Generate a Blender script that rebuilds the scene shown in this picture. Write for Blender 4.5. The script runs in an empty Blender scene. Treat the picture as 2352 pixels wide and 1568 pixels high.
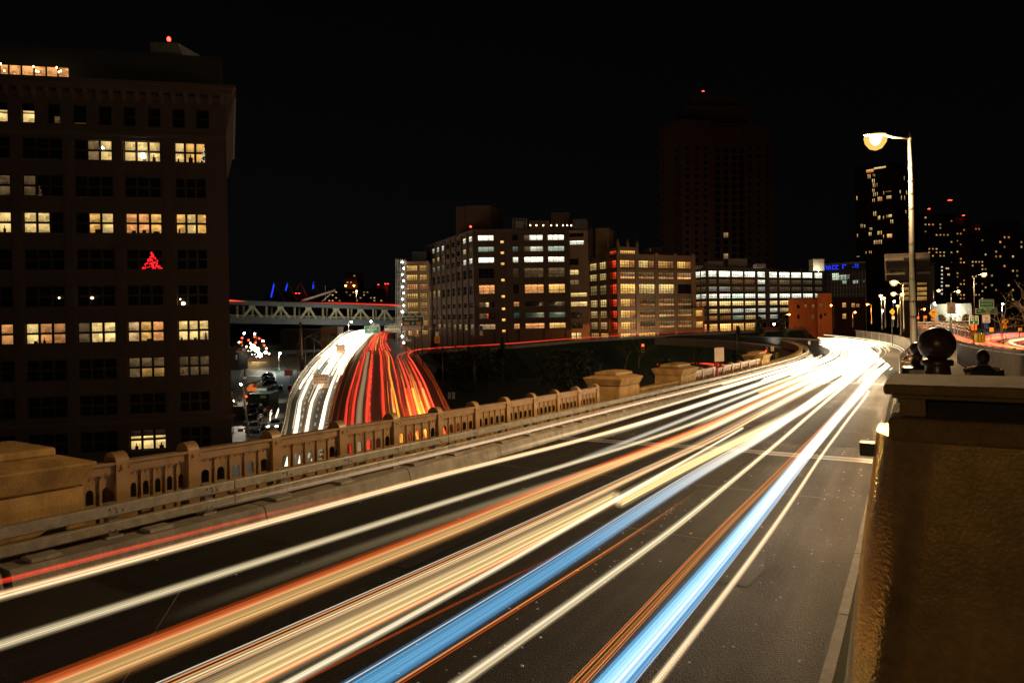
import bpy, bmesh, math, random
import numpy as np
from mathutils import Vector, Matrix
random.seed(7)
rng = np.random.default_rng(11)
SC = bpy.context.scene
COL = SC.collection
# ---------------------------------------------------------------- camera
CAMZ = 16.0                      # eye height above the street, the bridge deck is 3.7 m below the eye
FOC, CX, CY, ROLL = 1568.0, 1176.0, 726.0, 0.0205   # survey frame, 2352 units wide
cam_data = bpy.data.cameras.new("camera")
cam = bpy.data.objects.new("camera", cam_data)
COL.objects.link(cam)
cam_data.sensor_width = 36.0
cam_data.lens = 36.0 * FOC / 2352.0
cam_data.shift_y = -(784.0 - CY) / 2352.0
cam_data.clip_start = 0.05
cam_data.clip_end = 6000.0
cam_data.dof.use_dof = True
cam_data.dof.focus_distance = 45.0
cam_data.dof.aperture_fstop = 5.6
cam.location = (0, 0, CAMZ)
cam.rotation_euler = (Matrix.Rotation(math.pi / 2, 4, 'X') @ Matrix.Rotation(-ROLL, 4, 'Z')).to_euler()
SC.camera = cam
# ---------------------------------------------------------------- night sky, faint moonlight, exposure
world = bpy.data.worlds.new("World")
SC.world = world
world.use_nodes = True
wn = world.node_tree.nodes
sky = wn.new("ShaderNodeTexSky")
sky.sky_type = 'NISHITA'
sky.sun_disc = False
sky.sun_elevation = math.radians(25)
sky.sun_rotation = math.radians(150)
sky.altitude = 10
wn["Background"].inputs[1].default_value = 0.00028
hs = wn.new("ShaderNodeHueSaturation")
hs.inputs["Saturation"].default_value = 0.25
world.node_tree.links.new(sky.outputs[0], hs.inputs["Color"])
world.node_tree.links.new(hs.outputs[0], wn["Background"].inputs[0])
sun_d = bpy.data.lights.new("moonlight", 'SUN')
sun_d.energy = 0.006
sun_d.angle = math.radians(0.5)
sun_d.color = (1.0, 0.9, 0.8)
sun = bpy.data.objects.new("moonlight", sun_d)
COL.objects.link(sun)
sun.rotation_euler = (math.radians(65), 0, math.radians(30))
SC.view_settings.view_transform = 'Standard'
SC.view_settings.look = 'None'
SC.view_settings.exposure = 0.0
SC.view_settings.gamma = 1.0
SC.view_settings.use_curve_mapping = False
SC.render.engine = 'CYCLES'
SC.cycles.use_denoising = True
SC.cycles.use_light_tree = True
SC.cycles.max_bounces = 4
SC.cycles.diffuse_bounces = 2
SC.cycles.glossy_bounces = 3
SC.cycles.transparent_max_bounces = 64
SC.cycles.sample_clamp_indirect = 3.0
SC.cycles.sample_clamp_direct = 0.0
SC.cycles.caustics_reflective = False
SC.cycles.caustics_refractive = False

# ---------------------------------------------------------------- survey helpers
def ray(u, v):
    p, q = u - CX, v - CY
    c, s = math.cos(ROLL), math.sin(ROLL)
    a = p * c - q * s
    b = p * s + q * c
    return Vector((a / FOC, 1.0, -b / FOC))
def at(u, v, d):
    return Vector((0, 0, CAMZ)) + ray(u, v) * d
def at_z(u, v, z):
    r = ray(u, v)
    return Vector((0, 0, CAMZ)) + r * ((z - CAMZ) / r.z)
def proj(p):
    a = FOC * p[0] / p[1]; b = -FOC * (p[2] - CAMZ) / p[1]
    c, s = math.cos(ROLL), math.sin(ROLL)
    return CX + a * c + b * s, CY - a * s + b * c

# ---------------------------------------------------------------- mesh helpers
class MB:
    def __init__(self):
        self.v = []; self.f = []; self.c = None
    def add(self, vs, fs):
        o = len(self.v)
        self.v.extend([tuple(x) for x in vs])
        self.f.extend([tuple(i + o for i in f) for f in fs])
        return self
    def box(self, lo, hi):
        x0, y0, z0 = lo; x1, y1, z1 = hi
        return self.add([(x0,y0,z0),(x1,y0,z0),(x1,y1,z0),(x0,y1,z0),(x0,y0,z1),(x1,y0,z1),(x1,y1,z1),(x0,y1,z1)],
            [(0,3,2,1),(4,5,6,7),(0,1,5,4),(1,2,6,5),(2,3,7,6),(3,0,4,7)])
    def hexa(self, p):          # eight corners, bottom four then top four
        return self.add(p, [(0,3,2,1),(4,5,6,7),(0,1,5,4),(1,2,6,5),(2,3,7,6),(3,0,4,7)])
    def quad(self, a, b, c, d):
        return self.add([a, b, c, d], [(0,1,2,3)])
    def bar(self, a, b, w, h=None, up=(0,0,1)):
        a, b = Vector(a), Vector(b); h = h or w
        d = (b - a).normalized(); up = Vector(up)
        if abs(d.dot(up)) > .98: up = Vector((0,1,0))
        s = d.cross(up).normalized() * w / 2; t = s.cross(d).normalized() * h / 2
        return self.hexa([a-s-t, a+s-t, b+s-t, b-s-t, a-s+t, a+s+t, b+s+t, b-s+t])
    def tube(self, pts, r, n=8, cap=True):
        pts = [Vector(p) for p in pts]; m = len(pts)
        rr = r if hasattr(r, '__len__') else [r] * m
        o = len(self.v)
        for i, p in enumerate(pts):
            d = (pts[min(i+1,m-1)] - pts[max(i-1,0)]).normalized()
            up = Vector((0,0,1)) if abs(d.z) < .95 else Vector((0,1,0))
            s = d.cross(up).normalized(); t = s.cross(d)
            for k in range(n):
                a = 2*math.pi*k/n
                self.v.append(tuple(p + (s*math.cos(a) + t*math.sin(a))*rr[i]))
        for i in range(m-1):
            for k in range(n):
                self.f.append((o+i*n+k, o+i*n+(k+1)%n, o+(i+1)*n+(k+1)%n, o+(i+1)*n+k))
        if cap:
            self.f.append(tuple(o+k for k in range(n))[::-1]); self.f.append(tuple(o+(m-1)*n+k for k in range(n)))
        return self
    def lathe(self, prof, n=20, o=(0,0,0)):
        b = len(self.v); m = len(prof)
        for r, z in prof:
            for k in range(n):
                a = 2*math.pi*k/n
                self.v.append((o[0]+r*math.cos(a), o[1]+r*math.sin(a), o[2]+z))
        for i in range(m-1):
            for k in range(n):
                self.f.append((b+i*n+k, b+i*n+(k+1)%n, b+(i+1)*n+(k+1)%n, b+(i+1)*n+k))
        self.f.append(tuple(b+k for k in range(n))[::-1]); self.f.append(tuple(b+(m-1)*n+k for k in range(n)))
        return self
    def prism(self, poly, a, b):   # poly: list of points (Vector) for one end; offset b-a vector
        n = len(poly); d = Vector(b) - Vector(a)
        vs = [Vector(p) for p in poly] + [Vector(p) + d for p in poly]
        return self.add(vs, [tuple(range(n))[::-1], tuple(range(n, 2*n))] + [(i,(i+1)%n,n+(i+1)%n,n+i) for i in range(n)])
    def mesh(self, name, smooth=False):
        me = bpy.data.meshes.new(name)
        me.from_pydata(self.v, [], self.f)
        if smooth:
            me.polygons.foreach_set("use_smooth", [True]*len(me.polygons))
        return me
def obj(name, mb, mat, parent=None, smooth=False, world=True):
    me = mb.mesh(name, smooth) if isinstance(mb, MB) else mb
    if mat is not None and not me.materials: me.materials.append(mat)
    o = bpy.data.objects.new(name, me); COL.objects.link(o)
    if parent is not None:
        o.parent = parent
        if world:
            p = parent; off = Vector((0,0,0))
            while p is not None: off += p.location; p = p.parent
            o.location = -off
    return o
def fix_normals(o):
    bm = bmesh.new(); bm.from_mesh(o.data); bmesh.ops.recalc_face_normals(bm, faces=bm.faces); bm.to_mesh(o.data); bm.free()
    return o
def tag(o, label=None, cat=None, group=None, kind=None):
    if label: o["label"] = label
    if cat: o["category"] = cat
    if group: o["group"] = group
    if kind: o["kind"] = kind
    return o
def thing(name, label, cat, loc=(0,0,0), group=None, rz=0.0):
    o = bpy.data.objects.new(name, None); COL.objects.link(o)
    o.location = loc; o.rotation_euler = (0,0,rz); o.empty_display_size = .2
    return tag(o, label, cat, group)
ORD = ['first','second','third','fourth','fifth','sixth','seventh','eighth','ninth','tenth','eleventh','twelfth','thirteenth','fourteenth','lowest']
KIDS = {}
def copy_tree(src, label=None, loc=None, rz=None, parent=None):
    c = src.copy(); COL.objects.link(c)
    if parent is not None: c.parent = parent
    for k in [x for x in COL.objects if x.parent == src]:
        copy_tree(k, parent=c)
    if label: c["label"] = label
    if loc is not None: c.location = loc
    if rz is not None: c.rotation_euler = (0,0,rz)
    return c
# ---------------------------------------------------------------- materials
MAT = {}
def new_mat(name):
    m = bpy.data.materials.new(name); m.use_nodes = True
    nt = m.node_tree; nt.nodes.clear()
    out = nt.nodes.new("ShaderNodeOutputMaterial")
    MAT[name] = m
    return m, nt, out
def N(nt, t, **kw):
    n = nt.nodes.new(t)
    for k, v in kw.items():
        if k.startswith('_'): setattr(n, k[1:], v)
        else: n.inputs[k].default_value = v
    return n
def surf(name, base, rough=.6, var=.25, scale=3.0, bump=.15, bscale=40.0, metal=0.0, stain=0.0, spec=.5, coord='Object', coat=0.0, bdist=.02):
    m, nt, out = new_mat(name); L = nt.links.new
    b = N(nt, "ShaderNodeBsdfPrincipled", Roughness=rough, Metallic=metal)
    b.inputs["Specular IOR Level"].default_value = spec
    b.inputs["Coat Weight"].default_value = coat
    tc = N(nt, "ShaderNodeTexCoord")
    n1 = N(nt, "ShaderNodeTexNoise", Scale=scale, Detail=6.0, Roughness=.62)
    L(tc.outputs[coord], n1.inputs["Vector"])
    n2 = N(nt, "ShaderNodeTexNoise", Scale=bscale, Detail=4.0)
    L(tc.outputs[coord], n2.inputs["Vector"])
    r = N(nt, "ShaderNodeMapRange"); r.inputs[1].default_value=.3; r.inputs[2].default_value=.7
    r.inputs[3].default_value = 1-var; r.inputs[4].default_value = 1+var
    L(n1.outputs[0], r.inputs[0])
    r2 = N(nt, "ShaderNodeMapRange"); r2.inputs[1].default_value=.3; r2.inputs[2].default_value=.7
    r2.inputs[3].default_value = 1-var*.5; r2.inputs[4].default_value = 1+var*.5
    L(n2.outputs[0], r2.inputs[0])
    mu = N(nt, "ShaderNodeMath", _operation='MULTIPLY'); L(r.outputs[0], mu.inputs[0]); L(r2.outputs[0], mu.inputs[1])
    mix = N(nt, "ShaderNodeMix", _data_type='RGBA', _blend_type='MULTIPLY')
    mix.inputs[0].default_value = 1.0; mix.inputs[6].default_value = (*base, 1)
    L(mu.outputs[0], mix.inputs[7])
    col = mix.outputs[2]
    if stain > 0:
        mp = N(nt, "ShaderNodeMapping"); mp.inputs["Scale"].default_value = (1.2, 1.2, .18)
        L(tc.outputs[coord], mp.inputs[0])
        n3 = N(nt, "ShaderNodeTexNoise", Scale=2.2, Detail=5.0, Roughness=.7); L(mp.outputs[0], n3.inputs["Vector"])
        r3 = N(nt, "ShaderNodeMapRange"); r3.inputs[1].default_value=.45; r3.inputs[2].default_value=.68
        L(n3.outputs[0], r3.inputs[0])
        m3 = N(nt, "ShaderNodeMath", _operation='MULTIPLY'); m3.inputs[1].default_value = stain; L(r3.outputs[0], m3.inputs[0])
        mx = N(nt, "ShaderNodeMix", _data_type='RGBA'); L(m3.outputs[0], mx.inputs[0]); L(col, mx.inputs[6])
        mx.inputs[7].default_value = (base[0]*.3, base[1]*.28, base[2]*.25, 1); col = mx.outputs[2]
    L(col, b.inputs["Base Color"])
    rr = N(nt, "ShaderNodeMapRange"); rr.inputs[3].default_value = max(rough-.12,.03); rr.inputs[4].default_value = min(rough+.12,1)
    L(n1.outputs[0], rr.inputs[0]); L(rr.outputs[0], b.inputs["Roughness"])
    if bump > 0:
        bp = N(nt, "ShaderNodeBump", Strength=bump, Distance=bdist); L(n2.outputs[0], bp.inputs["Height"]); L(bp.outputs[0], b.inputs["Normal"])
    L(b.outputs[0], out.inputs[0])
    return m
def emit(name, col, strength):
    m, nt, out = new_mat(name)
    e = N(nt, "ShaderNodeEmission", Strength=strength); e.inputs[0].default_value = (*col, 1)
    nt.links.new(e.outputs[0], out.inputs[0]); return m
surf('stone', (.46,.275,.09), .8, .30, 2.2, .45, 40, stain=.6)
surf('concrete', (.27,.24,.20), .8, .3, 2.0, .3, 30, stain=.35)
surf('white_concrete', (.62,.60,.55), .7, .2, 3, .25, 30, stain=.4)
surf('tan_steel', (.34,.20,.085), .42, .16, 3, .06, 60, stain=.25)
surf('tan_steel_dark', (.22,.155,.095), .45, .16, 3, .06, 60)
surf('galvanised', (.36,.33,.28), .45, .22, 6, .08, 50, metal=.35, stain=.3)
surf('dark_metal', (.04,.035,.03), .5, .2, 4, .05)
surf('pole_steel', (.032,.029,.023), .6, .15, 2, .06, 40)
surf('bronze_paint', (.10,.072,.045), .35, .2, 3, .05)
surf('granite', (.050,.026,.013), .30, .4, 60, .02, 120, spec=.45)
surf('gold_plaster', (.27,.165,.06), .55, .4, 3, .2, 30, spec=.4, stain=.25)
surf('cap_stone', (.20,.13,.055), .85, .25, 8, .5, 90, spec=.15)
surf('brick_dark', (.056,.039,.032), .85, .18, .6, .2, 8, stain=.25)
surf('brick_trim', (.068,.048,.040), .85, .15, .8, .15, 6)
surf('loft_brown', (.085,.052,.032), .85, .18, .3, .1, 3, stain=.25)
surf('loft_tan', (.27,.165,.085), .85, .16, .3, .1, 3, stain=.2)
surf('loft_grey', (.17,.155,.14), .85, .16, .3, .1, 3)
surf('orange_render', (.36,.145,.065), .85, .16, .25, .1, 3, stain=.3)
surf('tower_red', (.10,.05,.034), .85, .12, .1, .05, 1)
surf('tower_dark', (.055,.045,.045), .6, .2, .1, .03, 1)
surf('cream_wall', (.55,.50,.36), .85, .15, .4, .1, 4, stain=.25)
surf('roof_tar', (.03,.03,.03), .9, .2, 1, .1)
surf('roof_metal', (.35,.36,.36), .5, .2, 1, .05, metal=.4)
surf('frame_dark', (.02,.018,.016), .5, .2, 4, .03)
surf('truss_paint', (.46,.45,.30), .6, .2, .8, .05)
surf('girder_blue', (.13,.16,.18), .6, .2, .5, .05)
surf('ground_dark', (.030,.034,.016), .95, .4, .15, .2, 2)
surf('grass', (.020,.034,.010), .95, .4, .3, .2, 3)
surf('street', (.11,.10,.082), .6, .25, .4, .15, 8)
surf('upper_asphalt', (.022,.02,.018), .7, .25, .4, .15, 8, spec=.25)
surf('pavement', (.09,.082,.072), .8, .2, .5, .1, 6)
surf('express', (.075,.070,.066), .5, .25, .3, .1, 6)
surf('bark', (.20,.155,.095), .9, .3, 8, .3, 30)
surf('leaf', (.028,.042,.018), .7, .5, 1.5, 0)
surf('paint_white', (.72,.70,.66), .5, .12, 2, .05)
surf('paint_yellow', (.62,.40,.05), .5, .1, 2, .03)
surf('sign_green', (.012,.16,.075), .4, .05, 2, 0)
surf('sign_dkgreen', (.010,.075,.050), .4, .05, 2, 0)
surf('sign_white', (.74,.70,.62), .5, .06, 2, 0)
surf('sign_blue', (.02,.07,.40), .4, .05, 2, 0)
surf('sign_yellow', (.75,.36,.02), .4, .05, 2, 0)
surf('sign_orange', (.72,.20,.03), .4, .05, 2, 0)
surf('sign_tan', (.75,.52,.38), .6, .1, 2, 0)
surf('sign_back', (.11,.085,.072), .6, .12, 2, .03)
surf('sign_black', (.012,.012,.012), .5, .05, 2, 0)
surf('sign_red', (.50,.03,.02), .45, .05, 2, 0)
surf('plastic_orange', (.60,.13,.02), .5, .1, 2, 0)
surf('plastic_yellow', (.70,.50,.02), .5, .1, 2, 0)
surf('container_green', (.018,.042,.032), .6, .15, 1, .05)
surf('car_silver', (.30,.30,.31), .25, .05, 2, 0, metal=.5, coat=.6)
surf('car_grey', (.11,.11,.12), .25, .05, 2, 0, metal=.5, coat=.6)
surf('car_black', (.018,.018,.02), .2, .05, 2, 0, coat=.8)
surf('car_white', (.66,.66,.65), .3, .05, 2, 0, coat=.6)
surf('rubber', (.02,.02,.02), .8, .1, 2, 0)
surf('coat_black', (.018,.016,.018), .9, .3, 20, .1)
surf('coat_brown', (.022,.016,.013), .9, .3, 20, .1)
surf('coat_blue', (.03,.06,.10), .9, .3, 20, .1)
surf('hair', (.012,.008,.005), .6, .3, 40, .2)
surf('skin', (.36,.20,.13), .6, .1, 10, .02)
emit('lamp_sodium', (1.0,.62,.20), 40)
emit('lamp_orange', (1.0,.30,.05), 25)
emit('lamp_white', (1.0,.93,.78), 60)
emit('lamp_cool', (.85,1.0,.92), 60)
emit('lamp_red', (1.0,.03,.015), 14)
emit('lamp_green', (.05,1.0,.55), 8)
emit('lamp_blue', (.02,.05,1.0), 1.1)
emit('string_bulb', (1.0,.62,.28), 14)
emit('tree_red', (1.0,.012,.02), 3.5)
emit('headlight', (1.0,.93,.75), 30)
# glass of an unlit window
def glass_dark():
    m, nt, out = new_mat('glass_dark')
    b = N(nt, "ShaderNodeBsdfPrincipled", Roughness=.06); b.inputs["Base Color"].default_value = (.008,.009,.010,1)
    tc = N(nt, "ShaderNodeTexCoord"); n = N(nt, "ShaderNodeTexNoise", Scale=1.4, Detail=2.0)
    nt.links.new(tc.outputs["Object"], n.inputs["Vector"])
    bp = N(nt, "ShaderNodeBump", Strength=.45, Distance=.08); nt.links.new(n.outputs[0], bp.inputs["Height"])
    nt.links.new(bp.outputs[0], b.inputs["Normal"]); nt.links.new(b.outputs[0], out.inputs[0])
glass_dark()
# a lit room seen through its glass: object properties tint and glow set colour and strength
def lit_room(name, clutter, ceiling, strips):
    m, nt, out = new_mat(name); L = nt.links.new
    tc = N(nt, "ShaderNodeTexCoord"); oi = N(nt, "ShaderNodeObjectInfo")
    tint = N(nt, "ShaderNodeAttribute", _attribute_type='OBJECT', _attribute_name='tint')
    glow = N(nt, "ShaderNodeAttribute", _attribute_type='OBJECT', _attribute_name='glow')
    sep = N(nt, "ShaderNodeSeparateXYZ"); L(tc.outputs["Object"], sep.inputs[0])
    # blocky furniture and wall panels
    off = N(nt, "ShaderNodeVectorMath", _operation='MULTIPLY_ADD')
    comb = N(nt, "ShaderNodeCombineXYZ"); L(oi.outputs["Random"], comb.inputs[0]); L(oi.outputs["Random"], comb.inputs[2])
    L(comb.outputs[0], off.inputs[0]); off.inputs[1].default_value = (37, 37, 53); L(tc.outputs["Object"], off.inputs[2])
    mp = N(nt, "ShaderNodeMapping"); mp.inputs["Scale"].default_value = (2.1, 1, 3.0); L(off.outputs[0], mp.inputs[0])
    vo = N(nt, "ShaderNodeTexVoronoi", _distance='CHEBYCHEV', Scale=1.0, Randomness=.75); L(mp.outputs[0], vo.inputs["Vector"])
    bw = N(nt, "ShaderNodeRGBToBW"); L(vo.outputs["Color"], bw.inputs[0])
    no = N(nt, "ShaderNodeTexNoise", Scale=9.0, Detail=3.0); L(off.outputs[0], no.inputs["Vector"])
    low = N(nt, "ShaderNodeMapRange"); low.inputs[1].default_value=.62; low.inputs[2].default_value=.12   # 0 high, 1 near the sill
    L(sep.outputs[2], low.inputs[0])
    a = N(nt, "ShaderNodeMapRange"); a.inputs[1].default_value=.25; a.inputs[2].default_value=.75; a.inputs[3].default_value=1-clutter; a.inputs[4].default_value=1.12
    L(bw.outputs[0], a.inputs[0])
    nn = N(nt, "ShaderNodeMapRange"); nn.inputs[1].default_value=.42; nn.inputs[2].default_value=.56; nn.inputs[3].default_value=.35; nn.inputs[4].default_value=1.05
    L(no.outputs[0], nn.inputs[0])
    mixl = N(nt, "ShaderNodeMix"); L(low.outputs[0], mixl.inputs[0]); mixl.inputs[2].default_value = 1.0; L(nn.outputs[0], mixl.inputs[3])
    mu = N(nt, "ShaderNodeMath", _operation='MULTIPLY'); L(a.outputs[0], mu.inputs[0]); L(mixl.outputs[0], mu.inputs[1])
    top = N(nt, "ShaderNodeMapRange"); top.inputs[1].default_value=.6; top.inputs[2].default_value=1.0; top.inputs[3].default_value=1.0; top.inputs[4].default_value=ceiling
    L(sep.outputs[2], top.inputs[0])
    mu2 = N(nt, "ShaderNodeMath", _operation='MULTIPLY'); L(mu.outputs[0], mu2.inputs[0]); L(top.outputs[0], mu2.inputs[1])
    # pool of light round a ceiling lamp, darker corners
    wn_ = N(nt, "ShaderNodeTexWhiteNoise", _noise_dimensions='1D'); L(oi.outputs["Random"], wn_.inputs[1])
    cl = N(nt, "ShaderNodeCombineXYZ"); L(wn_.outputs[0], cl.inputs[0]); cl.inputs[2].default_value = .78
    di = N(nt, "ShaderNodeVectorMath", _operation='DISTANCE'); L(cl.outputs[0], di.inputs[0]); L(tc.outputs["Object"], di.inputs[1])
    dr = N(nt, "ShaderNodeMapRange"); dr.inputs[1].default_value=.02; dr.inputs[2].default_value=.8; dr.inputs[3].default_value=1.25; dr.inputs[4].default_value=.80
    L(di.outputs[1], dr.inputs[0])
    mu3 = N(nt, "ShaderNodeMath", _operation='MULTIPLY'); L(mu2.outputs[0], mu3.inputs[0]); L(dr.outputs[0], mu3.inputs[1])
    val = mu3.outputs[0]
    if strips > 0:
        wv = N(nt, "ShaderNodeTexWave", _wave_type='BANDS', _bands_direction='DIAGONAL', Scale=2.2, Distortion=.6); L(off.outputs[0], wv.inputs["Vector"])
        g = N(nt, "ShaderNodeMath", _operation='GREATER_THAN'); g.inputs[1].default_value = .9; L(wv.outputs[1], g.inputs[0])
        ab = N(nt, "ShaderNodeMapRange"); ab.inputs[1].default_value=.55; ab.inputs[2].default_value=.8; L(sep.outputs[2], ab.inputs[0])
        g2 = N(nt, "ShaderNodeMath", _operation='MULTIPLY'); L(g.outputs[0], g2.inputs[0]); L(ab.outputs[0], g2.inputs[1])
        ad = N(nt, "ShaderNodeMath", _operation='MULTIPLY_ADD'); L(g2.outputs[0], ad.inputs[0]); ad.inputs[1].default_value = strips; L(val, ad.inputs[2])
        val = ad.outputs[0]
    st = N(nt, "ShaderNodeMath", _operation='MULTIPLY'); L(val, st.inputs[0]); L(glow.outputs["Fac"], st.inputs[1])
    e = N(nt, "ShaderNodeEmission"); L(tint.outputs["Color"], e.inputs[0]); L(st.outputs[0], e.inputs[1])
    gl = N(nt, "ShaderNodeBsdfGlossy", Roughness=.08); gl.inputs[0].default_value = (.04,.04,.04,1)
    ads = N(nt, "ShaderNodeAddShader"); L(e.outputs[0], ads.inputs[0]); L(gl.outputs[0], ads.inputs[1])
    L(ads.outputs[0], out.inputs[0])
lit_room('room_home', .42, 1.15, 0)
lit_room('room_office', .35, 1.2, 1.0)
# asphalt of the bridge deck: dark, worn, slightly shiny
def asphalt():
    m, nt, out = new_mat('asphalt'); L = nt.links.new
    b = N(nt, "ShaderNodeBsdfPrincipled"); b.inputs["Specular IOR Level"].default_value = .10
    tc = N(nt, "ShaderNodeTexCoord")
    big = N(nt, "ShaderNodeTexNoise", Scale=.35, Detail=6.0, Roughness=.65); L(tc.outputs["Object"], big.inputs["Vector"])
    uvm = N(nt, "ShaderNodeMapping"); uvm.inputs["Scale"].default_value = (.12, 2.6, 1); L(tc.outputs["UV"], uvm.inputs[0])
    lane = N(nt, "ShaderNodeTexNoise", Scale=1.0, Detail=5.0, Roughness=.6); L(uvm.outputs[0], lane.inputs["Vector"])
    fine = N(nt, "ShaderNodeTexNoise", Scale=85.0, Detail=3.0, Roughness=.7); L(tc.outputs["Object"], fine.inputs["Vector"])
    vor = N(nt, "ShaderNodeTexVoronoi", Scale=55.0); L(tc.outputs["Object"], vor.inputs["Vector"])
    s = N(nt, "ShaderNodeMath", _operation='ADD'); L(big.outputs[0], s.inputs[0]); L(lane.outputs[0], s.inputs[1])
    c = N(nt, "ShaderNodeMapRange"); c.inputs[1].default_value=.7; c.inputs[2].default_value=1.3; c.inputs[3].default_value=.005; c.inputs[4].default_value=.012
    L(s.outputs[0], c.inputs[0])
    sp = N(nt, "ShaderNodeMapRange"); sp.inputs[1].default_value=.60; sp.inputs[2].default_value=.75; sp.inputs[3].default_value=1.0; sp.inputs[4].default_value=3.6
    L(fine.outputs[0], sp.inputs[0])
    mu = N(nt, "ShaderNodeMath", _operation='MULTIPLY'); L(c.outputs[0], mu.inputs[0]); L(sp.outputs[0], mu.inputs[1])
    cb = N(nt, "ShaderNodeMix", _data_type='RGBA', _blend_type='MULTIPLY'); cb.inputs[0].default_value=1; cb.inputs[6].default_value=(1,.97,.93,1); L(mu.outputs[0], cb.inputs[7])
    L(cb.outputs[2], b.inputs["Base Color"])
    r = N(nt, "ShaderNodeMapRange"); r.inputs[1].default_value=.7; r.inputs[2].default_value=1.3; r.inputs[3].default_value=.38; r.inputs[4].default_value=.60
    L(s.outputs[0], r.inputs[0]); L(r.outputs[0], b.inputs["Roughness"])
    bp = N(nt, "ShaderNodeBump", Strength=.8, Distance=.014); L(vor.outputs[0], bp.inputs["Height"]); L(bp.outputs[0], b.inputs["Normal"])
    L(b.outputs[0], out.inputs[0])
asphalt()
# light of passing lamps: colour and radiance stored on the streak's own vertices
def trail_mat():
    m, nt, out = new_mat('light_streak'); L = nt.links.new
    at_ = N(nt, "ShaderNodeAttribute", _attribute_name='glow_col')
    e = N(nt, "ShaderNodeEmission", Strength=.5); L(at_.outputs["Color"], e.inputs[0])
    tr = N(nt, "ShaderNodeBsdfTransparent"); ad = N(nt, "ShaderNodeAddShader"); L(e.outputs[0], ad.inputs[0]); L(tr.outputs[0], ad.inputs[1]); L(ad.outputs[0], out.inputs[0])
trail_mat()

# bowl added round a lamp, its amber glow standing for glare; light passes
m, nt, out = new_mat('lamp_bowl'); e = N(nt, "ShaderNodeEmission", Strength=.6); e.inputs[0].default_value = (1.0,.55,.13,1)
tr = N(nt, "ShaderNodeBsdfTransparent"); ad = N(nt, "ShaderNodeAddShader"); nt.links.new(e.outputs[0], ad.inputs[0]); nt.links.new(tr.outputs[0], ad.inputs[1]); nt.links.new(ad.outputs[0], out.inputs[0])
surf('asphalt_patch', (.008,.0075,.007), .6, .3, 3, .4, 60, spec=.2)
surf('asphalt_worn', (.024,.022,.019), .6, .3, 3, .4, 60, spec=.2)

# golden varnish over the plaster of the near post, uneven like thick brushed glaze
m = MAT['gold_plaster']; nt = m.node_tree; L = nt.links.new
pb_ = [n for n in nt.nodes if n.type == 'BSDF_PRINCIPLED'][0]; out = [n for n in nt.nodes if n.type == 'OUTPUT_MATERIAL'][0]
tc = N(nt, "ShaderNodeTexCoord")
v1 = N(nt, "ShaderNodeTexVoronoi", Scale=75.0, _feature='SMOOTH_F1'); L(tc.outputs["Object"], v1.inputs["Vector"])
bp = N(nt, "ShaderNodeBump", Strength=.09, Distance=.02); L(v1.outputs[0], bp.inputs["Height"])
gl = N(nt, "ShaderNodeBsdfGlossy", Roughness=.16); gl.inputs[0].default_value = (1.0,.60,.15,1); L(bp.outputs[0], gl.inputs["Normal"])
mx = N(nt, "ShaderNodeMixShader"); mx.inputs[0].default_value = .30; L(pb_.outputs[0], mx.inputs[1]); L(gl.outputs[0], mx.inputs[2]); L(mx.outputs[0], out.inputs[0])
# ---------------------------------------------------------------- the bridge approach: a path with heading and grade
class Path:
    def __init__(self, s_k, th_k, g_k, s0, s1, start, ds=.5):
        self.S = np.arange(s0, s1 + ds, ds)
        th = np.interp(self.S, s_k, th_k); g = np.interp(self.S, s_k, g_k)
        i0 = int(round(-s0/ds))
        def integ(a):
            c = np.concatenate([[0], np.cumsum((a[1:] + a[:-1]) / 2 * ds)]); return c - c[i0]
        self.x = integ(np.sin(th)) + start[0]; self.y = integ(np.cos(th)) + start[1]; self.z = integ(g) + start[2]; self.th = th
    def P(self, s, l=0.0, h=0.0):
        x = np.interp(s, self.S, self.x); y = np.interp(s, self.S, self.y); z = np.interp(s, self.S, self.z); t = np.interp(s, self.S, self.th)
        return Vector((float(x + l*np.cos(t)), float(y - l*np.sin(t)), float(z + h)))
    def heading(self, s): return float(np.interp(s, self.S, self.th))
    def mat(self, s, l=0.0, h=0.0):         # local x along the road, local y to the left of travel, z up
        return Matrix.Translation(self.P(s, l, h)) @ Matrix.Rotation(math.pi/2 - self.heading(s), 4, 'Z')
    def find(self, u, v, h):                # the (s, l) on the surface + h seen at survey point u, v
        r = ray(u, v); d = np.linspace(1.5, 175, 3000)
        X = r.x*d; Y = d; Z = CAMZ + r.z*d
        best = None
        idx = [int(np.argmin((self.x-a)**2 + (self.y-b)**2)) for a, b in zip(X[::4], Y[::4])]
        dz = np.array([Z[::4][k] - (self.z[i] + h) for k, i in enumerate(idx)])
        k = int(np.argmax(dz < 0)) if (dz < 0).any() else len(dz)-1
        i = idx[k]; px, py = X[::4][k], Y[::4][k]
        t = self.th[i]; ex, ey = px-self.x[i], py-self.y[i]
        return float(self.S[i] + ex*np.sin(t) + ey*np.cos(t)), float(ex*np.cos(t) - ey*np.sin(t))
    def s_at_u(self, u, l, h, lo=3.0, hi=95.0):
        ss = np.linspace(lo, hi, 1500); us = np.array([proj(self.P(s, l, h))[0] for s in ss])
        return float(ss[int(np.argmin(abs(us-u)))])
ROAD = Path([-14,-5,10,25,40,55,68,80,92,105,120,140,175], [.56,.555,.53,.51,.522,.528,.56,.57,.50,.34,.10,-.25,-.8],
            [-14,10,25,40,55,70,80,95,115,150], [0]*10, -14, 175, (0,0,0)) if False else None
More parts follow.
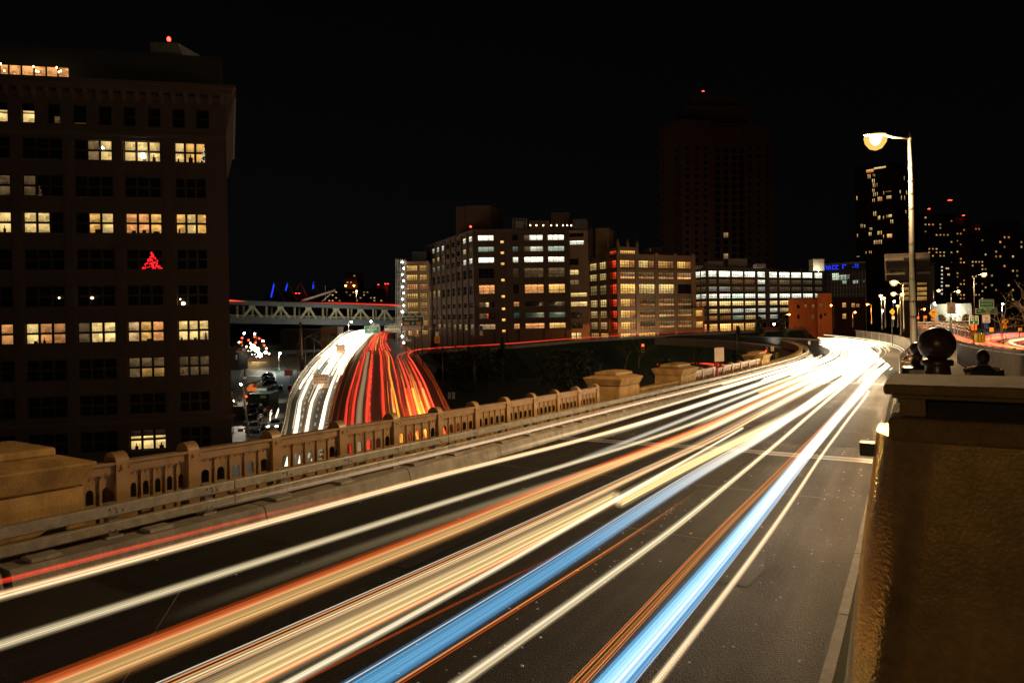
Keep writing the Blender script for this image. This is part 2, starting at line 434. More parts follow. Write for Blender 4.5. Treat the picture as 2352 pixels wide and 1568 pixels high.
def mkroad():
    sk = [-14,-5,10,25,40,55,68,80,92,105,120,140,175]
    th = [.575,.57,.53,.507,.522,.528,.56,.57,.50,.34,.10,-.25,-.8]
    gk = [-14,10,25,40,55,70,80,95,115,150,175]; gr = [-.037,-.0395,-.0400,-.0345,-.0295,-.015,-.004,.010,.018,.018,.01]
    p = Path(sk, th, np.interp(sk, gk, gr), -14, 175, (0,0,CAMZ-3.7))
    return p
ROAD = mkroad()
LEFT, RIGHT = -11.45, -1.05
def ribbon(path, ss, prof, closed=True, uv=False):
    """sweep a cross-section [(l, h), ...] along the path"""
    mb = MB(); n = len(prof)
    for s in ss:
        for l, h in prof: mb.v.append(tuple(path.P(s, l, h)))
    for i in range(len(ss)-1):
        for k in range(n if closed else n-1):
            k2 = (k+1) % n
            mb.f.append((i*n+k, (i+1)*n+k, (i+1)*n+k2, i*n+k2))
    if closed:
        mb.f.append(tuple(range(n))); mb.f.append(tuple((len(ss)-1)*n+k for k in range(n))[::-1])
    return mb
SS = list(np.arange(-12, 172, 2.0))
# carriageway: top sheet with road coordinates as UV, then the deck body below
mb = ribbon(ROAD, SS, [(LEFT-.1,0),(LEFT/2,0.03),(RIGHT+.9,0)], closed=False)
road = obj('road_deck', mb, MAT['asphalt']); tag(road, kind='structure')
uvl = road.data.uv_layers.new(name="UVMap")
for lp in road.data.loops:
    i = lp.vertex_index; uvl.data[lp.index].uv = (SS[i//3]*1.0, [LEFT, LEFT/2, 0][i%3])
tag(fix_normals(obj('deck_slab', ribbon(ROAD, SS, [(LEFT-2.2,-.15),(4.2,-.15),(4.2,-1.6),(LEFT-2.2,-1.6)]), MAT['concrete'])), kind='structure')
# expansion joints and a crack sealed with bitumen, sheets just above the asphalt
def strip_on_road(name, a, b, w, mat, h=.006, n=10):
    mb = MB(); a, b = np.array(a), np.array(b); pts = [a + (b-a)*t for t in np.linspace(0,1,n+1)]
    for p in pts:
        c = .03*(1-abs((p[1]-LEFT/2)/(LEFT/2)))
        mb.v.append(tuple(ROAD.P(p[0]-w/2, p[1], h+c))); mb.v.append(tuple(ROAD.P(p[0]+w/2, p[1], h+c)))
    for i in range(n): mb.f.append((2*i,2*i+2,2*i+3,2*i+1))
    o = obj(name, mb, mat, road); return fix_normals(o)
surf('steel_plate', (.16,.15,.14), .34, .3, 6, .25, 40, metal=.5)
surf('bitumen', (.012,.011,.010), .35, .3, 6, .2, 40)
surf('chalk_line', (.16,.14,.11), .7, .5, 3, .1)
for s0 in (17.2,):
    strip_on_road('joint_line', (s0, LEFT+.2), (s0+.1, RIGHT-.9), .035, MAT['chalk_line'])
for s0 in (23.4, 60.0, 88.0):
    strip_on_road('expansion_joint', (s0-.32, LEFT+.1), (s0-.32, RIGHT), .34, MAT['steel_plate'])
    strip_on_road('joint_gap', (s0-.11, LEFT+.1), (s0-.11, RIGHT), .05, MAT['bitumen'], .009)
    strip_on_road('expansion_joint', (s0+.16, LEFT+.1), (s0+.16, RIGHT), .34, MAT['steel_plate'])
def patch(name,s0,s1,l0,l1,mat,h=.003):
    mb=MB(); n=max(2,int((s1-s0)/1.5)); ls=[l0+(l1-l0)*k/4 for k in range(5)]; e=rng.normal(0,.05,(n+1,2))
    for i in range(n+1):
        s=s0+(s1-s0)*i/n
        for k,l in enumerate(ls):
            l_=l+(e[i,0] if k==0 else (e[i,1] if k==4 else 0)); t=(l_-LEFT)/(0-LEFT); c=.03*(1-abs(2*t-1)) 
            mb.v.append(tuple(ROAD.P(s,l_,h+.004+c)))
    for i in range(n):
        for k in range(4): mb.f.append((i*5+k,i*5+k+1,i*5+5+k+1,i*5+5+k))
    return fix_normals(obj(name,mb,MAT[mat],road))
patch('asphalt_patch',8.5,16.9,-10.9,-7.2,'asphalt_patch'); patch('asphalt_patch',17.4,23.0,-7.0,-4.4,'asphalt_patch'); patch('asphalt_patch',24.2,34,-10.9,-8.0,'asphalt_worn'); patch('asphalt_patch',10.5,12.2,-3.2,-2.3,'asphalt_patch'); patch('asphalt_patch',1.5,5.6,-11.3,-9.8,'asphalt_worn'); patch('asphalt_patch',26,40,-4.2,-1.3,'asphalt_patch')
strip_on_road('joint_line', (12.6,-6.2),(12.6,-3.4),.02,MAT['chalk_line'],.009); strip_on_road('joint_line', (30,-10.8),(30.2,-1.2),.03,MAT['bitumen'],.009); strip_on_road('joint_line', (44,-10.8),(44.2,-1.2),.05,MAT['bitumen'],.009)
strip_on_road('road_crack', (6.2, -9.6), (4.0, -7.4), .018, MAT['chalk_line'])
strip_on_road('road_crack', (4.3, -10.9), (3.5, -10.1), .05, MAT['bitumen'])
# loose scraps on the carriageway
mb = MB()
for k in range(420):
    s = rng.uniform(6, 50); l = rng.uniform(LEFT+.3, RIGHT-.1); r = rng.uniform(.006,.022)
    if k < 260: s = rng.uniform(5, 26); l = rng.normal(-4.6, .35) if k % 3 else rng.uniform(-3,-1.2)
    c = ROAD.P(s, l, .022); a = rng.uniform(0,3)
    e1 = Vector((math.cos(a), math.sin(a), 0))*r*rng.uniform(.8,2); e2 = Vector((-math.sin(a), math.cos(a), 0))*r; u3 = Vector((0,0,r*.6))
    mb.add([c-e1, c-e2, c+e1, c+e2, c+u3], [(0,1,4),(1,2,4),(2,3,4),(3,0,4)])
tag(obj('road_grit', mb, MAT['paint_white']), 'pale grit and crumbs scattered over the dark bridge carriageway', 'grit', kind='stuff')
# ---- right edge: kerb strip, gutter, white concrete wall
kerb = thing('right_kerb', 'worn concrete kerb strip along the right edge of the carriageway', 'kerb', ROAD.P(0,-.9))
ks = list(np.arange(-2, 130, 3.0))
for i in range(len(ks)-1):
    seg = list(np.linspace(ks[i]+.012, ks[i+1]-.012, 4))
    fix_normals(obj('kerb_stone', ribbon(ROAD, seg, [(-1.07,.0),(-1.05,.045),(-.93,.05),(-.91,0)]), MAT['concrete'], kerb))
gut = obj('gutter', ribbon(ROAD, list(np.arange(-6,130,2.0)), [(-.91,.012),(.0,.02)], closed=False), MAT['ground_dark']); tag(fix_normals(gut), kind='structure')
wall = thing('white_barrier', 'whitewashed concrete barrier wall curving along the right side of the road', 'barrier', ROAD.P(6,-.6))
ws = list(np.arange(36, 130, 4.0))
for i in range(len(ws)-1):
    seg = list(np.linspace(ws[i]+.015, ws[i+1]-.015, 4))
    fix_normals(obj('wall_panel', ribbon(ROAD, seg, [(-.74,.02),(-.60,.78),(-.58,.86),(-.44,.86),(-.40,.02)]), MAT['white_concrete'], wall))
# ---- left edge: concrete plinth in segments, box-beam guard rail on posts
pl = thing('concrete_plinth', 'long low concrete plinth in cracked lengths below the steel guard rail', 'plinth', ROAD.P(0,LEFT))
ps = [-6.0,-1.5, 4.62] + list(np.arange(9.3, 125, 4.65))
for i in range(len(ps)-1):
    g = .06 if i == 1 else .02
    seg = list(np.linspace(ps[i]+(.06 if i==2 else .015), ps[i+1]-g, 5))
    o = fix_normals(obj('plinth_block', ribbon(ROAD, seg, [(LEFT+.08,-.01),(LEFT,.28),(LEFT-.05,.335),(LEFT-.50,.35),(LEFT-.5,-.1)]), MAT['concrete'], pl))
    for q in np.arange(ps[i]+.6, ps[i+1]-.3, 1.9):   # base pads of the rail posts
        fix_normals(obj('base_pad', ribbon(ROAD, [q-.22,q+.22], [(LEFT-.10,.345),(LEFT-.12,.40),(LEFT-.42,.40),(LEFT-.44,.345)]), MAT['concrete'], pl))
gr = thing('guard_rail', 'two-beam galvanised guard rail along the left edge of the bridge road', 'guard rail', ROAD.P(0,LEFT-.3))
GL = LEFT-.30
rs = list(np.arange(-6, 126, 7.4))
for i in range(len(rs)-1):
    seg = list(np.linspace(rs[i]+.012, rs[i+1]-.012, 6))
    for z0, z1 in ((.73,.92),(.46,.63)):
        fix_normals(obj('rail_beam', ribbon(ROAD, seg, [(GL,z0),(GL+.015,z0+.02),(GL+.015,z1-.02),(GL,z1),(GL-.11,z1),(GL-.11,z0)]), MAT['galvanised'], gr))
pm = MB(); pm.box((-.08,-.10,.0),(.08,.06,.56)); pm.box((-.14,-.14,-.02),(.14,.12,.02))
pme = pm.mesh('rail_post'); pme.materials.append(MAT['galvanised'])
bm_ = MB()
for dx in (-.05,.05): bm_.lathe([(.022,0),(.022,.012),(.012,.02)], 8, (dx,0,0))
bme = bm_.mesh('rail_bolt'); bme.materials.append(MAT['galvanised'])
k = 0
for s in list(np.arange(-4.8, 50, 1.87)) + list(np.arange(51, 122, 3.7)):
    o = bpy.data.objects.new('rail_post', pme); COL.objects.link(o); o.parent = gr
    o.matrix_local = Matrix.Translation(-gr.location) @ ROAD.mat(s, GL-.20, .36)
    if s < 40:
        for z, dx in ((.86,-.06),(.80,.06),(.50,-.06)):
            b = bpy.data.objects.new('bolt', bme); COL.objects.link(b); b.parent = o
            b.matrix_local = Matrix.Translation((dx,-.215,z-.36)) @ Matrix.Rotation(math.pi/2,4,'X')
# ---- riveted steel balustrade
BL = -12.55
def plate_mesh(n=5, pitch=.36, x0=0.0):
    W = n*pitch; mb = MB(); T = .012
    def slab(xa, xb, za, zb, y=T): mb.box((xa,-y,za),(xb,y,zb))
    aw, zb, zs, rtop = .175, .80, .98, .0875
    for i in range(n):
        a = x0 + i*pitch; b = a+pitch; c = (a+b)/2; l, r = c-aw/2, c+aw/2
        slab(a, l, .0, 1.29); slab(r, b, .0, 1.29); slab(l, r, .72, zb); slab(l, r, .0, .60)
        m = 8
        for j in range(m):                   # spandrel above the arch
            t0, t1 = math.pi*(1-j/m), math.pi*(1-(j+1)/m)
            xa, za_ = c+rtop*math.cos(t0), zs+rtop*math.sin(t0); xb_, zb_ = c+rtop*math.cos(t1), zs+rtop*math.sin(t1)
            mb.hexa([(xa,-T,za_),(xb_,-T,zb_),(xb_,T,zb_),(xa,T,za_),(xa,-T,1.29),(xb_,-T,1.29),(xb_,T,1.29),(xa,T,1.29)])
    return mb
def rib_mesh(n=5, pitch=.36):
    mb = MB()
    for i in range(n+1): mb.box((i*pitch-.020,-.019,0),(i*pitch+.020,-.0125,1.285)); mb.box((i*pitch+.010,-.045,0),(i*pitch+.016,-.0195,1.285))
    return mb
def rivet_mesh(n=5, pitch=.36):
    mb = MB()
    def riv(x, z, y=-.020):
        r=.021; vs=[(x+r*math.cos(a), y, z+r*math.sin(a)) for a in np.arange(6)*math.pi/3]+[(x+r*.6*math.cos(a), y-.016, z+r*.6*math.sin(a)) for a in np.arange(6)*math.pi/3]
        mb.add(vs, [(i,(i+1)%6,6+(i+1)%6,6+i) for i in range(6)]+[tuple(range(6,12))])
    for i in range(n+1):
        for z in (1.08,.86,.64,.42): riv(i*pitch-.005, z)
    for x in np.arange(.06, n*pitch, .12): riv(x, 1.24, -.013)
    return mb
PLATE, RIBS, RIV = plate_mesh().mesh('panel_plate'), rib_mesh().mesh('panel_ribs'), rivet_mesh().mesh('panel_rivets')
for m_ in (PLATE,RIBS,RIV): m_.materials.append(MAT['tan_steel'])
RAILM = MB(); RAILM.prism([Vector((-.02,y,z)) for y,z in ((-.05,1.292),(-.05,1.44),(-.09,1.45),(-.09,1.50),(.13,1.50),(.13,1.45),(.09,1.44),(.09,1.292))],(-.02,0,0),(1.82,0,0)); RAILM.v += []
BOTM = MB().box((-.02,-.05,-.15),(1.82,.09,-.002)).mesh('bottom_rail'); BOTM.materials.append(MAT['tan_steel'])
RAILM = RAILM.mesh('panel_rail'); RAILM.materials.append(MAT['tan_steel'])
def post_mesh():
    mb = MB(); prof = [(.30,-.15),(.30,1.46)]
    for a in np.linspace(0, math.pi, 13)[1:-1]: prof.append((.10+.20*math.cos(a), 1.46+.20*math.sin(a)))
    prof += [(-.10,1.46),(-.10,-.15)]
    mb.prism([Vector((-.12,y,z)) for y,z in prof], (-.12,0,0), (.12,0,0))
    return mb
POST = post_mesh().mesh('post'); POST.materials.append(MAT['tan_steel'])
SCR = MB()
for sx in (-.07,.07): SCR.lathe([(.02,0),(.02,.012),(.01,.02)], 8, (sx,0,.08))
SCR.lathe([(.05,0),(.05,.008),(.03,.012)], 14, (0,0,0))
SCR = SCR.mesh('scroll'); SCR.materials.append(MAT['tan_steel'])
def balustrade(name, label, s_list, panel_from, simple=False):
    t = thing(name, label, 'balustrade', ROAD.P(s_list[0], BL))
    inv = Matrix.Translation(-t.location)
    for i, s in enumerate(s_list):
        p = bpy.data.objects.new('post', POST); COL.objects.link(p); p.parent = t
        p.matrix_local = inv @ ROAD.mat(s, BL, .0)
        sc_ = bpy.data.objects.new('scroll', SCR); COL.objects.link(sc_); sc_.parent = p
        sc_.matrix_local = Matrix.Translation((0,-.101,1.40)) @ Matrix.Rotation(math.pi/2,4,'X')
        if i+1 < len(s_list):
            a, b = s+.12, s_list[i+1]-.12; k = (b-a)/1.8
            pa, pb = ROAD.P(a, BL), ROAD.P(b, BL); d = pb-pa
            # slope follows the grade by shearing the panel, as the real panels do
            M = Matrix(((d.x/1.8, -math.sin(math.pi/2-ROAD.heading(s)), 0, pa.x),(d.y/1.8, math.cos(math.pi/2-ROAD.heading(s)), 0, pa.y),(d.z/1.8, 0, 1, pa.z),(0,0,0,1)))
            for nm, me in (('panel_plate',PLATE),('top_rail',RAILM),('bottom_rail',BOTM),('panel_ribs',RIBS),('rivets',RIV)):
                o2 = bpy.data.objects.new(nm, me); COL.objects.link(o2); o2.parent = t
                o2.matrix_parent_inverse = inv @ M      # keeps the shear exactly
                if nm == 'rivets' : o2["kind"] = 'stuff'
    return t
bs = [ROAD.s_at_u(u, BL, 1.2, 4, 60) for u in (275,440,620,770,895,993,1087,1158,1223,1277,1327)]
bs = [bs[0], bs[1]] + [bs[1] + (bs[-1]-bs[1])*k/9 for k in range(1,10)]
balustrade('steel_balustrade', 'tan riveted steel balustrade with arched openings between the two nearest stone piers', [bs[0]-1.7]+bs+[bs[-1]+2.1], 0)
s4 = [ROAD.s_at_u(u, BL, 1.2, 40, 80) for u in (1585,1612,1641,1667,1690,1709,1727,1741,1753)]
s4 = list(np.linspace(s4[0], s4[-1], 9))
balustrade('steel_balustrade', 'shorter brightly lit steel balustrade beyond the third stone pier', s4, 0)
# low wall between second and third pier, and the wall that follows the far curve
def lowwall(label, sa, sb, h=1.05, l=BL):
    t = thing('parapet_wall', label, 'wall', ROAD.P(sa, l))
    n = max(2, int((sb-sa)/3)); q = np.linspace(sa, sb, n+1)
    for i in range(n):
        seg = list(np.linspace(q[i]+.01, q[i+1]-.01, 4))
        fix_normals(obj('wall_block', ribbon(ROAD, seg, [(l+.05,-.1),(l+.05,h-.14),(l-.3,h-.14),(l-.3,-.1)]), MAT['stone'], t))
        fix_normals(obj('coping', ribbon(ROAD, seg, [(l+.12,h-.138),(l+.12,h),(l-.36,h),(l-.36,h-.138)]), MAT['stone'], t))
    return t
# stone piers: battered block, moulded cap with a raised centre
def pier(label, sa, sb, l0=-12.32, depth=1.8, h=2.15):
    t = thing('stone_pier', label, 'pier', ROAD.P((sa+sb)/2, l0-depth/2))
    def blk(s0,s1,la,lb,z0,z1,inset=0.0,shrink=0.0):
        p = [ROAD.P(s0,la,z0),ROAD.P(s1,la,z0),ROAD.P(s1,lb,z0),ROAD.P(s0,lb,z0)]
        q = [ROAD.P(s0,la-shrink,z1),ROAD.P(s1,la-shrink,z1),ROAD.P(s1,lb+shrink,z1),ROAD.P(s0,lb+shrink,z1)]
        return MB().hexa(p+q)
    L0, L1 = l0, l0-depth; w = .14; mid=(sa+sb)/2
    ch = h-.86
    # shaft in two ashlar blocks with a joint
    for a, b in ((sa, mid-.008),(mid+.008, sb)):
        fix_normals(obj('ashlar_block', blk(a,b,L0,L1,-.3,ch,0,.05), MAT['stone'], t))
    fix_normals(obj('neck_course', blk(sa+.1,sb-.1,L0-.1,L1+.1,ch+.002,ch+.03), MAT['stone'], t))
    # cap: flares out, then slopes back
    c1 = MB(); z=[ch+.032, ch+.12, ch+.42, ch+.55]
    def ring(g, zz): return [ROAD.P(sa-g,L0+g,zz),ROAD.P(sb+g,L0+g,zz),ROAD.P(sb+g,L1-g,zz),ROAD.P(sa-g,L1-g,zz)]
    R = [ring(-.02,z[0]),ring(.02,z[1]),ring(.16,z[2]),ring(-.28,z[3])]
    c1.v = [tuple(p) for r_ in R for p in r_]
    for i in range(3):
        for k in range(4): c1.f.append((i*4+k, i*4+(k+1)%4, (i+1)*4+(k+1)%4, (i+1)*4+k))
    c1.f.append((3,2,1,0)); c1.f.append((12,13,14,15))
    o = fix_normals(obj('cap', c1, MAT['stone'], t)); bv = o.modifiers.new('soft','BEVEL'); bv.width=.03; bv.segments=2
    c2 = MB(); R = [ring(-.30,z[3]+.002),ring(-.30,z[3]+.13),ring(-.62,z[3]+.22)]
    c2.v = [tuple(p) for r_ in R for p in r_]
    for i in range(2):
        for k in range(4): c2.f.append((i*4+k, i*4+(k+1)%4, (i+1)*4+(k+1)%4, (i+1)*4+k))
    c2.f.append((3,2,1,0)); c2.f.append((8,9,10,11))
    o = fix_normals(obj('cap_crown', c2, MAT['stone'], t)); bv = o.modifiers.new('soft','BEVEL'); bv.width=.03; bv.segments=2
    return t
pier('big weathered stone pier with flared cap, nearest of the piers on the road edge', 2.4, ROAD.s_at_u(235,-12.12,1.55,1.5,12)-.2, h=2.05)
sA = ROAD.s_at_u(1420,-12.3,1.2,20,60); sB = ROAD.s_at_u(1473,-12.3,1.2,20,60)
pier('stone pier where the riveted balustrade ends and a low wall begins', sA+.35, sB-.15, h=2.2)
sC = ROAD.s_at_u(1567,-12.3,1.2,30,80); sD = ROAD.s_at_u(1600,-12.3,1.2,30,80)
pier('stone pier between the low wall and the lit balustrade, beside the red hydrant pole', sC, sD, h=2.2)
sE = ROAD.s_at_u(1752,-12.3,1.2,40,100); sF = sE+3.4
pier('farthest stone pier, below the traffic signal arm', sE, sF, h=2.2)
lowwall('low stone wall between two stone piers of the bridge edge', sB+.25, sC-.25)
lowwall('low stone wall following the far bend of the bridge road', sF+.25, 122, .95)
# ---- raised footway on the right, granite ball finials, foreground post
fw = ribbon(ROAD, list(np.arange(-10,112,2.0)), [(.16,1.78),(3.3,1.8),(3.3,1.5),(.16,1.5)])
tag(fix_normals(obj('footway', fw, MAT['pavement'])), kind='structure')
fs = ribbon(ROAD, list(np.arange(4.2,112,2.0)), [(.0,.02),(.0,1.78),(.155,1.78),(.155,.02)])
fsw = thing('footway_wall', 'dark retaining wall carrying the raised footway beside the road', 'wall', ROAD.P(5,-.3)); fix_normals(obj('wall_face', fs, MAT['concrete'], fsw))
def finial(label, u, v, d, r=.14):
    c = at(u, v, d)
    t = thing('ball_finial', label, 'finial', (c.x, c.y, c.z-.60), 'ball finials along the footway edge')
    t.rotation_euler = (0,0,math.pi/2-ROAD.heading(d/.86))
    ball = [(.001,.60-r)]+[(r*math.sin(a), .60-r*math.cos(a)) for a in np.linspace(.12,math.pi-.001,24)]
    obj('ball', MB().lathe(ball, 32), MAT['granite'], t, True, world=False)
    neck = [(.085,.425),(.115,.425),(.118,.44),(.118,.462),(.10,.474),(.06,.476)]
    obj('collar', MB().lathe(neck, 28), MAT['granite'], t, True, world=False)
    foot = [(.30,-.5),(.30,.16),(.295,.19),(.27,.205),(.235,.212),(.185,.235),(.13,.29),(.10,.35),(.092,.40),(.093,.423)]
    m = MB()
    for i,(q,z) in enumerate(foot):
        n=24
        for j in range(n):
            a=2*math.pi*(j+.5)/n; w = 1.0/max(abs(math.cos(a)),abs(math.sin(a))) if q>.18 else 1.0+ (1.0/max(abs(math.cos(a)),abs(math.sin(a)))-1)*max(0,(q-.09)/.09)*.6
            w = min(w, 1.3)
            m.v.append((q*w*math.cos(a), q*w*math.sin(a), z))
        if i:
            for j in range(n): m.f.append(((i-1)*n+j,(i-1)*n+(j+1)%n,i*n+(j+1)%n,i*n+j))
    obj('moulded_foot', m, MAT['granite'], t, True, world=False)
    return t
for i, (u, v, d) in enumerate(((2152,790,5.7),(2106,800,14.5),(2090,806,26.0),(2084,808,40.0))):
    finial(['polished brown ball finial nearest the camera, just behind the cap of the near post','second ball finial, half hidden behind the nearest one','third ball finial of the footway edge, behind the second','farthest small ball finial near the lamp post'][i], u, v, d)
def fg_post():
    t = thing('parapet_post', 'close moulded post with capstone and gold-glazed battered shaft', 'post', ROAD.P(3.4,.3,1.8))
    zc = CAMZ-.312
    def blk(s0,s1,l0,l1,z0,z1):
        def p(s,l,z): q=ROAD.P(s,l); return Vector((q.x,q.y,z))
        return MB().hexa([p(s0,l0,z0),p(s0,l1,z0),p(s1,l1,z0),p(s1,l0,z0),p(s0,l0,z1),p(s0,l1,z1),p(s1,l1,z1),p(s1,l0,z1)])
    def bevel(o, w, seg=3):
        b = o.modifiers.new('soft','BEVEL'); b.width=w; b.segments=seg; return o
    bevel(fix_normals(obj('capstone', blk(3.2,3.76,-.18,1.6,zc-.042,zc), MAT['cap_stone'], t)), .012)
    bevel(fix_normals(obj('cap_fillet', blk(3.225,3.74,-.15,1.57,zc-.060,zc-.043), MAT['cap_stone'], t)), .008)
    bevel(fix_normals(obj('neck', blk(3.26,3.42,-.125,-.03,zc-.135,zc-.061), MAT['cap_stone'], t)), .006)
    bevel(fix_normals(obj('gap_shade', blk(3.45,3.6,-.10,1.5,zc-.135,zc-.061), MAT['coat_black'], t)), .004)  # black block fills the gap under the cap in place of its shadow
    bevel(fix_normals(obj('course', blk(3.2,3.74,-.165,1.6,zc-.235,zc-.136), MAT['cap_stone'], t)), .02)
    # battered shaft with a well rounded road-side corner
    m = MB(); zt, zb = zc-.237, zc-1.62; n=20
    def ringp(z, g):
        pts=[]
        for a in np.linspace(0, math.pi/2, n):
            r=.11; pts.append((3.25+r-r*math.cos(math.pi/2-a) if False else 3.25+r*(1-math.sin(a)), -.225-g+r*(1-math.cos(a))))
        pts = pts[::-1]
        pts = [(3.70,-.225-g)]+ [(3.25+.26*(1-math.sin(a)), -.225-g+.26*(1-math.cos(a))) for a in np.linspace(0,math.pi/2,n)] + [(3.25,1.55),(3.70,1.55)]
        return [Vector((*ROAD.P(s,l).xy, z)) for s,l in pts]
    rows=12
    for i in range(rows+1):
        z = zt+(zb-zt)*i/rows; m.v += [tuple(p) for p in ringp(z, .135*(i/rows)*1.35)]
    k=n+3
    for i in range(rows):
        for j in range(k): m.f.append((i*k+j,i*k+(j+1)%k,(i+1)*k+(j+1)%k,(i+1)*k+j))
    m.f.append(tuple(range(k))); m.f.append(tuple(rows*k+j for j in range(k)))
    o = fix_normals(obj('shaft', m, MAT['gold_plaster'], t, True)); o.data.set_sharp_from_angle(angle=.5)
    q = blk(3.55,3.62,-.30,-.17,zc-.37,zc-.31); fix_normals(obj('bracket', q, MAT['dark_metal'], t))
    q = blk(3.53,3.64,-.22,-.12,zc-.46,zc-.29); fix_normals(obj('bracket_plate', q, MAT['dark_metal'], t))
fg_post()
# picket fence with spear heads on the far side of the footway and mesh fence toward the road
def picket_fence(label, l, s0, s1, h0, ht, pitch, mat):
    t = thing('picket_fence', label, 'fence', ROAD.P(s0,l,h0))
    for z in (h0+.15, h0+ht-.22):
        fix_normals(obj('fence_rail', ribbon(ROAD, list(np.arange(s0,s1+2,2.0)), [(l-.02,z),(l+.02,z),(l+.02,z+.04),(l-.02,z+.04)]), mat, t))
    m = MB()
    for s in np.arange(s0, s1, pitch):
        p = ROAD.P(s,l,h0); r=.012
        m.hexa([p+Vector((-r,-r,0)),p+Vector((r,-r,0)),p+Vector((r,r,0)),p+Vector((-r,r,0)),p+Vector((-r,-r,ht-.1)),p+Vector((r,-r,ht-.1)),p+Vector((r,r,ht-.1)),p+Vector((-r,r,ht-.1))])
        m.add([p+Vector((-.025,0,ht-.1)),p+Vector((0,-.025,ht-.1)),p+Vector((.025,0,ht-.1)),p+Vector((0,.025,ht-.1)),p+Vector((0,0,ht))],[(0,1,4),(1,2,4),(2,3,4),(3,0,4)])
    o = obj('pickets', m, mat, t); o["kind"]='stuff'
    for s in np.arange(s0, s1, 3.0):
        q = ROAD.P(s,l,h0); obj('fence_post', MB().box((q.x-.035,q.y-.035,q.z),(q.x+.035,q.y+.035,q.z+ht)), mat, t)
picket_fence('dark picket fence with spear heads on the outer side of the footway', 3.15, 5, 60, 1.8, 1.6, .16, MAT['dark_metal'])
picket_fence('pale picket fence on top of the white barrier where the road bends', -.5, 58, 124, .86, 1.5, .22, MAT['galvanised'])
picket_fence('dark railing between footway and road behind the ball finials', .10, 14, 58, 1.8, 1.15, .18, MAT['dark_metal'])
# ---------------------------------------------------------------- buildings
UNIT = bpy.data.meshes.new('pane')       # unit pane in local x, z
UNIT.from_pydata([(0,0,0),(1,0,0),(1,0,1),(0,0,1)], [], [(0,1,2,3)])
UNIT.materials.append(None)
class Facade:
    """vertical plane; origin at left end on the street, e along it, n out of it toward the viewer"""
    def __init__(self, P0, P1, ztop, zbot=-.5):
        self.o = Vector((P0.x, P0.y, 0)); d = Vector((P1.x-P0.x, P1.y-P0.y, 0)); self.L = d.length; self.e = d.normalized()
        self.n = Vector((self.e.y, -self.e.x, 0)); self.zt, self.zb = ztop, zbot
        self.rot = math.atan2(self.e.y, self.e.x)
    def W(self, a, y, z): return self.o + self.e*a - self.n*y + Vector((0,0,z))      # y into the building
    def az(self, u, v):
        r = ray(u, v); c = Vector((0,0,CAMZ)); t = (self.o-c).dot(self.n)/r.dot(self.n); p = c + r*t
        return (p-self.o).dot(self.e), p.z
    def a(self, u, v): return self.az(u, v)[0]
    def z(self, u, v): return self.az(u, v)[1]
def facade(u0, v0, u1, v1, d0=None, d1=None):
    """two top corners; the depth of one is known, the other lies at the same height"""
    if d0 is not None:
        p = at(u0, v0, d0); q = at_z(u1, v1, p.z)
    else:
        q = at(u1, v1, d1); p = at_z(u0, v0, q.z)
    return Facade(p, q, q.z)
def wall_with_holes(F, rects, depth=.35, extra_a=(), a0=None, a1=None, zt=None, zb=None):
    """outer face of a wall with an opening for every rect (a0, a1, z0, z1) and the reveals of the openings"""
    a0 = 0 if a0 is None else a0; a1 = F.L if a1 is None else a1; zt = F.zt if zt is None else zt; zb = F.zb if zb is None else zb
    A = sorted({a0, a1, *[min(max(x,a0),a1) for r in rects for x in r[:2]]}); Z = sorted({zb, zt, *[x for r in rects for x in r[2:]]})
    mb = MB(); A_, Z_ = np.array(A), np.array(Z)
    hole = np.zeros((len(A)-1, len(Z)-1), bool)
    for r in rects:
        i0, i1 = np.searchsorted(A_, [min(max(r[0],a0),a1)-1e-6, min(max(r[1],a0),a1)-1e-6]); j0, j1 = np.searchsorted(Z_, [r[2]-1e-6, r[3]-1e-6])
        hole[i0:i1, j0:j1] = True
    for i in range(len(A)-1):           # merge runs of solid cells upward
        j = 0
        while j < len(Z)-1:
            if hole[i, j]: j += 1; continue
            k = j
            while k+1 < len(Z)-1 and not hole[i, k+1]: k += 1
            mb.quad(F.W(A[i],0,Z[j]), F.W(A[i+1],0,Z[j]), F.W(A[i+1],0,Z[k+1]), F.W(A[i],0,Z[k+1])); j = k+1
    for r in rects:
        x0, x1, z0, z1 = max(r[0],a0), min(r[1],a1), r[2], r[3]
        p = [F.W(x0,0,z0),F.W(x1,0,z0),F.W(x1,0,z1),F.W(x0,0,z1)]; q = [F.W(x0,depth,z0),F.W(x1,depth,z0),F.W(x1,depth,z1),F.W(x0,depth,z1)]
        for k in range(4): mb.quad(p[k], p[(k+1)%4], q[(k+1)%4], q[k])
    return mb
FR = {}
def frame_mesh(w, h, nx, nz, bar=.06, edge=.09, thick=.07):
    key = (round(w,1), round(h,1), nx, nz, bar, edge)
    if key in FR: return FR[key]
    w, h = key[0], key[1]
    mb = MB(); T = thick
    mb.box((0,-T,0),(w,0,edge)); mb.box((0,-T,h-edge),(w,0,h)); mb.box((0,-T,edge),(edge,0,h-edge)); mb.box((w-edge,-T,edge),(w,0,h-edge))
    for i in range(1, nx): x = w*i/nx; mb.box((x-bar/2,-T*.9,edge),(x+bar/2,0,h-edge))
    for j in range(1, nz): z = h*j/nz; mb.box((edge,-T*.8,z-bar/2),(w-edge,-.01,z+bar/2))
    me = mb.mesh('frame'); me.materials.append(MAT['frame_dark']); FR[key] = me
    return me
TINT = {'w':(1.0,.68,.24), 'y':(1.0,.53,.13), 'o':(1.0,.42,.13), 'c':(1.0,.96,.74), 'g':(.80,1.0,.72), 'b':(.05,.10,1.0), 'r':(1.0,.07,.02), 't':(.1,.8,.6), 'd':(1.0,.62,.27)}
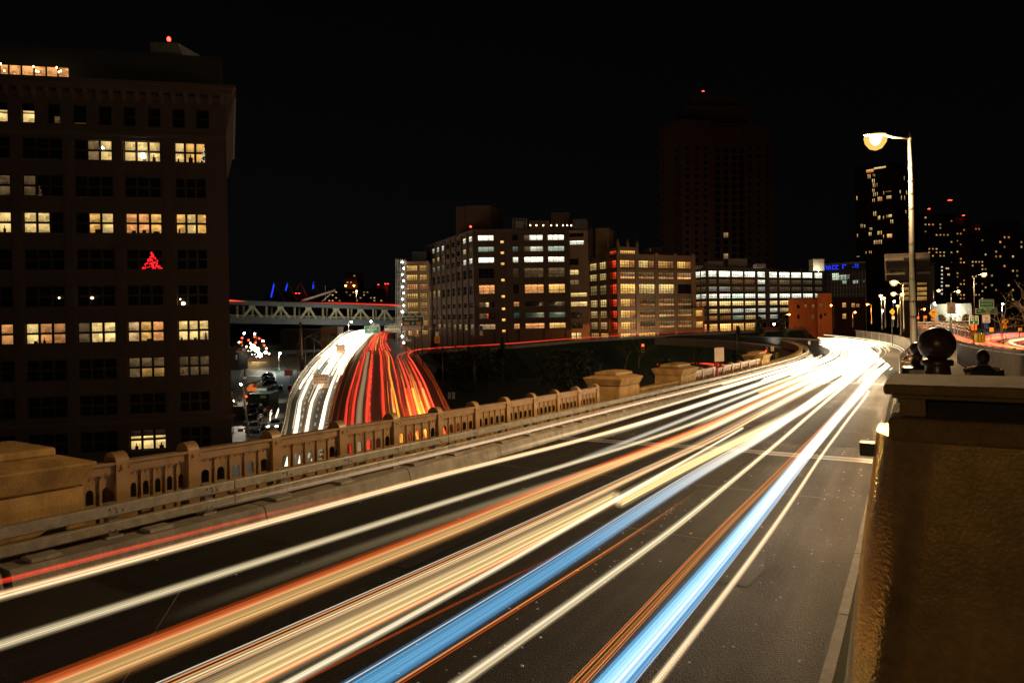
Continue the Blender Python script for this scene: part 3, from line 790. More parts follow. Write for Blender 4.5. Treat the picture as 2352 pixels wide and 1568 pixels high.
def add_pane(parent, F, a, z, w, h, y, code, glow, office=False, name='pane'):
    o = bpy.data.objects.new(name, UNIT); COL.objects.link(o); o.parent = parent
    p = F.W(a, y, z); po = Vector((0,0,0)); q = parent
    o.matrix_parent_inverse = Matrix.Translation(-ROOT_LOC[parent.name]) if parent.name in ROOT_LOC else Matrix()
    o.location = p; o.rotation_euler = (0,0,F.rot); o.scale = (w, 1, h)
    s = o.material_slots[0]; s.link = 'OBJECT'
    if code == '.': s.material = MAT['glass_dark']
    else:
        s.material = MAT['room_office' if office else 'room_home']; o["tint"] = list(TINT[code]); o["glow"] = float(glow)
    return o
ROOT_LOC = {}
def window(bld, F, r, nx, nz, code, glow=1.0, office=True, y=.25, bar=.07, edge=.09, split=None):
    """one window: glass pane with its frame grid as sub-part; split = list of (fraction0, fraction1, code, glow) for panes lit differently"""
    a0, a1, z0, z1 = r; w, h = a1-a0, z1-z0
    if split is None:
        o = add_pane(bld, F, a0, z0, w, h, y, code, glow, office, 'window')
        base = o
        fr = bpy.data.objects.new('frame', frame_mesh(w, h, nx, nz, bar, edge)); COL.objects.link(fr)
        fr.parent = o; k = fr.data
        ww, hh = round(w,1), round(h,1)
        fr.location = (0, -.004, 0); fr.scale = (1/ww, 1, 1/hh)
        return o
    k = frame_mesh(w, h, nx, nz, bar, edge)
    o = bpy.data.objects.new('window', k); COL.objects.link(o); o.parent = bld
    o.matrix_parent_inverse = Matrix.Translation(-ROOT_LOC[bld.name]); o.location = F.W(a0, y, z0); o.rotation_euler = (0,0,F.rot)
    o.scale = (w/round(w,1), 1, h/round(h,1))
    sx, sz = o.scale.x, o.scale.z
    for f0, f1, g0, g1, code_, glow_ in split:
        p = bpy.data.objects.new('pane', UNIT); COL.objects.link(p); p.parent = o
        p.location = (f0*w/sx, .02, g0*h/sz); p.scale = ((f1-f0)*w/sx, 1, (g1-g0)*h/sz)
        s = p.material_slots[0]; s.link='OBJECT'
        if code_ == '.': s.material = MAT['glass_dark']
        else: s.material = MAT['room_office' if office else 'room_home']; p["tint"]=list(TINT[code_]); p["glow"]=float(glow_)
    return o
def building(name, label, loc):
    t = thing(name, label, 'building', loc); ROOT_LOC[t.name] = Vector(loc); return t
def bpart(name, mb, mat, t, bevel=0):
    return fix_normals(obj(name, mb, mat, t))
def outline_box(fp, z0, z1):
    """prism over a ground outline"""
    return MB().prism([Vector((p.x,p.y,z0)) for p in fp], (0,0,z0), (0,0,z1))
# ======== big brick block on the left
FA = facade(0, 178.5, 517, 203, d1=78.0)          # wall top under the parapet
ztop = FA.zt
c0 = FA.W(-14, 0, 0); c1 = FA.W(FA.L, 0, 0)
A = building('brick_block', 'tall dark brick block with lit home windows and a lit penthouse strip', (c1.x-10, c1.y, 0))
FA = Facade(c0, c1, ztop, -.5)
V1 = [247,291],[323,371],[407,456],[490,537],[574,620],[655,702],[739,785],[821,867],[902,950],[984,1033]
uref = 330
rowz = [(FA.z(uref, b), FA.z(uref, a)) for a, b in V1]
zz = rowz
pitch = (zz[1][0]-zz[9][0])/8
rowz = [zz[0]] + [(zz[1][0]-pitch*k, zz[1][0]-pitch*k+(zz[3][1]-zz[3][0])) for k in range(0,9)] + [(zz[9][0]-pitch*k, zz[9][0]-pitch*k+2.3) for k in (1,2)]
vb = 513
bays = [(FA.a(u0,vb), FA.a(u1,vb)) for u0,u1 in ((-60,24),(52,145),(172,260),(287,371),(403,474))]
bw = bays[1][1]-bays[1][0]
bays = [(bays[1][0]-5.05*k, bays[1][0]-5.05*k+bw) for k in (3,2,1)] + bays[1:]
lit = {   # row: {bay: three panes}; letters are tint, digit tenths of strength
 1: {4:('.','d2','w9'),5:('w9','w12','w9'),6:('w9','y9','y8')},
 2: {3:('d1','.','.'),2:('.','.','d1')},
 3: {2:('.','w7','w9'),3:('w9','w9','.'),4:('.','y8','w8'),5:('o8','o9','y9'),6:('y9','w9','y9')},
 4: {}, 5: {},
 6: {2:('.','o5','o7'),3:('w10','o6','o4'),4:('d1','w10','w11'),5:('d6','y7','o8'),6:('w11','w10','w9')},
 7: {5:('d2','d2','d2'),6:('d1.4','d1.3','d1.5')},
 8: {},
 9: {5:('w9','w11','w10')},
}
lit[3][3] = ('w9','w8','.')
rects = []
single = []
vs = 268
for (u0,u1) in ((-15,17),(48,79),(107,138),(166,198),(225,256),(282,311),(338,368),(394,424),(449,480)):
    a, b = FA.a(u0,vs), FA.a(u1,vs); single.append((a,b,rowz[0][0],rowz[0][1]))
rects += single
for k in range(1, len(rowz)):
    for b in bays: rects.append((b[0], b[1], rowz[k][0], rowz[k][1]))
bpart('brick_wall', wall_with_holes(FA, rects, .5), MAT['brick_dark'], A)
# sills, pilaster strips, spandrel courses
for k in range(1, len(rowz)):
    for i, b in enumerate(bays):
        if i < 1: continue
        bpart('sill', MB().hexa([FA.W(x,y,z) for z in (rowz[k][0]-.16,rowz[k][0]-.004) for x,y in ((b[0]-.1,-.14),(b[1]+.1,-.14),(b[1]+.1,-.003),(b[0]-.1,-.003))]), MAT['brick_trim'], A)
def band(z0, z1, out, a0=None, a1=None, mat='brick_trim', name='band_course', t=A, F=FA):
    a0 = 0 if a0 is None else a0; a1 = F.L if a1 is None else a1
    return bpart(name, MB().hexa([F.W(x,y,z) for z in (z0,z1) for x,y in ((a0,-out),(a1,-out),(a1,-.003),(a0,-.003))]), MAT[mat], t)
band(rowz[0][0]-1.15, rowz[0][0]-.75, .18)
band(rowz[1][1]+.35, rowz[1][1]+.6, .10)
band(rowz[8][0]-.95, rowz[8][0]-.55, .22)
for a, b in zip(bays[1:-1], bays[2:]): 
    m_ = (a[1]+b[0])/2
    bpart('pilaster', MB().hexa([FA.W(x,y,z) for z in (rowz[8][0]-.5, rowz[1][1]+.3) for x,y in ((m_-.42,-.09),(m_+.42,-.09),(m_+.42,-.003),(m_-.42,-.003))]), MAT['brick_dark'], A)
# cornice with brackets
zc0 = rowz[0][1]+.8
band(ztop-.35, ztop+.05, 1.15, None, FA.L+1.2, name='cornice')
band(ztop-1.0, ztop-.36, .85, None, FA.L+.9, name='cornice')
band(zc0, zc0+.5, .25, None, FA.L+.25, name='band_course')
for a in np.arange(12.2, FA.L+.6, 1.27):
    bpart('bracket', MB().hexa([FA.W(x,y,z) for z,o in ((ztop-2.0,.15),(ztop-1.004,.75)) for x,y in ((a-.22,-o),(a+.22,-o),(a+.22,-.003),(a-.22,-.003))]), MAT['brick_trim'], A)
# side wall toward the street, roof, back
e_side = Vector((ray(527,700).x, 1, 0)); cs = c1 + e_side.normalized()*32
FS = Facade(c1, cs, ztop, -.5)
side_rects = []
for k in range(1, len(rowz)):
    for q in range(6): side_rects.append((2.2+q*5, 5.2+q*5, rowz[k][0], rowz[k][1]))
bpart('brick_wall', wall_with_holes(FS, side_rects, .4), MAT['brick_dark'], A)
for r in side_rects: add_pane(A, FS, r[0], r[2], r[1]-r[0], r[3]-r[2], .38, '.', 0, name='window')
band(ztop-1.0, ztop+.04, 1.15, -.02, 32, name='cornice', F=FS)
band(rowz[8][0]-.95, rowz[8][0]-.55, .22, 0, 32, F=FS)
for q in np.arange(.6, 30, 1.4):
    bpart('bracket', MB().hexa([FS.W(x,y,z) for z,o in ((zc0-2.8,.15),(ztop-1.004,.95)) for x,y in ((q-.25,-o),(q+.25,-o),(q+.25,-.003),(q-.25,-.003))]), MAT['brick_trim'], A)
back = c0 + e_side.normalized()*32
bpart('roof', outline_box([c0,c1,cs,back], ztop-.4, ztop-.1), MAT['roof_tar'], A)
bpart('back_wall', MB().quad(Vector((c0.x,c0.y,-.5)),Vector((back.x,back.y,-.5)),Vector((back.x,back.y,ztop)),Vector((c0.x,c0.y,ztop))).quad(Vector((cs.x,cs.y,-.5)),Vector((back.x,back.y,-.5)),Vector((back.x,back.y,ztop)),Vector((cs.x,cs.y,ztop))), MAT['brick_dark'], A)
# windows of the facade
def code(s): return (s[0], float(s[1:])/10 if len(s)>1 else 0)
for i, r in enumerate(single):
    sp = [(0,1,0,.5,'.',0),(0,1,.5,1,'.',0)]
    if i == 0: sp = [(0,1,0,.5,'w',.95),(0,1,.5,.62,'w',.9),(0,1,.62,1,'.',0)]
    if i == 1: sp = [(0,1,0,.55,'w',1.0),(0,1,.55,.62,'w',1.0),(0,1,.62,1,'.',0)]
    if i == 2: sp = [(0,.5,0,.5,'.',0),(.5,1,0,.4,'d',.10),(.5,1,.4,.5,'.',0),(0,1,.5,1,'.',0)]
    if i == 3: sp = [(0,1,0,.12,'o',.05),(0,1,.12,1,'.',0)]
    window(A, FA, r, 1, 2, '.', split=sp, office=False, y=.3, bar=.12, edge=.10)
for k in range(1, len(rowz)):
    for j, b in enumerate(bays):
        if j < 1: continue
        r = (b[0], b[1], rowz[k][0], rowz[k][1])
        L3 = lit.get(k, {}).get(j, ('.','.','.'))
        sp = []
        for q in range(3):
            c_, g_ = code(L3[q])
            if c_ == 'd' and k == 7:
                sp += [(q/3,(q+1)/3,.5,1,'d',g_*.55),(q/3,(q+1)/3,0,.5,'y' if j==5 and q>0 else 'd',g_*(1.6 if j==5 and q>0 else .7))]
            elif k == 9 and c_ != '.':
                sp += [(q/3,(q+1)/3,0,.55,c_,g_),(q/3,(q+1)/3,.55,.66,c_,g_),(q/3,(q+1)/3,.66,1,'d',.015)]
            else:
                sp += [(q/3,(q+1)/3,0,.5,c_,g_),(q/3,(q+1)/3,.5,1,c_,g_*(.9 if c_!='.' else 1))]
        window(A, FA, r, 3, 2, '.', split=sp, office=False, y=.3, bar=.26 if False else .24, edge=.10)
# penthouse, set back, with a lit strip of windows on its left
pz = ztop-.1
ph0, ph1 = FA.a(-30,160), FA.a(515,200)-.6
FP = Facade(FA.W(0,1.8,0), FA.W(ph1,1.8,0), FA.z(300,118)+.3, pz)
za, zb_ = FP.z(80,179.5), FP.z(80,151)
gl = [(FP.a(u0,165), FP.a(u1,165), za, zb_) for u0,u1 in ((-32,-2),(-1,19),(20,48),(49,77),(78,105),(106,132),(133,158))]
bpart('penthouse_wall', wall_with_holes(FP, gl, .3), MAT['roof_tar'], A)
for r,g in zip(gl,(.8,.95,1.0,1.1,1.0,.95,.8)): window(A, FP, r, 1, 1, 'o', g, False, .12, .06, .06, split=[(0,1,0,.28,'o',g*1.0),(0,1,.28,1,'o',g)])
bpart('penthouse_roof', outline_box([FP.W(0,0,0),FP.W(FP.L,0,0),FP.W(FP.L,0,0)+e_side.normalized()*12,FP.W(0,12,0)], FP.zt-.05, FP.zt+.25), MAT['roof_tar'], A)
bpart('penthouse_wall', MB().quad(FP.W(FP.L,0,pz),FP.W(FP.L,0,pz)+e_side.normalized()*12,FP.W(FP.L,0,FP.zt)+e_side.normalized()*12,FP.W(FP.L,0,FP.zt)), MAT['roof_tar'], A)
# pale tank house on the roof with a sloping end
D_ = 86
q = [at(345,97,D_), at(408,99,D_), at(427,150,D_), at(345,152,D_)]
o = bpart('tank_house', MB().prism([q[3],q[2],q[1],q[0]], (0,0,0), (1.5,7,0)), MAT['roof_metal'], A)
bpart('roof_shed', MB().hexa([at(352,148,84)+Vector((0,y,0)) if False else p for p in [at(355,155,84),at(418,157,84),at(418,157,84)+Vector((1,4,0)),at(355,155,84)+Vector((1,4,0)),at(355,138,84),at(410,140,84),at(410,140,84)+Vector((1,4,0)),at(355,138,84)+Vector((1,4,0))]]), MAT['roof_tar'], A)
beacon_p = at(388,97,86.5)
def beacon(p, label, group='red aircraft warning lights', r=.22, mat='lamp_red'):
    t = thing('warning_light', label, 'beacon', (p.x,p.y,p.z), group)
    obj('lens', MB().lathe([(r*.7,.1),(r,.25),(r,.45),(r*.6,.62),(.01,.68)], 10), MAT[mat], t, True, world=False)
    obj('base', MB().lathe([(r*.5,-.1),(r*.5,.098)], 8), MAT['dark_metal'], t, world=False)
    return t
beacon(beacon_p, 'red warning light on the pale sloped tank house of the brick block')
# string bulbs and small lamps in front of the penthouse strip
for k_,(u,v) in enumerate(((2,148),(10,163),(77,154),(83,164),(88,165),(130,156),(135,166),(140,164))):
    p = at(u,v,FP.W(FP.a(u,v),0,0).y-1.2); t = thing('terrace_bulb',ORD[k_]+' warm bulb from the left over the penthouse terrace of the brick block','bulb',(p.x,p.y,p.z),'terrace bulbs on the brick block')
    obj('bulb', MB().lathe([(.02,.14),(.05,.08),(.07,0),(.05,-.06),(.01,-.09)],8), MAT['string_bulb'], t, True, world=False)
    obj('socket', MB().lathe([(.025,.142),(.025,.22)],6), MAT['dark_metal'], t, world=False)
# things seen inside the rooms
def xmas_tree(u, v, hgt, label, mat, nl=46, dep=.55, red=False):
    a, z = FA.az(u, v); p = FA.W(a, dep-.55+.22, z)
    t = thing('christmas_tree', label, 'christmas tree', (p.x,p.y,p.z))
    m = MB()
    for k in range(5):
        z0 = hgt*(.08+.18*k); r0 = hgt*(.27 if not red else .5)*(1-k/5.6); m.lathe([(r0*.99,z0),(r0*.45,z0+hgt*.14),(.01,z0+hgt*.27)],9)
    for i_,vv in enumerate(m.v): m.v[i_] = (vv[0], vv[1]*.12, vv[2])
    o = obj('branches', m, MAT['leaf'], t, world=False); o.rotation_euler=(0,0,FA.rot)
    b = MB()
    for i in range(nl):
        f = rng.random()**.7; zz_ = hgt*(1-f)*.95+.05; x = rng.uniform(-1,1)*hgt*(.26 if not red else .52)*f; rr = hgt*(.011 if not red else .03)
        b.lathe([(rr*.5,-rr*.7),(rr,0),(rr*.5,rr*.7)], 5, (x,-.10*hgt*.4-.02,zz_))
    o = obj('lights', b, mat, t, world=False); o.rotation_euler=(0,0,FA.rot); o["kind"]='stuff'
    return t
emit('tree_warm', (1.0,.80,.45), 5.0); emit('tree_dim', (1.0,.5,.25), 1.2)
xmas_tree(468, 372, 1.7, 'small christmas tree with white lights in a lit upper corner window', MAT['tree_warm'], 60)
xmas_tree(90, 455, 1.4, 'faint christmas tree with warm lights in a half dark window', MAT['tree_dim'], 26)
xmas_tree(349, 618, 2.0, 'christmas tree glowing all red in a dark window of the brick block', MAT['tree_red'], 95, red=True)
xmas_tree(472, 783, 1.1, 'small green tree with lights behind the rightmost bright window', MAT['tree_dim'], 24)
xmas_tree(418, 860, 1.0, 'tree with many faint lights behind a blind in the corner bay', MAT['tree_dim'], 40)
def room_lamp(u, v, r, label, mat):
    a, z = FA.az(u, v); p = FA.W(a, .18, z); t = thing('room_lamp', label, 'lamp', (p.x,p.y,p.z), 'lamps seen in the windows of the brick block')
    obj('globe', MB().lathe([(r*.3,-r),(r*.8,-r*.6),(r,0),(r*.8,r*.6),(r*.3,r)],12), mat, t, True, world=False)
    obj('stem', MB().lathe([(.012,r),(.012,r+.5)],6), MAT['dark_metal'], t, world=False)
room_lamp(327, 357, .26, 'glaring ceiling lamp in the brightest upper window', MAT['lamp_white'])
room_lamp(420, 697, .20, 'single warm lamp in a dark corner window', MAT['string_bulb'])
room_lamp(413, 687, .07, 'tiny lamp beside the single warm lamp in the corner window', MAT['string_bulb'])
room_lamp(234, 338, .10, 'small ceiling lamp behind the half curtained window', MAT['lamp_white'])
room_lamp(134, 684, .08, 'small lamp reflected in a dark window of the second bay', MAT['string_bulb'])  # added globe glows where the pane would only mirror a lamp
room_lamp(210, 684, .12, 'yellow lamp in a dark window of the third bay', MAT['string_bulb'])
# furniture silhouettes against the lit rooms
k = 0
for row in (1,3,6,9):
    for j, L3 in lit[row].items():
        for q in range(3):
            c_, g_ = code(L3[q])
            if c_ in '.d' or g_ < .5 or rng.random()<.45: continue
            a0 = bays[j][0]+bw*0 + (bays[j][1]-bays[j][0])*q/3; w = (bays[j][1]-bays[j][0])/3
            m = MB(); x = a0+w*rng.uniform(.2,.6); ww = w*rng.uniform(.15,.5); hh = rng.uniform(.18,.6); z0 = rowz[row][0]+.1
            m.hexa([FA.W(xx,y,z) for z in (z0,z0+hh) for xx,y in ((x,.285),(x+ww,.285),(x+ww,.312),(x,.312))])
            if rng.random()<.5: m.hexa([FA.W(xx,y,z) for z in (z0+hh+.003,z0+hh+.3) for xx,y in ((x+ww*.3,.285),(x+ww*.6,.285),(x+ww*.6,.312),(x+ww*.3,.312))])
            t = tag(fix_normals(obj('furniture', m, MAT['coat_brown'])), 'furniture in the '+('left','middle','right')[q]+' pane, '+{1:'topmost lit',3:'second lit',6:'third lit',9:'lowest lit'}[row]+' row, '+{2:'fifth',3:'fourth',4:'third',5:'second',6:'first'}[j]+' bay from the corner', 'furniture', 'furniture seen in the lit rooms')
            k += 1
# ======== the loft buildings in the middle distance
def jitter(g, s=.25): return float(g*(1+rng.uniform(-s,s)))
def V(x0, y0, k): return lambda x, y: (x0+x*k, y0+y*k)
q4 = V(890, 430.7, .3174)
# ---- dark loft block, front and receding left face
FB = facade(1087, 529, 1307, 527.5, d0=225.0)
FBl = Facade(at_z(980, 567, FB.zt), at(1087, 529, 225.0), FB.zt)
B = building('loft_block', 'wide dark loft block with white office windows on its upper floors', tuple(FB.W(FB.L/2,0,0)))
rows = [(345,385),(428,465),(505,545),(585,655),(705,770),(830,865),(910,950),(988,1028)]
cols = [(650,777),(907,955),(990,1130),(1160,1282)]
rz = [(FB.z(*q4(714,b)), FB.z(*q4(714,a))) for a,b in rows]
ca = [(FB.a(*q4(a,560)), FB.a(*q4(b,560))) for a,b in cols]
rects = [(c[0],c[1],r[0],r[1]) for r in rz for c in ca]
st = [(FB.a(*q4(820,560)),FB.a(*q4(847,560)),FB.z(*q4(832,b)),FB.z(*q4(832,a))) for a,b in ((384,404),(463,483),(543,562),(660,680),(779,798),(868,888),(948,968),(1028,1048))]
bpart('wall', wall_with_holes(FB, rects+st, .4), MAT['loft_brown'], B)
litB = [['c14','.','c12','c14'],['g3','g1','c6','g5'],['c16','c10','c16','c14'],['.','d.4','d.9','d1'],['o9','.','o8','y9'],['.','o5','.','.'],['.','t.5','t.3','t.7'],['d4','o7','o8','y8']]
halfB = {(0,2):(.3,1),(1,2):(.32,1),(0,3):(0,1),(5,0):(.45,.62),(6,0):(.5,.58)}
for i,r in enumerate(rz):
    for j,c in enumerate(ca):
        cc, g = code(litB[i][j]); nx = max(2,int((c[1]-c[0])/1.9))
        if i==5 and j==0: cc,g='.',0
        if (i,j) in halfB:
            f0,f1 = halfB[(i,j)]; sp = ([(0,f0,0,1,'d',.10)] if f0>0 else []) + [(f0,f1,0,1,cc if cc!='.' else ('w' if i==5 else 'r'),g or .8)] + ([(f1,1,0,1,'.',0)] if f1<1 else [])
            window(B, FB, (c[0],c[1],r[0],r[1]), nx, 2 if i>2 else 1, cc, g, split=sp, bar=.12)
        else: window(B, FB, (c[0],c[1],r[0],r[1]), nx, 3 if i in (3,4) else (2 if i>2 else 1), cc, g, bar=.10)
for k_,r in enumerate(st): window(B, FB, r, 1, 1, 'y', jitter(1.1,.15), bar=.1, edge=.07)
# left face: eight bays, seen almost edge on
nb = 9; aL = FBl.L
litL = [[0,5,7,9,0,0,0,9,10],[0,3,6,1,0,0,0,6,1],[0,2,2,1,0,0,0,10,11],[0,0,0,0,0,0,0,0,0],[2,3,3,0,0,0,0,0,0],[0,1,1,0,0,0,0,0,0],[0,0,1,0,0,0,0,0,0],[0,0,3,2,1,2,3,3,2]]
lr = []
for i,r in enumerate(rz):
    for j in range(nb): lr.append((aL*(j+.2)/nb, aL*(j+.82)/nb, r[0], r[1]))
bpart('wall', wall_with_holes(FBl, lr, .4), MAT['loft_brown'], B)
for i,r in enumerate(rz):
    for j in range(nb):
        g = litL[i][j]/10; cc = '.' if g==0 else ('c' if i in (0,2) else ('b' if (i==3) else 'w'))
        window(B, FBl, lr[i*nb+j], 3, 2, cc, g, bar=.16)
for j in range(nb+1):
    a = aL*j/nb; bpart('pilaster', MB().hexa([FBl.W(x,y,z) for z in (-.5, FB.zt+.2) for x,y in ((a-.5,-.35),(a+.5,-.35),(a+.5,-.004),(a-.5,-.004))]), MAT['loft_brown'], B)
for u in (640,790,880,965,1145,1300):
    a = FB.a(*q4(u,560)); bpart('pilaster', MB().hexa([FB.W(x,y,z) for z in (-.5, FB.zt+.3) for x,y in ((a-.9,-.3),(a+.9,-.3),(a+.9,-.004),(a-.9,-.004))]), MAT['loft_brown'], B)
P_ = [FB.W(0,0,0), FB.W(FB.L,0,0), FB.W(FB.L,45,0), FB.W(0,45,0)]
bl = FBl.W(0,0,0)
bpart('roof', outline_box([FB.W(0,0.02,0), FB.W(FB.L,.02,0), FB.W(FB.L,40,0), bl+Vector((14,6,0)), bl], FB.zt-.6, FB.zt-.1), MAT['roof_tar'], B)
bpart('wall', MB().quad(FB.W(FB.L,0,-.5),FB.W(FB.L,40,-.5),FB.W(FB.L,40,FB.zt),FB.W(FB.L,0,FB.zt)), MAT['loft_brown'], B)
band(FB.zt-.5, FB.zt+.35, .4, name='parapet', t=B, F=FB, mat='loft_brown'); band(FB.zt-.5, FB.zt+.35, .4, name='parapet', t=B, F=FBl, mat='loft_brown')
def roofbox(t, name, u0, v0, u1, v1, d, depth, mat, side=0):
    p = [at(u0,v1,d),at(u1,v1,d)]; q_ = [at(u0,v0,d),at(u1,v0,d)]; dv = Vector((side,depth,0))
    return bpart(name, MB().hexa([p[0],p[1],p[1]+dv,p[0]+dv,q_[0],q_[1],q_[1]+dv,q_[0]+dv]), MAT[mat], t)
roofbox(B,'bulkhead',1070,472,1127,530,236,14,'loft_brown',4); roofbox(B,'bulkhead',1047,474,1069,545,238,12,'loft_brown',4)
def scaffold(t, u0, v0, u1, v1, d, nx, nz, depth=4, mat='galvanised', name='roof_frame'):
    m = MB(); w=.16
    for i in range(nx+1):
        u = u0+(u1-u0)*i/nx
        for dd in (0,depth): m.bar(at(u,v1,d)+Vector((0,dd,0)), at(u,v0,d)+Vector((0,dd,0)), w)
    for j in range(nz+1):
        v = v0+(v1-v0)*j/nz
        for dd in (0,depth): m.bar(at(u0,v,d)+Vector((0,dd,0)), at(u1,v,d)+Vector((0,dd,0)), w*.8)
    o = bpart(name, m, MAT[mat], t); return o
scaffold(B,1178,502,1210,526,228,4,3); roofbox(B,'tank',1184,508,1200,525,230,4,'roof_metal')
roofbox(B,'roof_room',1216,507,1262,525,234,8,'loft_brown'); roofbox(B,'roof_room',1266,488,1308,524,240,10,'loft_brown',2); roofbox(B,'roof_room',1282,503,1345,526,242,8,'loft_brown',2)
def louvre(t,u0,v0,u1,v1,d,n,mat='roof_metal',depth=4):
    roofbox(t,'cooling_unit',u0,v0,u1,v1,d+.4,depth,'dark_metal')
    for k in range(n):
        a = v0+(v1-v0)*(k+.15)/n; b = v0+(v1-v0)*(k+.7)/n
        bpart('louvre', MB().hexa([at(u0,b,d),at(u1,b,d),at(u1,b,d+.38),at(u0,b,d+.38),at(u0,a,d+.2),at(u1,a,d+.2),at(u1,a,d+.38),at(u0,a,d+.38)]), MAT[mat], t)
louvre(B,1316,503,1349,526,236,9)
beacon(at(1081,523,226), 'red light at the roof corner of the dark loft block', r=.35)
for k_,u in enumerate((1218,1232,1248,1266,1279,1293,1303,1312)): 
    p=at(u,518,231); t=thing('roof_bulb',ORD[k_]+' bulb from the left in the string on the loft block roof','bulb',(p.x,p.y,p.z),'string of bulbs on the loft block roof')
    obj('bulb', MB().lathe([(.05,.3),(.18,.15),(.2,0),(.12,-.15),(.02,-.2)],8), MAT['string_bulb'], t, True, world=False); obj('socket', MB().lathe([(.06,.31),(.06,.5)],6), MAT['dark_metal'], t, world=False)
# annex on the right of it with a stair tower
FX = facade(1307, 529, 1347, 528, d0=236.0)
X = building('loft_annex', 'narrow brown annex between the dark loft block and the tan corner tower block', tuple(FX.W(FX.L/2,0,0)))
ax = [(FX.a(*q4(1318,400)),FX.a(*q4(1422,400)),FX.z(*q4(1370,b)),FX.z(*q4(1370,a))) for a,b in ((328,358),(383,414))]
ax2 = [(FX.a(*q4(1320,600)),FX.a(*q4(1384,600)),FX.z(*q4(1350,b)),FX.z(*q4(1350,a))) for a,b in ((515,560),(595,632),(668,703))]
ax3 = [(FX.a(*q4(1325,750)),FX.a(*q4(1445,750)),FX.z(*q4(1385,b)),FX.z(*q4(1385,a))) for a,b in ((760,790),(825,860))] 
ax4 = [(FX.a(*q4(x,950)),FX.a(*q4(x+40,950)),FX.z(*q4(1350,b)),FX.z(*q4(1350,a))) for a,b in ((900,945),(975,1020)) for x in (1330,1372)]
ax5 = [(FX.a(*q4(x,1070)),FX.a(*q4(x+34,1070)),FX.z(*q4(1350,1098)),FX.z(*q4(1350,1050))) for x in (1332,1370)]
FX2 = Facade(FX.W(0,0,0), FX.W(FX.a(1347,700),0,0), FX.zt)
allx = ax+ax2+ax3+ax4+ax5
bpart('wall', wall_with_holes(FX2, allx, .4, a1=max(FX2.L, max(r[1] for r in allx)+.6)), MAT['loft_tan'], X)
for r,cc,g in zip(allx, ['.','c','.','w','d','w','w','.','.','.','.','w','w'], [0,1.1,0,.8,.2,.8,.9,0,0,0,0,.9,.8]): window(X, FX2, r, max(2,int((r[1]-r[0])/2)), 2, cc, g, bar=.12)
bpart('roof', outline_box([FX2.W(0,.02,0),FX2.W(FX2.L,.02,0),FX2.W(FX2.L,20,0),FX2.W(0,20,0)], FX.zt-.5, FX.zt-.1), MAT['roof_tar'], X)
roofbox(X,'stair_tower',1368,524,1399,586,252,9,'loft_tan',3); roofbox(X,'stair_tower',1347,524,1367,590,254,9,'loft_brown',3)
# ---- tan loft building with corner tower
FCt = facade(1397, 567, 1465, 566, d0=240.0)
FC = facade(1418, 584, 1597, 590, d0=240.0)
C0 = FC.W(0,0,0)
FCl = Facade(at_z(1333, 598, FC.zt), Vector((C0.x,C0.y,FC.zt)), FC.zt)
Cb = building('corner_tower_block', 'tan loft building with a finialled corner tower and big gridded windows', tuple(FC.W(FC.L/2,0,0)))
rows = [(525,578),(610,660),(697,768),(805,860),(888,942),(972,1025),(1055,1092)]
rz = [(FC.z(*q4(1740,b)), FC.z(*q4(1740,a))) for a,b in rows]
cols = [(1685,1795),(1815,1935),(1960,2075),(2095,2200)]
ca = [(FC.a(*q4(a,730)), FC.a(*q4(b,730))) for a,b in cols]
zt_ = FC.z(*q4(1740,430))
tw = [(ca[0][0], ca[0][1], FC.z(*q4(1740,488)), FC.z(*q4(1740,456)))]
rects = [(c[0],c[1],r[0],r[1]) for r in rz for c in ca]
bpart('wall', wall_with_holes(FC, rects, .4), MAT['loft_tan'], Cb)
# tower storey
FT = Facade(FC.W(-.1,-.35,0), FC.W(ca[0][1]+1.3,-.35,0), zt_, FC.zt)
bpart('tower_wall', wall_with_holes(FT, [(ca[0][0]+.1,ca[0][1]+.1,tw[0][2],tw[0][3])], .4), MAT['loft_tan'], Cb)
window(Cb, FT, (ca[0][0]+.1,ca[0][1]+.1,tw[0][2],tw[0][3]), 8, 2, 'y', .9, bar=.14)
FTl = Facade(FCl.W(FCl.a(1397,640),-.35,0), FCl.W(FCl.L+.1,-.35,0), zt_, FC.zt)
rr_ = (FTl.a(1400,580), FTl.a(1415,580), tw[0][2], tw[0][3]); bpart('tower_wall', wall_with_holes(FTl, [rr_], .4), MAT['loft_tan'], Cb)
window(Cb, FTl, rr_, 4, 2, 'r', .7, bar=.2)
bpart('tower_roof', outline_box([FTl.W(0,0,0),FTl.W(FTl.L,0,0),FT.W(FT.L,0,0),FT.W(FT.L,0,0)+(FTl.W(0,0,0)-FTl.W(FTl.L,0,0))], zt_-.3, zt_), MAT['roof_tar'], Cb)
for p in (FT.W(.3,0.3,zt_),FT.W(FT.L-.3,.3,zt_),FTl.W(.3,.3,zt_),FT.W(FT.L*.5,.3,zt_)):
    bpart('finial', MB().lathe([(.55,0),(.55,.9),(.75,1.0),(.5,1.5),(.05,2.9)],6,tuple(p)), MAT['loft_tan'], Cb)
litC = [['y10','w7','y6','y9'],['o6','o3','w3','y8'],['y13','w9','w9','.'],['y9','o2','o4','o2'],['y11','o3','w4','o3'],['y10','o2','o4','o3'],['y14','y8','.','.']]
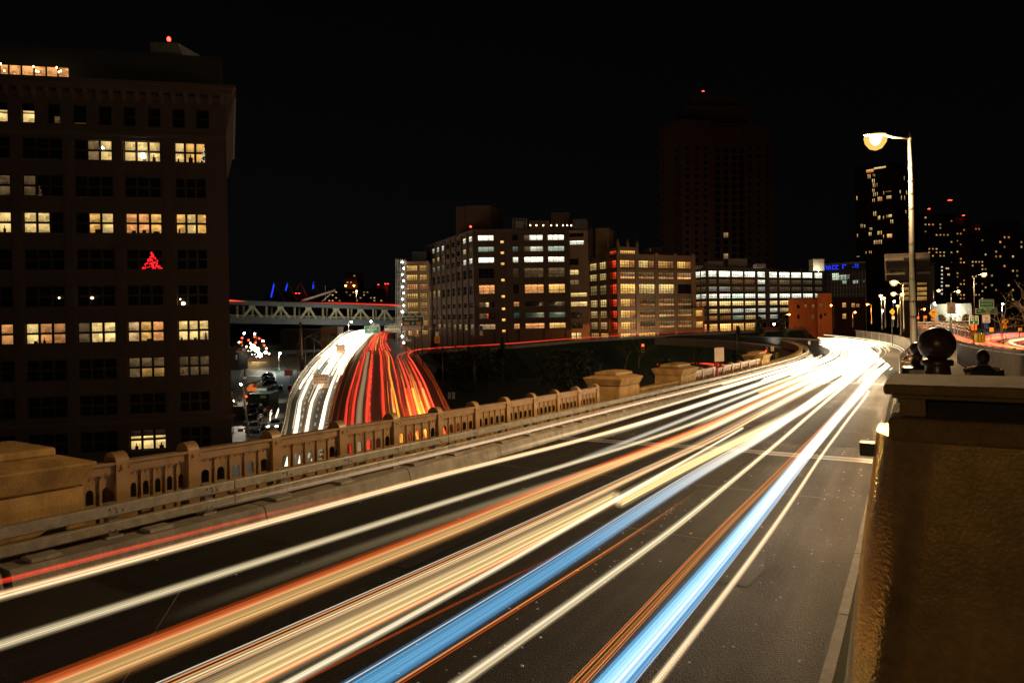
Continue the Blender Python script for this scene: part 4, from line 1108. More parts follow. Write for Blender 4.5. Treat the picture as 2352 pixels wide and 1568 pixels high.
for i,r in enumerate(rz):
    for j,c in enumerate(ca):
        cc,g = code(litC[i][j]); ny = 4 if i==2 else 3
        if i==0 or (j==0 and i>2): sp=[(0,.62,0,1,cc,g),(.62,1,0,1,'o',g*.45)]
        elif i in (1,3,4,5) and cc!='.':
            f=rng.uniform(.3,.6); sp=[(0,f,0,.38,cc,g*1.8),(f,1,0,.3,'o',g*1.6),(0,f,.38,1,'o',g*.5),(f,1,.3,1,'d',g*.45)]
        else: sp=[(0,1,0,1,cc,g)]
        window(Cb, FC, (c[0],c[1],r[0],r[1]), 6, ny, cc, g, split=sp, bar=.13)
# left face windows
lcols = [(1408,1450),(1465,1520),(1535,1590)]
la = [(FCl.a(*q4(a,650)), FCl.a(*q4(b,650))) for a,b in lcols]; ra = (FCl.a(1399,640),FCl.a(1415.5,640))
lrects = [(c[0],c[1],r[0],r[1]) for r in rz for c in la]+[(ra[0],ra[1],r[0],r[1]) for r in rz]
bpart('wall', wall_with_holes(FCl, lrects, .4), MAT['loft_tan'], Cb)
gl_ = [['w3','w6','w6'],['w3','w6','w5'],['.','w2','d2'],['.','w6','w8'],['w5','w4','w3'],['d2','w3','d5'],['.','y4','y6']]
for i,r in enumerate(rz):
    for j,c in enumerate(la):
        cc,g=code(gl_[i][j]); window(Cb, FCl, (c[0],c[1],r[0],r[1]), 4, 3, cc, g, bar=.2)
    window(Cb, FCl, (ra[0],ra[1],r[0],r[1]), 3, 3, 'r', [.4,.35,.5,.4,.4,.45,.3][i], bar=.16, split=[(0,.45,0,1,'r',.12),(.45,1,0,1,'r',[.9,.7,.9,.8,.8,.9,.3][i])])
for F_, us in ((FC,(1670,1805,1948,2085,2212)),):
    for u in us:
        a=F_.a(*q4(u,730)); bpart('pilaster', MB().hexa([F_.W(x,y,z) for z in (rz[6][1]+.6,F_.zt+.9) for x,y in ((a-.75,-.4),(a+.75,-.4),(a+.75,-.004),(a-.75,-.004))]), MAT['loft_tan'], Cb)
for u in (1397,1457,1528,1597):
    a=FCl.a(*q4(u,650)); bpart('pilaster', MB().hexa([FCl.W(x,y,z) for z in (rz[6][1]+.6,FC.zt+1.2) for x,y in ((a-.7,-.4),(a+.7,-.4),(a+.7,-.004),(a-.7,-.004))]), MAT['loft_tan'], Cb)
for F_ in (FC,FCl):
    band(rz[6][1]+.1, rz[6][1]+.6, .5, name='string_course', t=Cb, F=F_, mat='loft_tan'); band(rz[0][0]-1.0, rz[0][0]-.6, .5, name='string_course', t=Cb, F=F_, mat='loft_tan'); band(FC.zt-.3, FC.zt+.3, .3, name='parapet', t=Cb, F=F_, mat='loft_tan')
cl0 = FCl.W(0,0,0)
bpart('roof', outline_box([FC.W(0,.02,0),FC.W(FC.L,.02,0),FC.W(FC.L,40,0),cl0+Vector((30,20,0)),cl0], FC.zt-.6, FC.zt-.2), MAT['roof_tar'], Cb)
bpart('wall', MB().quad(FC.W(FC.L,0,-.5),FC.W(FC.L,40,-.5),FC.W(FC.L,40,FC.zt),FC.W(FC.L,0,FC.zt)), MAT['loft_tan'], Cb)
roofbox(Cb,'roof_room',1488,568,1520,584,262,8,'loft_brown')
FR2 = facade(1488,567,1520,568,d0=261.5)
for u0,u1 in ((1493,1499),(1507,1518)): window(Cb, FR2, (FR2.a(u0,573),FR2.a(u1,573),FR2.z(1500,578),FR2.z(1500,571)), 2,2,'w',1.0,y=-.02,bar=.15)
# low wing on its right
FW = facade(1597, 640, 1616, 642, d0=252)
Wg = building('low_wing', 'narrow lower wing of tan brick beside the long grid-windowed block', tuple(FW.W(FW.L/2,0,0)))
wr = [(FW.a(1599,690),FW.a(1614,690),FW.z(1606,b),FW.z(1606,a)) for a,b in ((682,690),(712,726),(738,752))]
wr = [(FW.a(1598,715),FW.a(1615,715),FW.z(1606,b),FW.z(1606,a)) for a,b in ((712,726),(738,752))]
FW.zt = FW.z(1606,705)
bpart('wall', wall_with_holes(FW, wr, .4), MAT['loft_tan'], Wg)
for r in wr: window(Wg, FW, r, 4, 3, 'y', .8, bar=.14)
bpart('roof', outline_box([FW.W(0,.02,0),FW.W(FW.L,.02,0),FW.W(FW.L,10,0),FW.W(0,10,0)], FW.zt-.4, FW.zt-.1), MAT['roof_tar'], Wg)
# ---- long block with bright white top row
q5 = V(1464.2, 172.3, .4213)
FD = facade(*q5(377,1043), *q5(1012,1058), d0=380.0)
FDl = Facade(at_z(*q5(309,1052), FD.zt), FD.W(0,0,0), FD.zt)
Db = building('long_office_block', 'long grey office block with a brilliant white row of windows on top', tuple(FD.W(FD.L/2,0,0)))
rows = [(1069,1100),(1114,1138),(1154,1178),(1193,1217),(1233,1257),(1275,1297),(1312,1335),(1355,1397)]
rz = [(FD.z(*q5(478,b)), FD.z(*q5(478,a))) for a,b in rows]
cols = [(390,433),(447,507),(515,577),(583,643),(657,697),(721,762),(775,832),(838,893),(900,955),(968,1008)]
ca = [(FD.a(*q5(a,1160)), FD.a(*q5(b,1160))) for a,b in cols]
rects=[(c[0],c[1],r[0],r[1]) for r in rz for c in ca]
bpart('wall', wall_with_holes(FD, rects, .5), MAT['loft_grey'], Db)
litD=['c22 c24 c24 c22 c22 c24 c24 c22 c22 c20','d1 d1 o2 o2 c14 d1 d2 d1 d1 d1','c3 c3 d1 d1 c3 d1 d1 d1 d1 d1','c16 c18 g20 c18 c18 c18 c18 c18 c18 c10','w16 w18 w17 w16 w14 w14 w14 w8 c6 c6','w9 w8 c7 c8 c8 c8 w6 w5 . .','o5 o2 g3 w6 c5 c5 . . . .','y10 y20 y9 y9 . . . . . .']
for i,r in enumerate(rz):
    for j,c in enumerate(ca):
        cc,g=code(litD[i].split()[j]); window(Db, FD, (c[0],c[1],r[0],r[1]), 6, 3, cc, g, bar=.22)
la=[(FDl.a(*q5(a,1160)),FDl.a(*q5(b,1160))) for a,b in ((311,341),(346,374))]
lr=[(c[0],c[1],r[0],r[1]) for r in rz for c in la]
bpart('wall', wall_with_holes(FDl, lr, .5), MAT['loft_grey'], Db)
for k_,r in enumerate(lr):
    i=k_//2; window(Db, FDl, r, 4,3, 'c' if i in(0,3) else ('o' if i in (4,7) else 'd'), {0:1.8,3:1.3,4:.6,7:.9}.get(i,.1), bar=.3)
for u in (377,440,511,580,650,709,768,835,897,961,1012):
    a=FD.a(*q5(u,1160)); bpart('pilaster', MB().hexa([FD.W(x,y,z) for z in (-.5,FD.zt+.2) for x,y in ((a-.6,-.3),(a+.6,-.3),(a+.6,-.004),(a-.6,-.004))]), MAT['loft_grey'], Db)
bpart('roof', outline_box([FDl.W(0,.02,0),FD.W(0,.02,0),FD.W(FD.L,.02,0),FD.W(FD.L,30,0),FDl.W(0,30,0)+Vector((20,0,0))], FD.zt-.6, FD.zt-.1), MAT['roof_tar'], Db)
bpart('wall', MB().quad(FD.W(FD.L,0,-.5),FD.W(FD.L,30,-.5),FD.W(FD.L,30,FD.zt),FD.W(FD.L,0,FD.zt)), MAT['loft_grey'], Db)
roofbox(Db,'roof_room',1626,600,1660,613,392,8,'roof_metal'); roofbox(Db,'roof_room',1672,594,1716,613,396,10,'roof_metal'); roofbox(Db,'roof_room',1738,606,1759,614,388,6,'white_concrete')
roofbox(Db,'roof_room',1595,610,1640,616,384,8,'roof_metal')
# lit turret at its right end
tu=[(958,1003,1018,1065)]
roofbox(Db,'turret',*q5(958,1006),*q5(1018,1067),378.5,10,'cream_wall',2); roofbox(Db,'turret_cap',*q5(955,1001),*q5(1021,1005.5),377.8,11,'loft_tan',2)
# ---- glass block with blue letters of light on the cornice
FE = facade(*q5(1020,1030), *q5(1242,1018), d0=430)
Eb = building('glass_block', 'dark glass-walled block with blue light along its cornice', tuple(FE.W(FE.L/2,0,0)))
er=[];ec=[]
for (u0,v0,u1,v1,cc,g) in ((1062,1081,1098,1118,'g',1.1),(1100,1090,1140,1118,'g',.5),(1143,1088,1156,1112,'g',.6),(1117,1120,1140,1138,'g',.9),(1172,1118,1203,1137,'g',.8),(1226,1120,1238,1132,'g',.9)):
    er.append((FE.a(*q5(u0,v1)),FE.a(*q5(u1,v1)),FE.z(*q5(u0,v1)),FE.z(*q5(u0,v0)))); ec.append((cc,g))
bpart('wall', wall_with_holes(FE, er, .3), MAT['tower_dark'], Eb)
for r,(cc,g) in zip(er,ec): window(Eb, FE, r, 4, 3, cc, g, bar=.25)
for k_ in range(14): a=FE.L*k_/13; bpart('mullion', MB().hexa([FE.W(x,y,z) for z in (-.5,FE.zt-5) for x,y in ((a-.12,-.15),(a+.12,-.15),(a+.12,-.004),(a-.12,-.004))]), MAT['galvanised'], Eb)
for k_ in range(9): z=FE.zt-7-k_*4.2; bpart('transom', MB().hexa([FE.W(x,y,zz_) for zz_ in (z,z+.18) for x,y in ((0,-.12),(FE.L,-.12),(FE.L,-.004),(0,-.004))]), MAT['galvanised'], Eb)
bpart('roof', outline_box([FE.W(0,.02,0),FE.W(FE.L,.02,0),FE.W(FE.L,30,0),FE.W(0,30,0)], FE.zt-.6, FE.zt-.1), MAT['roof_tar'], Eb)
band(FE.zt-.8, FE.zt+.2, .8, name='cornice', t=Eb, F=FE, mat='galvanised')
# blue light boxes: broken strokes
def stroke(u0,v0,u1,v1): 
    a0,a1=FE.a(*q5(u0,v0)),FE.a(*q5(u1,v1)); z0,z1=FE.z(*q5(u0,v1)),FE.z(*q5(u0,v0))
    bpart('blue_light', MB().hexa([FE.W(x,y,z) for z in (z0,z1) for x,y in ((a0,-.5),(a1,-.5),(a1,-.2),(a0,-.2))]), MAT['lamp_blue'], Eb)
for u0,w in ((1016,18),(1038,16)): stroke(u0,1041,u0+w,1046); stroke(u0,1047,u0+5,1062); stroke(u0+w-5,1047,u0+w,1062)
for u0,w in ((1061,16),(1080,18)): stroke(u0,1037,u0+w,1042); stroke(u0,1043,u0+5,1055); stroke(u0,1056,u0+w,1060)
stroke(1117,1034,1139,1039); stroke(1117,1040,1123,1056); stroke(1172,1044,1180,1049)
for u0,w in ((1184,9),(1196,8)): stroke(u0,1031,u0+w,1036); stroke(u0+w-4,1037,u0+w,1051)
# ---- orange-lit rendered house and brick neighbour
def plainblock(name,label,u0,v0,u1,v1,d,mat,wins,depth=15,dv=0,off=None):
    F=facade(u0,v0,u1,v1,d0=d); t=building(name,label,tuple(F.W(F.L/2,0,0)))
    rr=[(F.a(a,d_),F.a(c,d_),F.z((a+c)/2,d_),F.z((a+c)/2,b)) for a,b,c,d_,_,_ in wins]
    bpart('wall', wall_with_holes(F, rr, .4), MAT[mat], t)
    for r,w in zip(rr,wins): window(t, F, r, 2, 2, w[4], w[5], bar=.14, edge=.1, office=False)
    e1=F.W(F.L,depth,0); e0=F.W(0,0,0)*(1+depth/F.o.y*.98)
    bpart('wall', MB().quad(F.W(F.L,0,-.5),Vector((e1.x,e1.y,-.5)),Vector((e1.x,e1.y,F.zt)),F.W(F.L,0,F.zt)).quad(F.W(0,0,-.5),Vector((e0.x,e0.y,-.5)),Vector((e0.x,e0.y,F.zt)),F.W(0,0,F.zt)), MAT[mat], t)
    bpart('roof', outline_box([F.W(0,.02,0),F.W(F.L,.02,0),e1,e0], F.zt-.5, F.zt-.12), MAT['roof_tar'], t)
    band(F.zt-.35, F.zt+.12, .2, name='coping', t=t, F=F, mat=mat)
    return t,F
def q5r(*r): return [(*q5(a,b),*q5(c,d),cc,g) for a,b,c,d,cc,g in r]
OB,FO = plainblock('orange_house','three-storey rendered house lit orange by street lamps',*q5(823,1222),*q5(1000,1220),300,'orange_render',
    q5r((870,1252,886,1272,'.',0),(911,1250,926,1268,'o',.35),(952,1250,967,1270,'d',.2),(993,1247,1008,1268,'d',.2),(871,1306,886,1328,'.',0),(951,1306,966,1332,'d',.15),(993,1304,1008,1328,'.',0))[:3]+q5r((952,1306,966,1332,'d',.15),(871,1306,886,1328,'.',0)))
plainblock('orange_house','taller rendered house end lit orange, with small dark windows',*q5(980,1192),*q5(1059,1190),303,'orange_render',
    q5r((994,1247,1008,1268,'d',.2),(993,1304,1008,1328,'.',0),(1017,1296,1030,1311,'.',0)),14)
plainblock('brick_house','dark red brick house with two lit windows one above the other',*q5(1061,1212),*q5(1240,1212),306,'tower_red',
    q5r((1118,1240,1140,1267,'y',.7),(1168,1243,1189,1267,'y',.6),(1193,1246,1213,1266,'o',.4),(1118,1300,1140,1328,'y',.7)),14)
# ---- towers
def tower(name,label,segs,mat,depth,wins,roofz=None,win_nx=2):
    """segs: list of (u0,v0,u1,v1,d0) facades"""
    Fs=[facade(a,b,c,d,d0=e) for a,b,c,d,e in segs]; t=building(name,label,tuple(Fs[0].W(Fs[0].L/2,0,0)))
    for i,F in enumerate(Fs):
        rr=[];cc=[]
        for fi,u0,v0,u1,v1,c_,g in wins:
            if fi==i: rr.append((F.a(u0,v1),F.a(u1,v1),F.z((u0+u1)/2,v1),F.z((u0+u1)/2,v0))); cc.append((c_,g))
        rr2=[(max(r[0],.05),min(r[1],F.L-.05),r[2],min(r[3],F.zt-.2)) for r in rr]
        ok=[k for k,r in enumerate(rr2) if r[1]-r[0]>.3 and r[3]-r[2]>.3]
        bpart('wall', wall_with_holes(F,[rr2[k] for k in ok],.3), MAT[mat], t)
        for k in ok:
            if cc[k][0]=='.': add_pane(t,F,rr2[k][0],rr2[k][2],rr2[k][1]-rr2[k][0],rr2[k][3]-rr2[k][2],.28,'.',0,name='window')
            else: window(t,F,rr2[k],win_nx,1,cc[k][0],cc[k][1],bar=.2,edge=.1)
    L=Fs[-1]; e1=L.W(L.L,depth,0); e0=Fs[0].W(0,depth,0)
    bpart('wall', MB().quad(L.W(L.L,0,-.5),Vector((e1.x,e1.y,-.5)),Vector((e1.x,e1.y,L.zt)),L.W(L.L,0,L.zt)), MAT[mat], t)
    zt=min(F.zt for F in Fs)
    pts=[Fs[0].W(0,.02,0)]+[F.W(F.L,.02,0) for F in Fs]+[e1,e0]
    bpart('roof', outline_box(pts, zt-.8, zt-.2), MAT['roof_tar'], t)
    return t,Fs
wins=[]
for r_ in range(17):
    z=390+r_*38.2
    for k_,u in enumerate((265,314,364)): wins.append((1,*q5(u,z),*q5(u+16,z+18),'.',0))
for r_ in range(17):
    z=395+r_*38.2
    for u in (135,207): wins.append((0,*q5(u,z+15),*q5(u+9,z+31),'.',0))
    for u in (606,654,702): wins.append((3,*q5(u,z),*q5(u+15,z+17),'.',0))
for r_ in range(16):
    z=400+r_*38.2
    for u in (425,470,515,555): wins.append((2,*q5(u,z),*q5(u+26,z+28),'d' if (r_,u) in ((12,470),(15,470)) else '.',.25))
TT,FT_=tower('red_tower','tall dark red tower with a glazed middle bay and stepped crown',
    [(*q5(117,290),*q5(229,241),500),(*q5(229,241),*q5(402,248),470),(*q5(402,262),*q5(576,266),478),(*q5(576,268),*q5(729,279),476)],'tower_red',40,wins)
roofbox(TT,'crown',*q5(240,165),*q5(600,275),494,30,'tower_red',4); roofbox(TT,'crown_top',*q5(292,108),*q5(540,168),500,24,'tower_red',4)
beacon(at(*q5(358,92),505),'red light on top of the tall red tower with stepped crown',r=.8)
wins=[]
r7=lambda x,y:(1837.4+.3112*x, 201+.3112*y)
spec=[(488,604,545,628),(545,585,635,600),(500,640,506,672),(514,640,520,672),(538,638,543,658),(549,638,554,658),(532,675,539,706),(545,675,551,706),(538,708,545,738),(550,708,556,738),(566,704,571,732),(534,748,541,775),(545,748,551,775),(540,778,547,806),(553,775,559,803),(568,772,574,800),(402,805,409,832),(416,802,424,832),(535,822,540,845),(547,820,552,845),(574,808,582,840),(586,806,594,838),(598,806,606,838),(615,765,621,792),(630,765,674,770),(637,798,675,822),(541,916,549,948),(554,914,563,948),(574,948,582,976),(584,945,592,974),(613,948,620,972),(638,940,646,962),(652,937,678,958),(448,1008,454,1035),(460,1008,466,1035),(475,1012,481,1035),(508,1068,515,1094),(520,1068,527,1094),(515,1032,520,1054),(527,1032,532,1054),(573,1060,580,1088),(585,1058,592,1086),(597,1056,604,1086),(614,1085,619,1112),(642,1080,680,1108),(706,1085,714,1110),(729,1085,735,1108),(545,1128,552,1158),(558,1126,566,1156),(572,1126,580,1156),(585,1124,592,1154),(597,1124,605,1154),(408,1080,414,1104),(420,1080,429,1104),(485,1210,490,1230),(510,1205,516,1226),(523,1205,529,1226),(410,1245,440,1250)]
for a,b,c,d in spec: wins.append((0,*r7(a,b),*r7(c,d),'w' if (a+b)%3 else 'o',jitter(.75,.4)))
for a,b,c,d in [(769,654,774,684),(737,758,746,782),(785,760,792,790),(747,798,754,828),(771,798,777,830),(780,905,786,930),(667,975,674,1003),(680,975,688,1003)]: wins.append((1 if a>690 else 0,*r7(a,b),*r7(c,d),'w',.7))
TB,FTB=tower('slab_tower','dark slab tower with scattered lit slit windows behind the big street lamp',[(*r7(403,592),*r7(690,548),620),(*r7(690,548),*r7(862,600),606)],'tower_dark',40,wins,win_nx=1)
def litgrid(u0,v0,u1,v1,nu,nv,p,seed,tints='wwoy',w=.5,h=.45,g=.7,fi=0):
    r_=np.random.default_rng(seed); out=[]
    for i in range(nu):
        for j in range(nv):
            if r_.random()<p:
                a=u0+(u1-u0)*(i+.25)/nu; b=v0+(v1-v0)*(j+.25)/nv
                out.append((fi,a,b,a+(u1-u0)/nu*w,b+(v1-v0)/nv*h,tints[int(r_.integers(len(tints)))],float(g*r_.uniform(.35,1.5))))
    return out
w1=litgrid(2122,496,2190,600,8,13,.26,3)+litgrid(2122,600,2190,668,8,9,.22,4)
t_,_=tower('apartment_tower','dark apartment tower with scattered lights just right of the tall lamp pole',[(2119,488,2193,492,520)],'tower_dark',30,w1,win_nx=2)
beacon(at(2134,481,522),'red light on the apartment tower nearest the lamp pole',r=.9); beacon(at(2180,461,560),'left one of twin red lights high above the apartment towers',r=.9); beacon(at(2184,461,560),'right one of twin red lights high above the apartment towers',r=.9)
t_,_=tower('apartment_tower','narrower apartment tower with warm lit windows, second from the lamp pole',[(2193,500,2228,503,560)],'tower_red',30,litgrid(2196,508,2226,690,4,22,.36,5,'owoy'))
t_,_=tower('apartment_tower','apartment tower with a red light on its low roof corner, third from the pole',[(2228,515,2270,518,540)],'tower_red',30,litgrid(2231,522,2268,690,5,20,.3,6,'owwy'))
beacon(at(2213,496,562),'red light on the narrower apartment tower',r=.9); beacon(at(2263,514,540),'red light on the third apartment tower roof corner',r=.8)
t_,_=tower('apartment_block','broad dark red apartment block at the edge of the view',[(2270,531,2420,540,430)],'tower_red',30,litgrid(2274,540,2400,705,13,15,.2,8,'oowwy'))
roofbox(t_,'roof_room',2284,505,2345,534,440,12,'tower_dark')
ws=[(0,*r7(x,y),*r7(x+16,y+14),'c',1.0) for x,y in ((1042,1318),(1042,1344),(1042,1373),(1042,1402),(1042,1430),(1042,1458),(1042,1486),(1042,1515))]+[(0,*r7(a,b),*r7(c,d),'w',.9) for a,b,c,d in ((1088,1372,1110,1388),(1076,1456,1108,1470),(1076,1328,1104,1342),(996,1280,1006,1298))]
t_,_=tower('stair_block','dark block with a vertical row of small white stair windows',[(2146,600,2196,603,330)],'tower_dark',20,ws)
ws=[]
for y0,y1 in ((1438,1458),(1472,1502),(1509,1536),(1543,1572)):
    for x0,x1 in ((748,806),(866,938)): ws.append((0,*r7(x0,y0),*r7(x1,y1),'y',1.0 if y0>1460 else .5))
t_,_=tower('glazed_block','low block with broad curtained yellow windows behind the lamp pole',[(2066,640,2134,638,260)],'tower_dark',14,ws,win_nx=9)
# ---- small loft at far left of the group with a glazed stair scaffold
FL_=facade(*q4(122,535),*q4(300,532),d0=262)
Lb=building('small_loft','brown brick loft with arched lit windows beside a scaffold stair tower',tuple(FL_.W(FL_.L/2,0,0)))
rr=[];cc=[]
for k_,(a,b) in enumerate(((565,602),(632,670),(700,737),(768,803),(832,872),(898,935),(962,1000),(1035,1068))):
    for (x0,x1) in ((140,215),(232,282)): rr.append((FL_.a(*q4(x0,600)),FL_.a(*q4(x1,600)),FL_.z(*q4(180,b)),FL_.z(*q4(180,a)))); cc.append(('y' if k_ not in (2,) else 'o', [.9,1.0,.7,.7,.6,.4,.9,.9][k_]*(1 if x0==140 else .75)))
bpart('wall', wall_with_holes(FL_,rr,.4), MAT['loft_tan'], Lb)
for r,(c_,g) in zip(rr,cc): window(Lb,FL_,r,5,3,c_,g,bar=.2)
bpart('roof', outline_box([FL_.W(0,.02,0),FL_.W(FL_.L,.02,0),FL_.W(FL_.L,14,0),FL_.W(0,14,0)], FL_.zt-.5, FL_.zt-.1), MAT['roof_tar'], Lb)
louvre(Lb,*q4(175,462),*q4(282,530),266,8); 
sc=thing('scaffold_stair','steel scaffold stair with rows of white work lamps beside the small loft','scaffold',tuple(at(908,800,255)))
ROOT_LOC[sc.name]=sc.location.copy()
for u in (909,914,920,925,930):
    for dd in (0,3): fix_normals(obj('upright', MB().bar(at(u,812,255)+Vector((0,dd,0)),at(u,594,255)+Vector((0,dd,0)),.16), MAT['galvanised'], sc))
for k_ in range(15):
    v=600+k_*14.5
    fix_normals(obj('landing', MB().bar(at(909,v,255.3),at(930,v,255.3),.9,.12), MAT['galvanised'], sc)); fix_normals(obj('flight', MB().bar(at(912 if k_%2 else 928,v,255.6),at(928 if k_%2 else 912,v+14,255.6),.3,.12), MAT['galvanised'], sc))
for k_ in range(15):
    p=at(924+3*(k_%2),602+k_*14.2,253.6); t=thing('work_lamp',ORD[k_]+' white work lamp from the top of the scaffold stair','lamp',(p.x,p.y,p.z),'work lamps on the scaffold stair')
    obj('globe', MB().lathe([(.05,-.3),(.25,-.15),(.3,0),(.25,.15),(.05,.3)],8), MAT['lamp_white'] if k_%4==0 else MAT['headlight'], t, True, world=False); obj('clip', MB().lathe([(.06,.3),(.06,.5)],6), MAT['dark_metal'], t, world=False)
# ---- cream building with arches at right
r8=lambda x,y:(2095.8+.1282*x, 603+.1282*y)
FG=facade(*r8(350,758),*r8(1060,740),d0=170)
FG.zb=5
G=building('arched_hall','floodlit cream hall with round-arched openings behind the road signs',tuple(FG.W(FG.L/2,0,5)))
ar=[]
for x0,x1,y0,y1 in ((440,590,925,1052),(885,1045,920,1040)): ar.append((FG.a(*r8(x0,y1)),FG.a(*r8(x1,y1)),FG.z(*r8((x0+x1)/2,y1)),FG.z(*r8((x0+x1)/2,y0))))
mb=wall_with_holes(FG,ar,.6)
for r in ar:   # round the tops with filled spandrels
    c=(r[0]+r[1])/2; R_=(r[1]-r[0])/2; zs=r[3]-R_
    for sgn in (-1,1):
        for j in range(8):
            t0,t1=math.pi/2*j/8,math.pi/2*(j+1)/8
            x0,x1=c+sgn*R_*math.sin(t0),c+sgn*R_*math.sin(t1)
            mb.quad(FG.W(x0,.01,zs+R_*math.cos(t0)),FG.W(x1,.01,zs+R_*math.cos(t1)),FG.W(x1,.01,r[3]),FG.W(x0,.01,r[3]))
bpart('wall',mb,MAT['cream_wall'],G)
for r in ar: window(G,FG,r,4,2,'.',0,y=.5,bar=.12); bpart('canopy', MB().hexa([FG.W(x,y,z) for z in (r[2]-.6,r[2]-.1) for x,y in ((r[0]-1.2,-1.6),(r[1]+.8,-1.6),(r[1]+.8,-.01),(r[0]-1.2,-.01))]), MAT['dark_metal'], G)
bpart('roof', outline_box([FG.W(0,.02,0),FG.W(FG.L,.02,0),FG.W(FG.L,12,0),FG.W(0,12,0)], FG.zt-.4, FG.zt-.1), MAT['roof_tar'], G)
band(FG.zt-.4,FG.zt+.15,.3,name='coping',t=G,F=FG,mat='cream_wall')
# ---------------------------------------------------------------- ground, street, lower expressway, truss bridge
def sheet(name, pts, mat, kind='structure'):
    mb=MB().add(pts,[tuple(range(len(pts)))]); return tag(fix_normals(obj(name,mb,mat)),kind=kind)
sheet('ground',[(-2500,-120,0),(2500,-120,0),(2500,4500,0),(-2500,4500,0)],MAT['ground_dark'])
S_=lambda u,v,h=.004: at_z(u,v,h)
sheet('street',[S_(440,1190),S_(720,1190),S_(700,1000),S_(640,880),S_(616,800),S_(604,772),S_(578,772),S_(572,800),S_(545,880),S_(520,1000)],MAT['street'])
sheet('cross_street',[S_(520,918,.008),S_(690,930,.008),S_(690,905,.008),S_(540,900,.008)],MAT['street'])
# pavement with kerb beside the street
pv=[S_(640,960,.0),S_(690,960,.0),S_(668,860,.0),S_(634,860,.0)]
tag(fix_normals(obj('pavement',MB().prism(pv,(0,0,0),(0,0,.14)),MAT['pavement'])),kind='structure')
pv=[S_(622,848,.0),S_(660,850,.0),S_(620,790,.0),S_(610,790,.0)]
tag(fix_normals(obj('pavement',MB().prism(pv,(0,0,0),(0,0,.14)),MAT['pavement'])),kind='structure')
for k,(a,b,c,d) in enumerate((((560,905),(690,914),(690,917),(560,908)),((572,862),(625,862),(625,864),(571,864)),((578,830),(612,830),(612,833),(578,833)))):
    sheet('stop_line',[S_(*a,.014),S_(*b,.014),S_(*c,.014),S_(*d,.014)],MAT['paint_white'])
# raised plaza on the right, level with the footway
sheet('upper_street',[Vector((x,y,10.9)) for x,y in ((24,40),(90,40),(400,420),(250,420),(66,112),(48,92))],MAT['upper_asphalt'])
q3=lambda x,y:(488+.2746*x, 603+.2746*y)
def EZ(d): return 3.0+max(-10,min(d,300)-81)*.031
def ex(u,v,h=0):                              # point on the expressway seen at u, v
    lo,hi=25,330
    r=ray(u,v)
    for _ in range(50):
        m=(lo+hi)/2
        if CAMZ+r.z*m > EZ(m)+h: lo=m
        else: hi=m
    return Vector((r.x*lo,lo,EZ(lo)+h))
def resample(pts,vs):
    p=np.array(sorted(pts,key=lambda t:t[1])); return [(float(np.interp(v,p[:,1],p[:,0])),float(v)) for v in vs]
eL=[(575,1300),q3(560,1560),q3(600,1400),q3(640,1160),q3(720,1000),q3(830,850),q3(940,750),q3(1010,680),q3(1060,630),q3(1150,585),q3(1260,560)]
eM=[(695,1300),q3(940,1560),q3(975,1350),q3(1010,1180),q3(1060,1020),q3(1120,880),q3(1200,740),q3(1260,680),q3(1310,620),q3(1345,590),q3(1380,560)]
eR=[(1205,1300),q3(2120,1560),q3(1950,1220),q3(1850,1000),q3(1750,850),q3(1690,780),q3(1640,745),q3(1560,690),q3(1515,640),q3(1510,600),q3(1525,560)]
VS=np.concatenate([[1300,1200,1110],np.linspace(1030,830,14),np.linspace(818,757.5,14)])
EL,EM,ER=[resample(x,VS) for x in (eL,eM,eR)]
def between(A,B,f): return [((1-f)*a[0]+f*b[0],a[1]) for a,b in zip(A,B)]
def expath(f,h=0,full=False):                             # f 0..1 left edge to median, 1..2 median to right edge
    L=between(EL,EM,f) if f<=1 else between(EM,ER,f-1); return [ex(u,v,h) for u,v in (L if full else L[3:])]
l_,m_,r_=expath(0,0,True),expath(1,0,True),expath(2,0,True)
mb=MB(); n=len(l_)
for a,b,c in zip(l_,m_,r_): mb.v+= [tuple(a),tuple(b),tuple(c)]
for i in range(n-1): mb.f+=[(3*i,3*i+1,3*i+4,3*i+3),(3*i+1,3*i+2,3*i+5,3*i+4)]
tag(fix_normals(obj('expressway',mb,MAT['express'])),kind='structure')
wl=thing('expressway_wall','dark retaining walls under the lower expressway','wall',tuple(l_[0])); 
for P,name in ((l_,'wall_face'),(r_,'wall_face')):
    mb=MB()
    for p in P: mb.v+=[(p.x,p.y,p.z-.05),(p.x,p.y,-.4)]
    for i in range(n-1): mb.f.append((2*i,2*i+1,2*i+3,2*i+2))
    fix_normals(obj(name,mb,MAT['concrete'],wl))
# edge parapets, chain-like railings, median barrier
def sweep_line(P,w,z0,z1):
    mb=MB()
    for i,p in enumerate(P):
        d=(P[min(i+1,len(P)-1)]-P[max(i-1,0)]); s=Vector((d.y,-d.x,0)).normalized()*w/2
        mb.v+=[tuple(p-s+Vector((0,0,z0))),tuple(p+s+Vector((0,0,z0))),tuple(p+s+Vector((0,0,z1))),tuple(p-s+Vector((0,0,z1)))]
    for i in range(len(P)-1):
        for k in range(4): mb.f.append((4*i+k,4*i+(k+1)%4,4*i+4+(k+1)%4,4*i+4+k))
    mb.f.append((0,1,2,3)); k=4*(len(P)-1); mb.f.append((k+3,k+2,k+1,k)); return mb
def along(P,step):
    P=[Vector(p) for p in P]; cum=[0]
    for a,b in zip(P,P[1:]): cum.append(cum[-1]+(b-a).length)
    out=[];x=np.array([p.x for p in P]);y=np.array([p.y for p in P]);z=np.array([p.z for p in P])
    for s in np.arange(0,cum[-1],step): out.append(Vector((float(np.interp(s,cum,x)),float(np.interp(s,cum,y)),float(np.interp(s,cum,z)))))
    return out
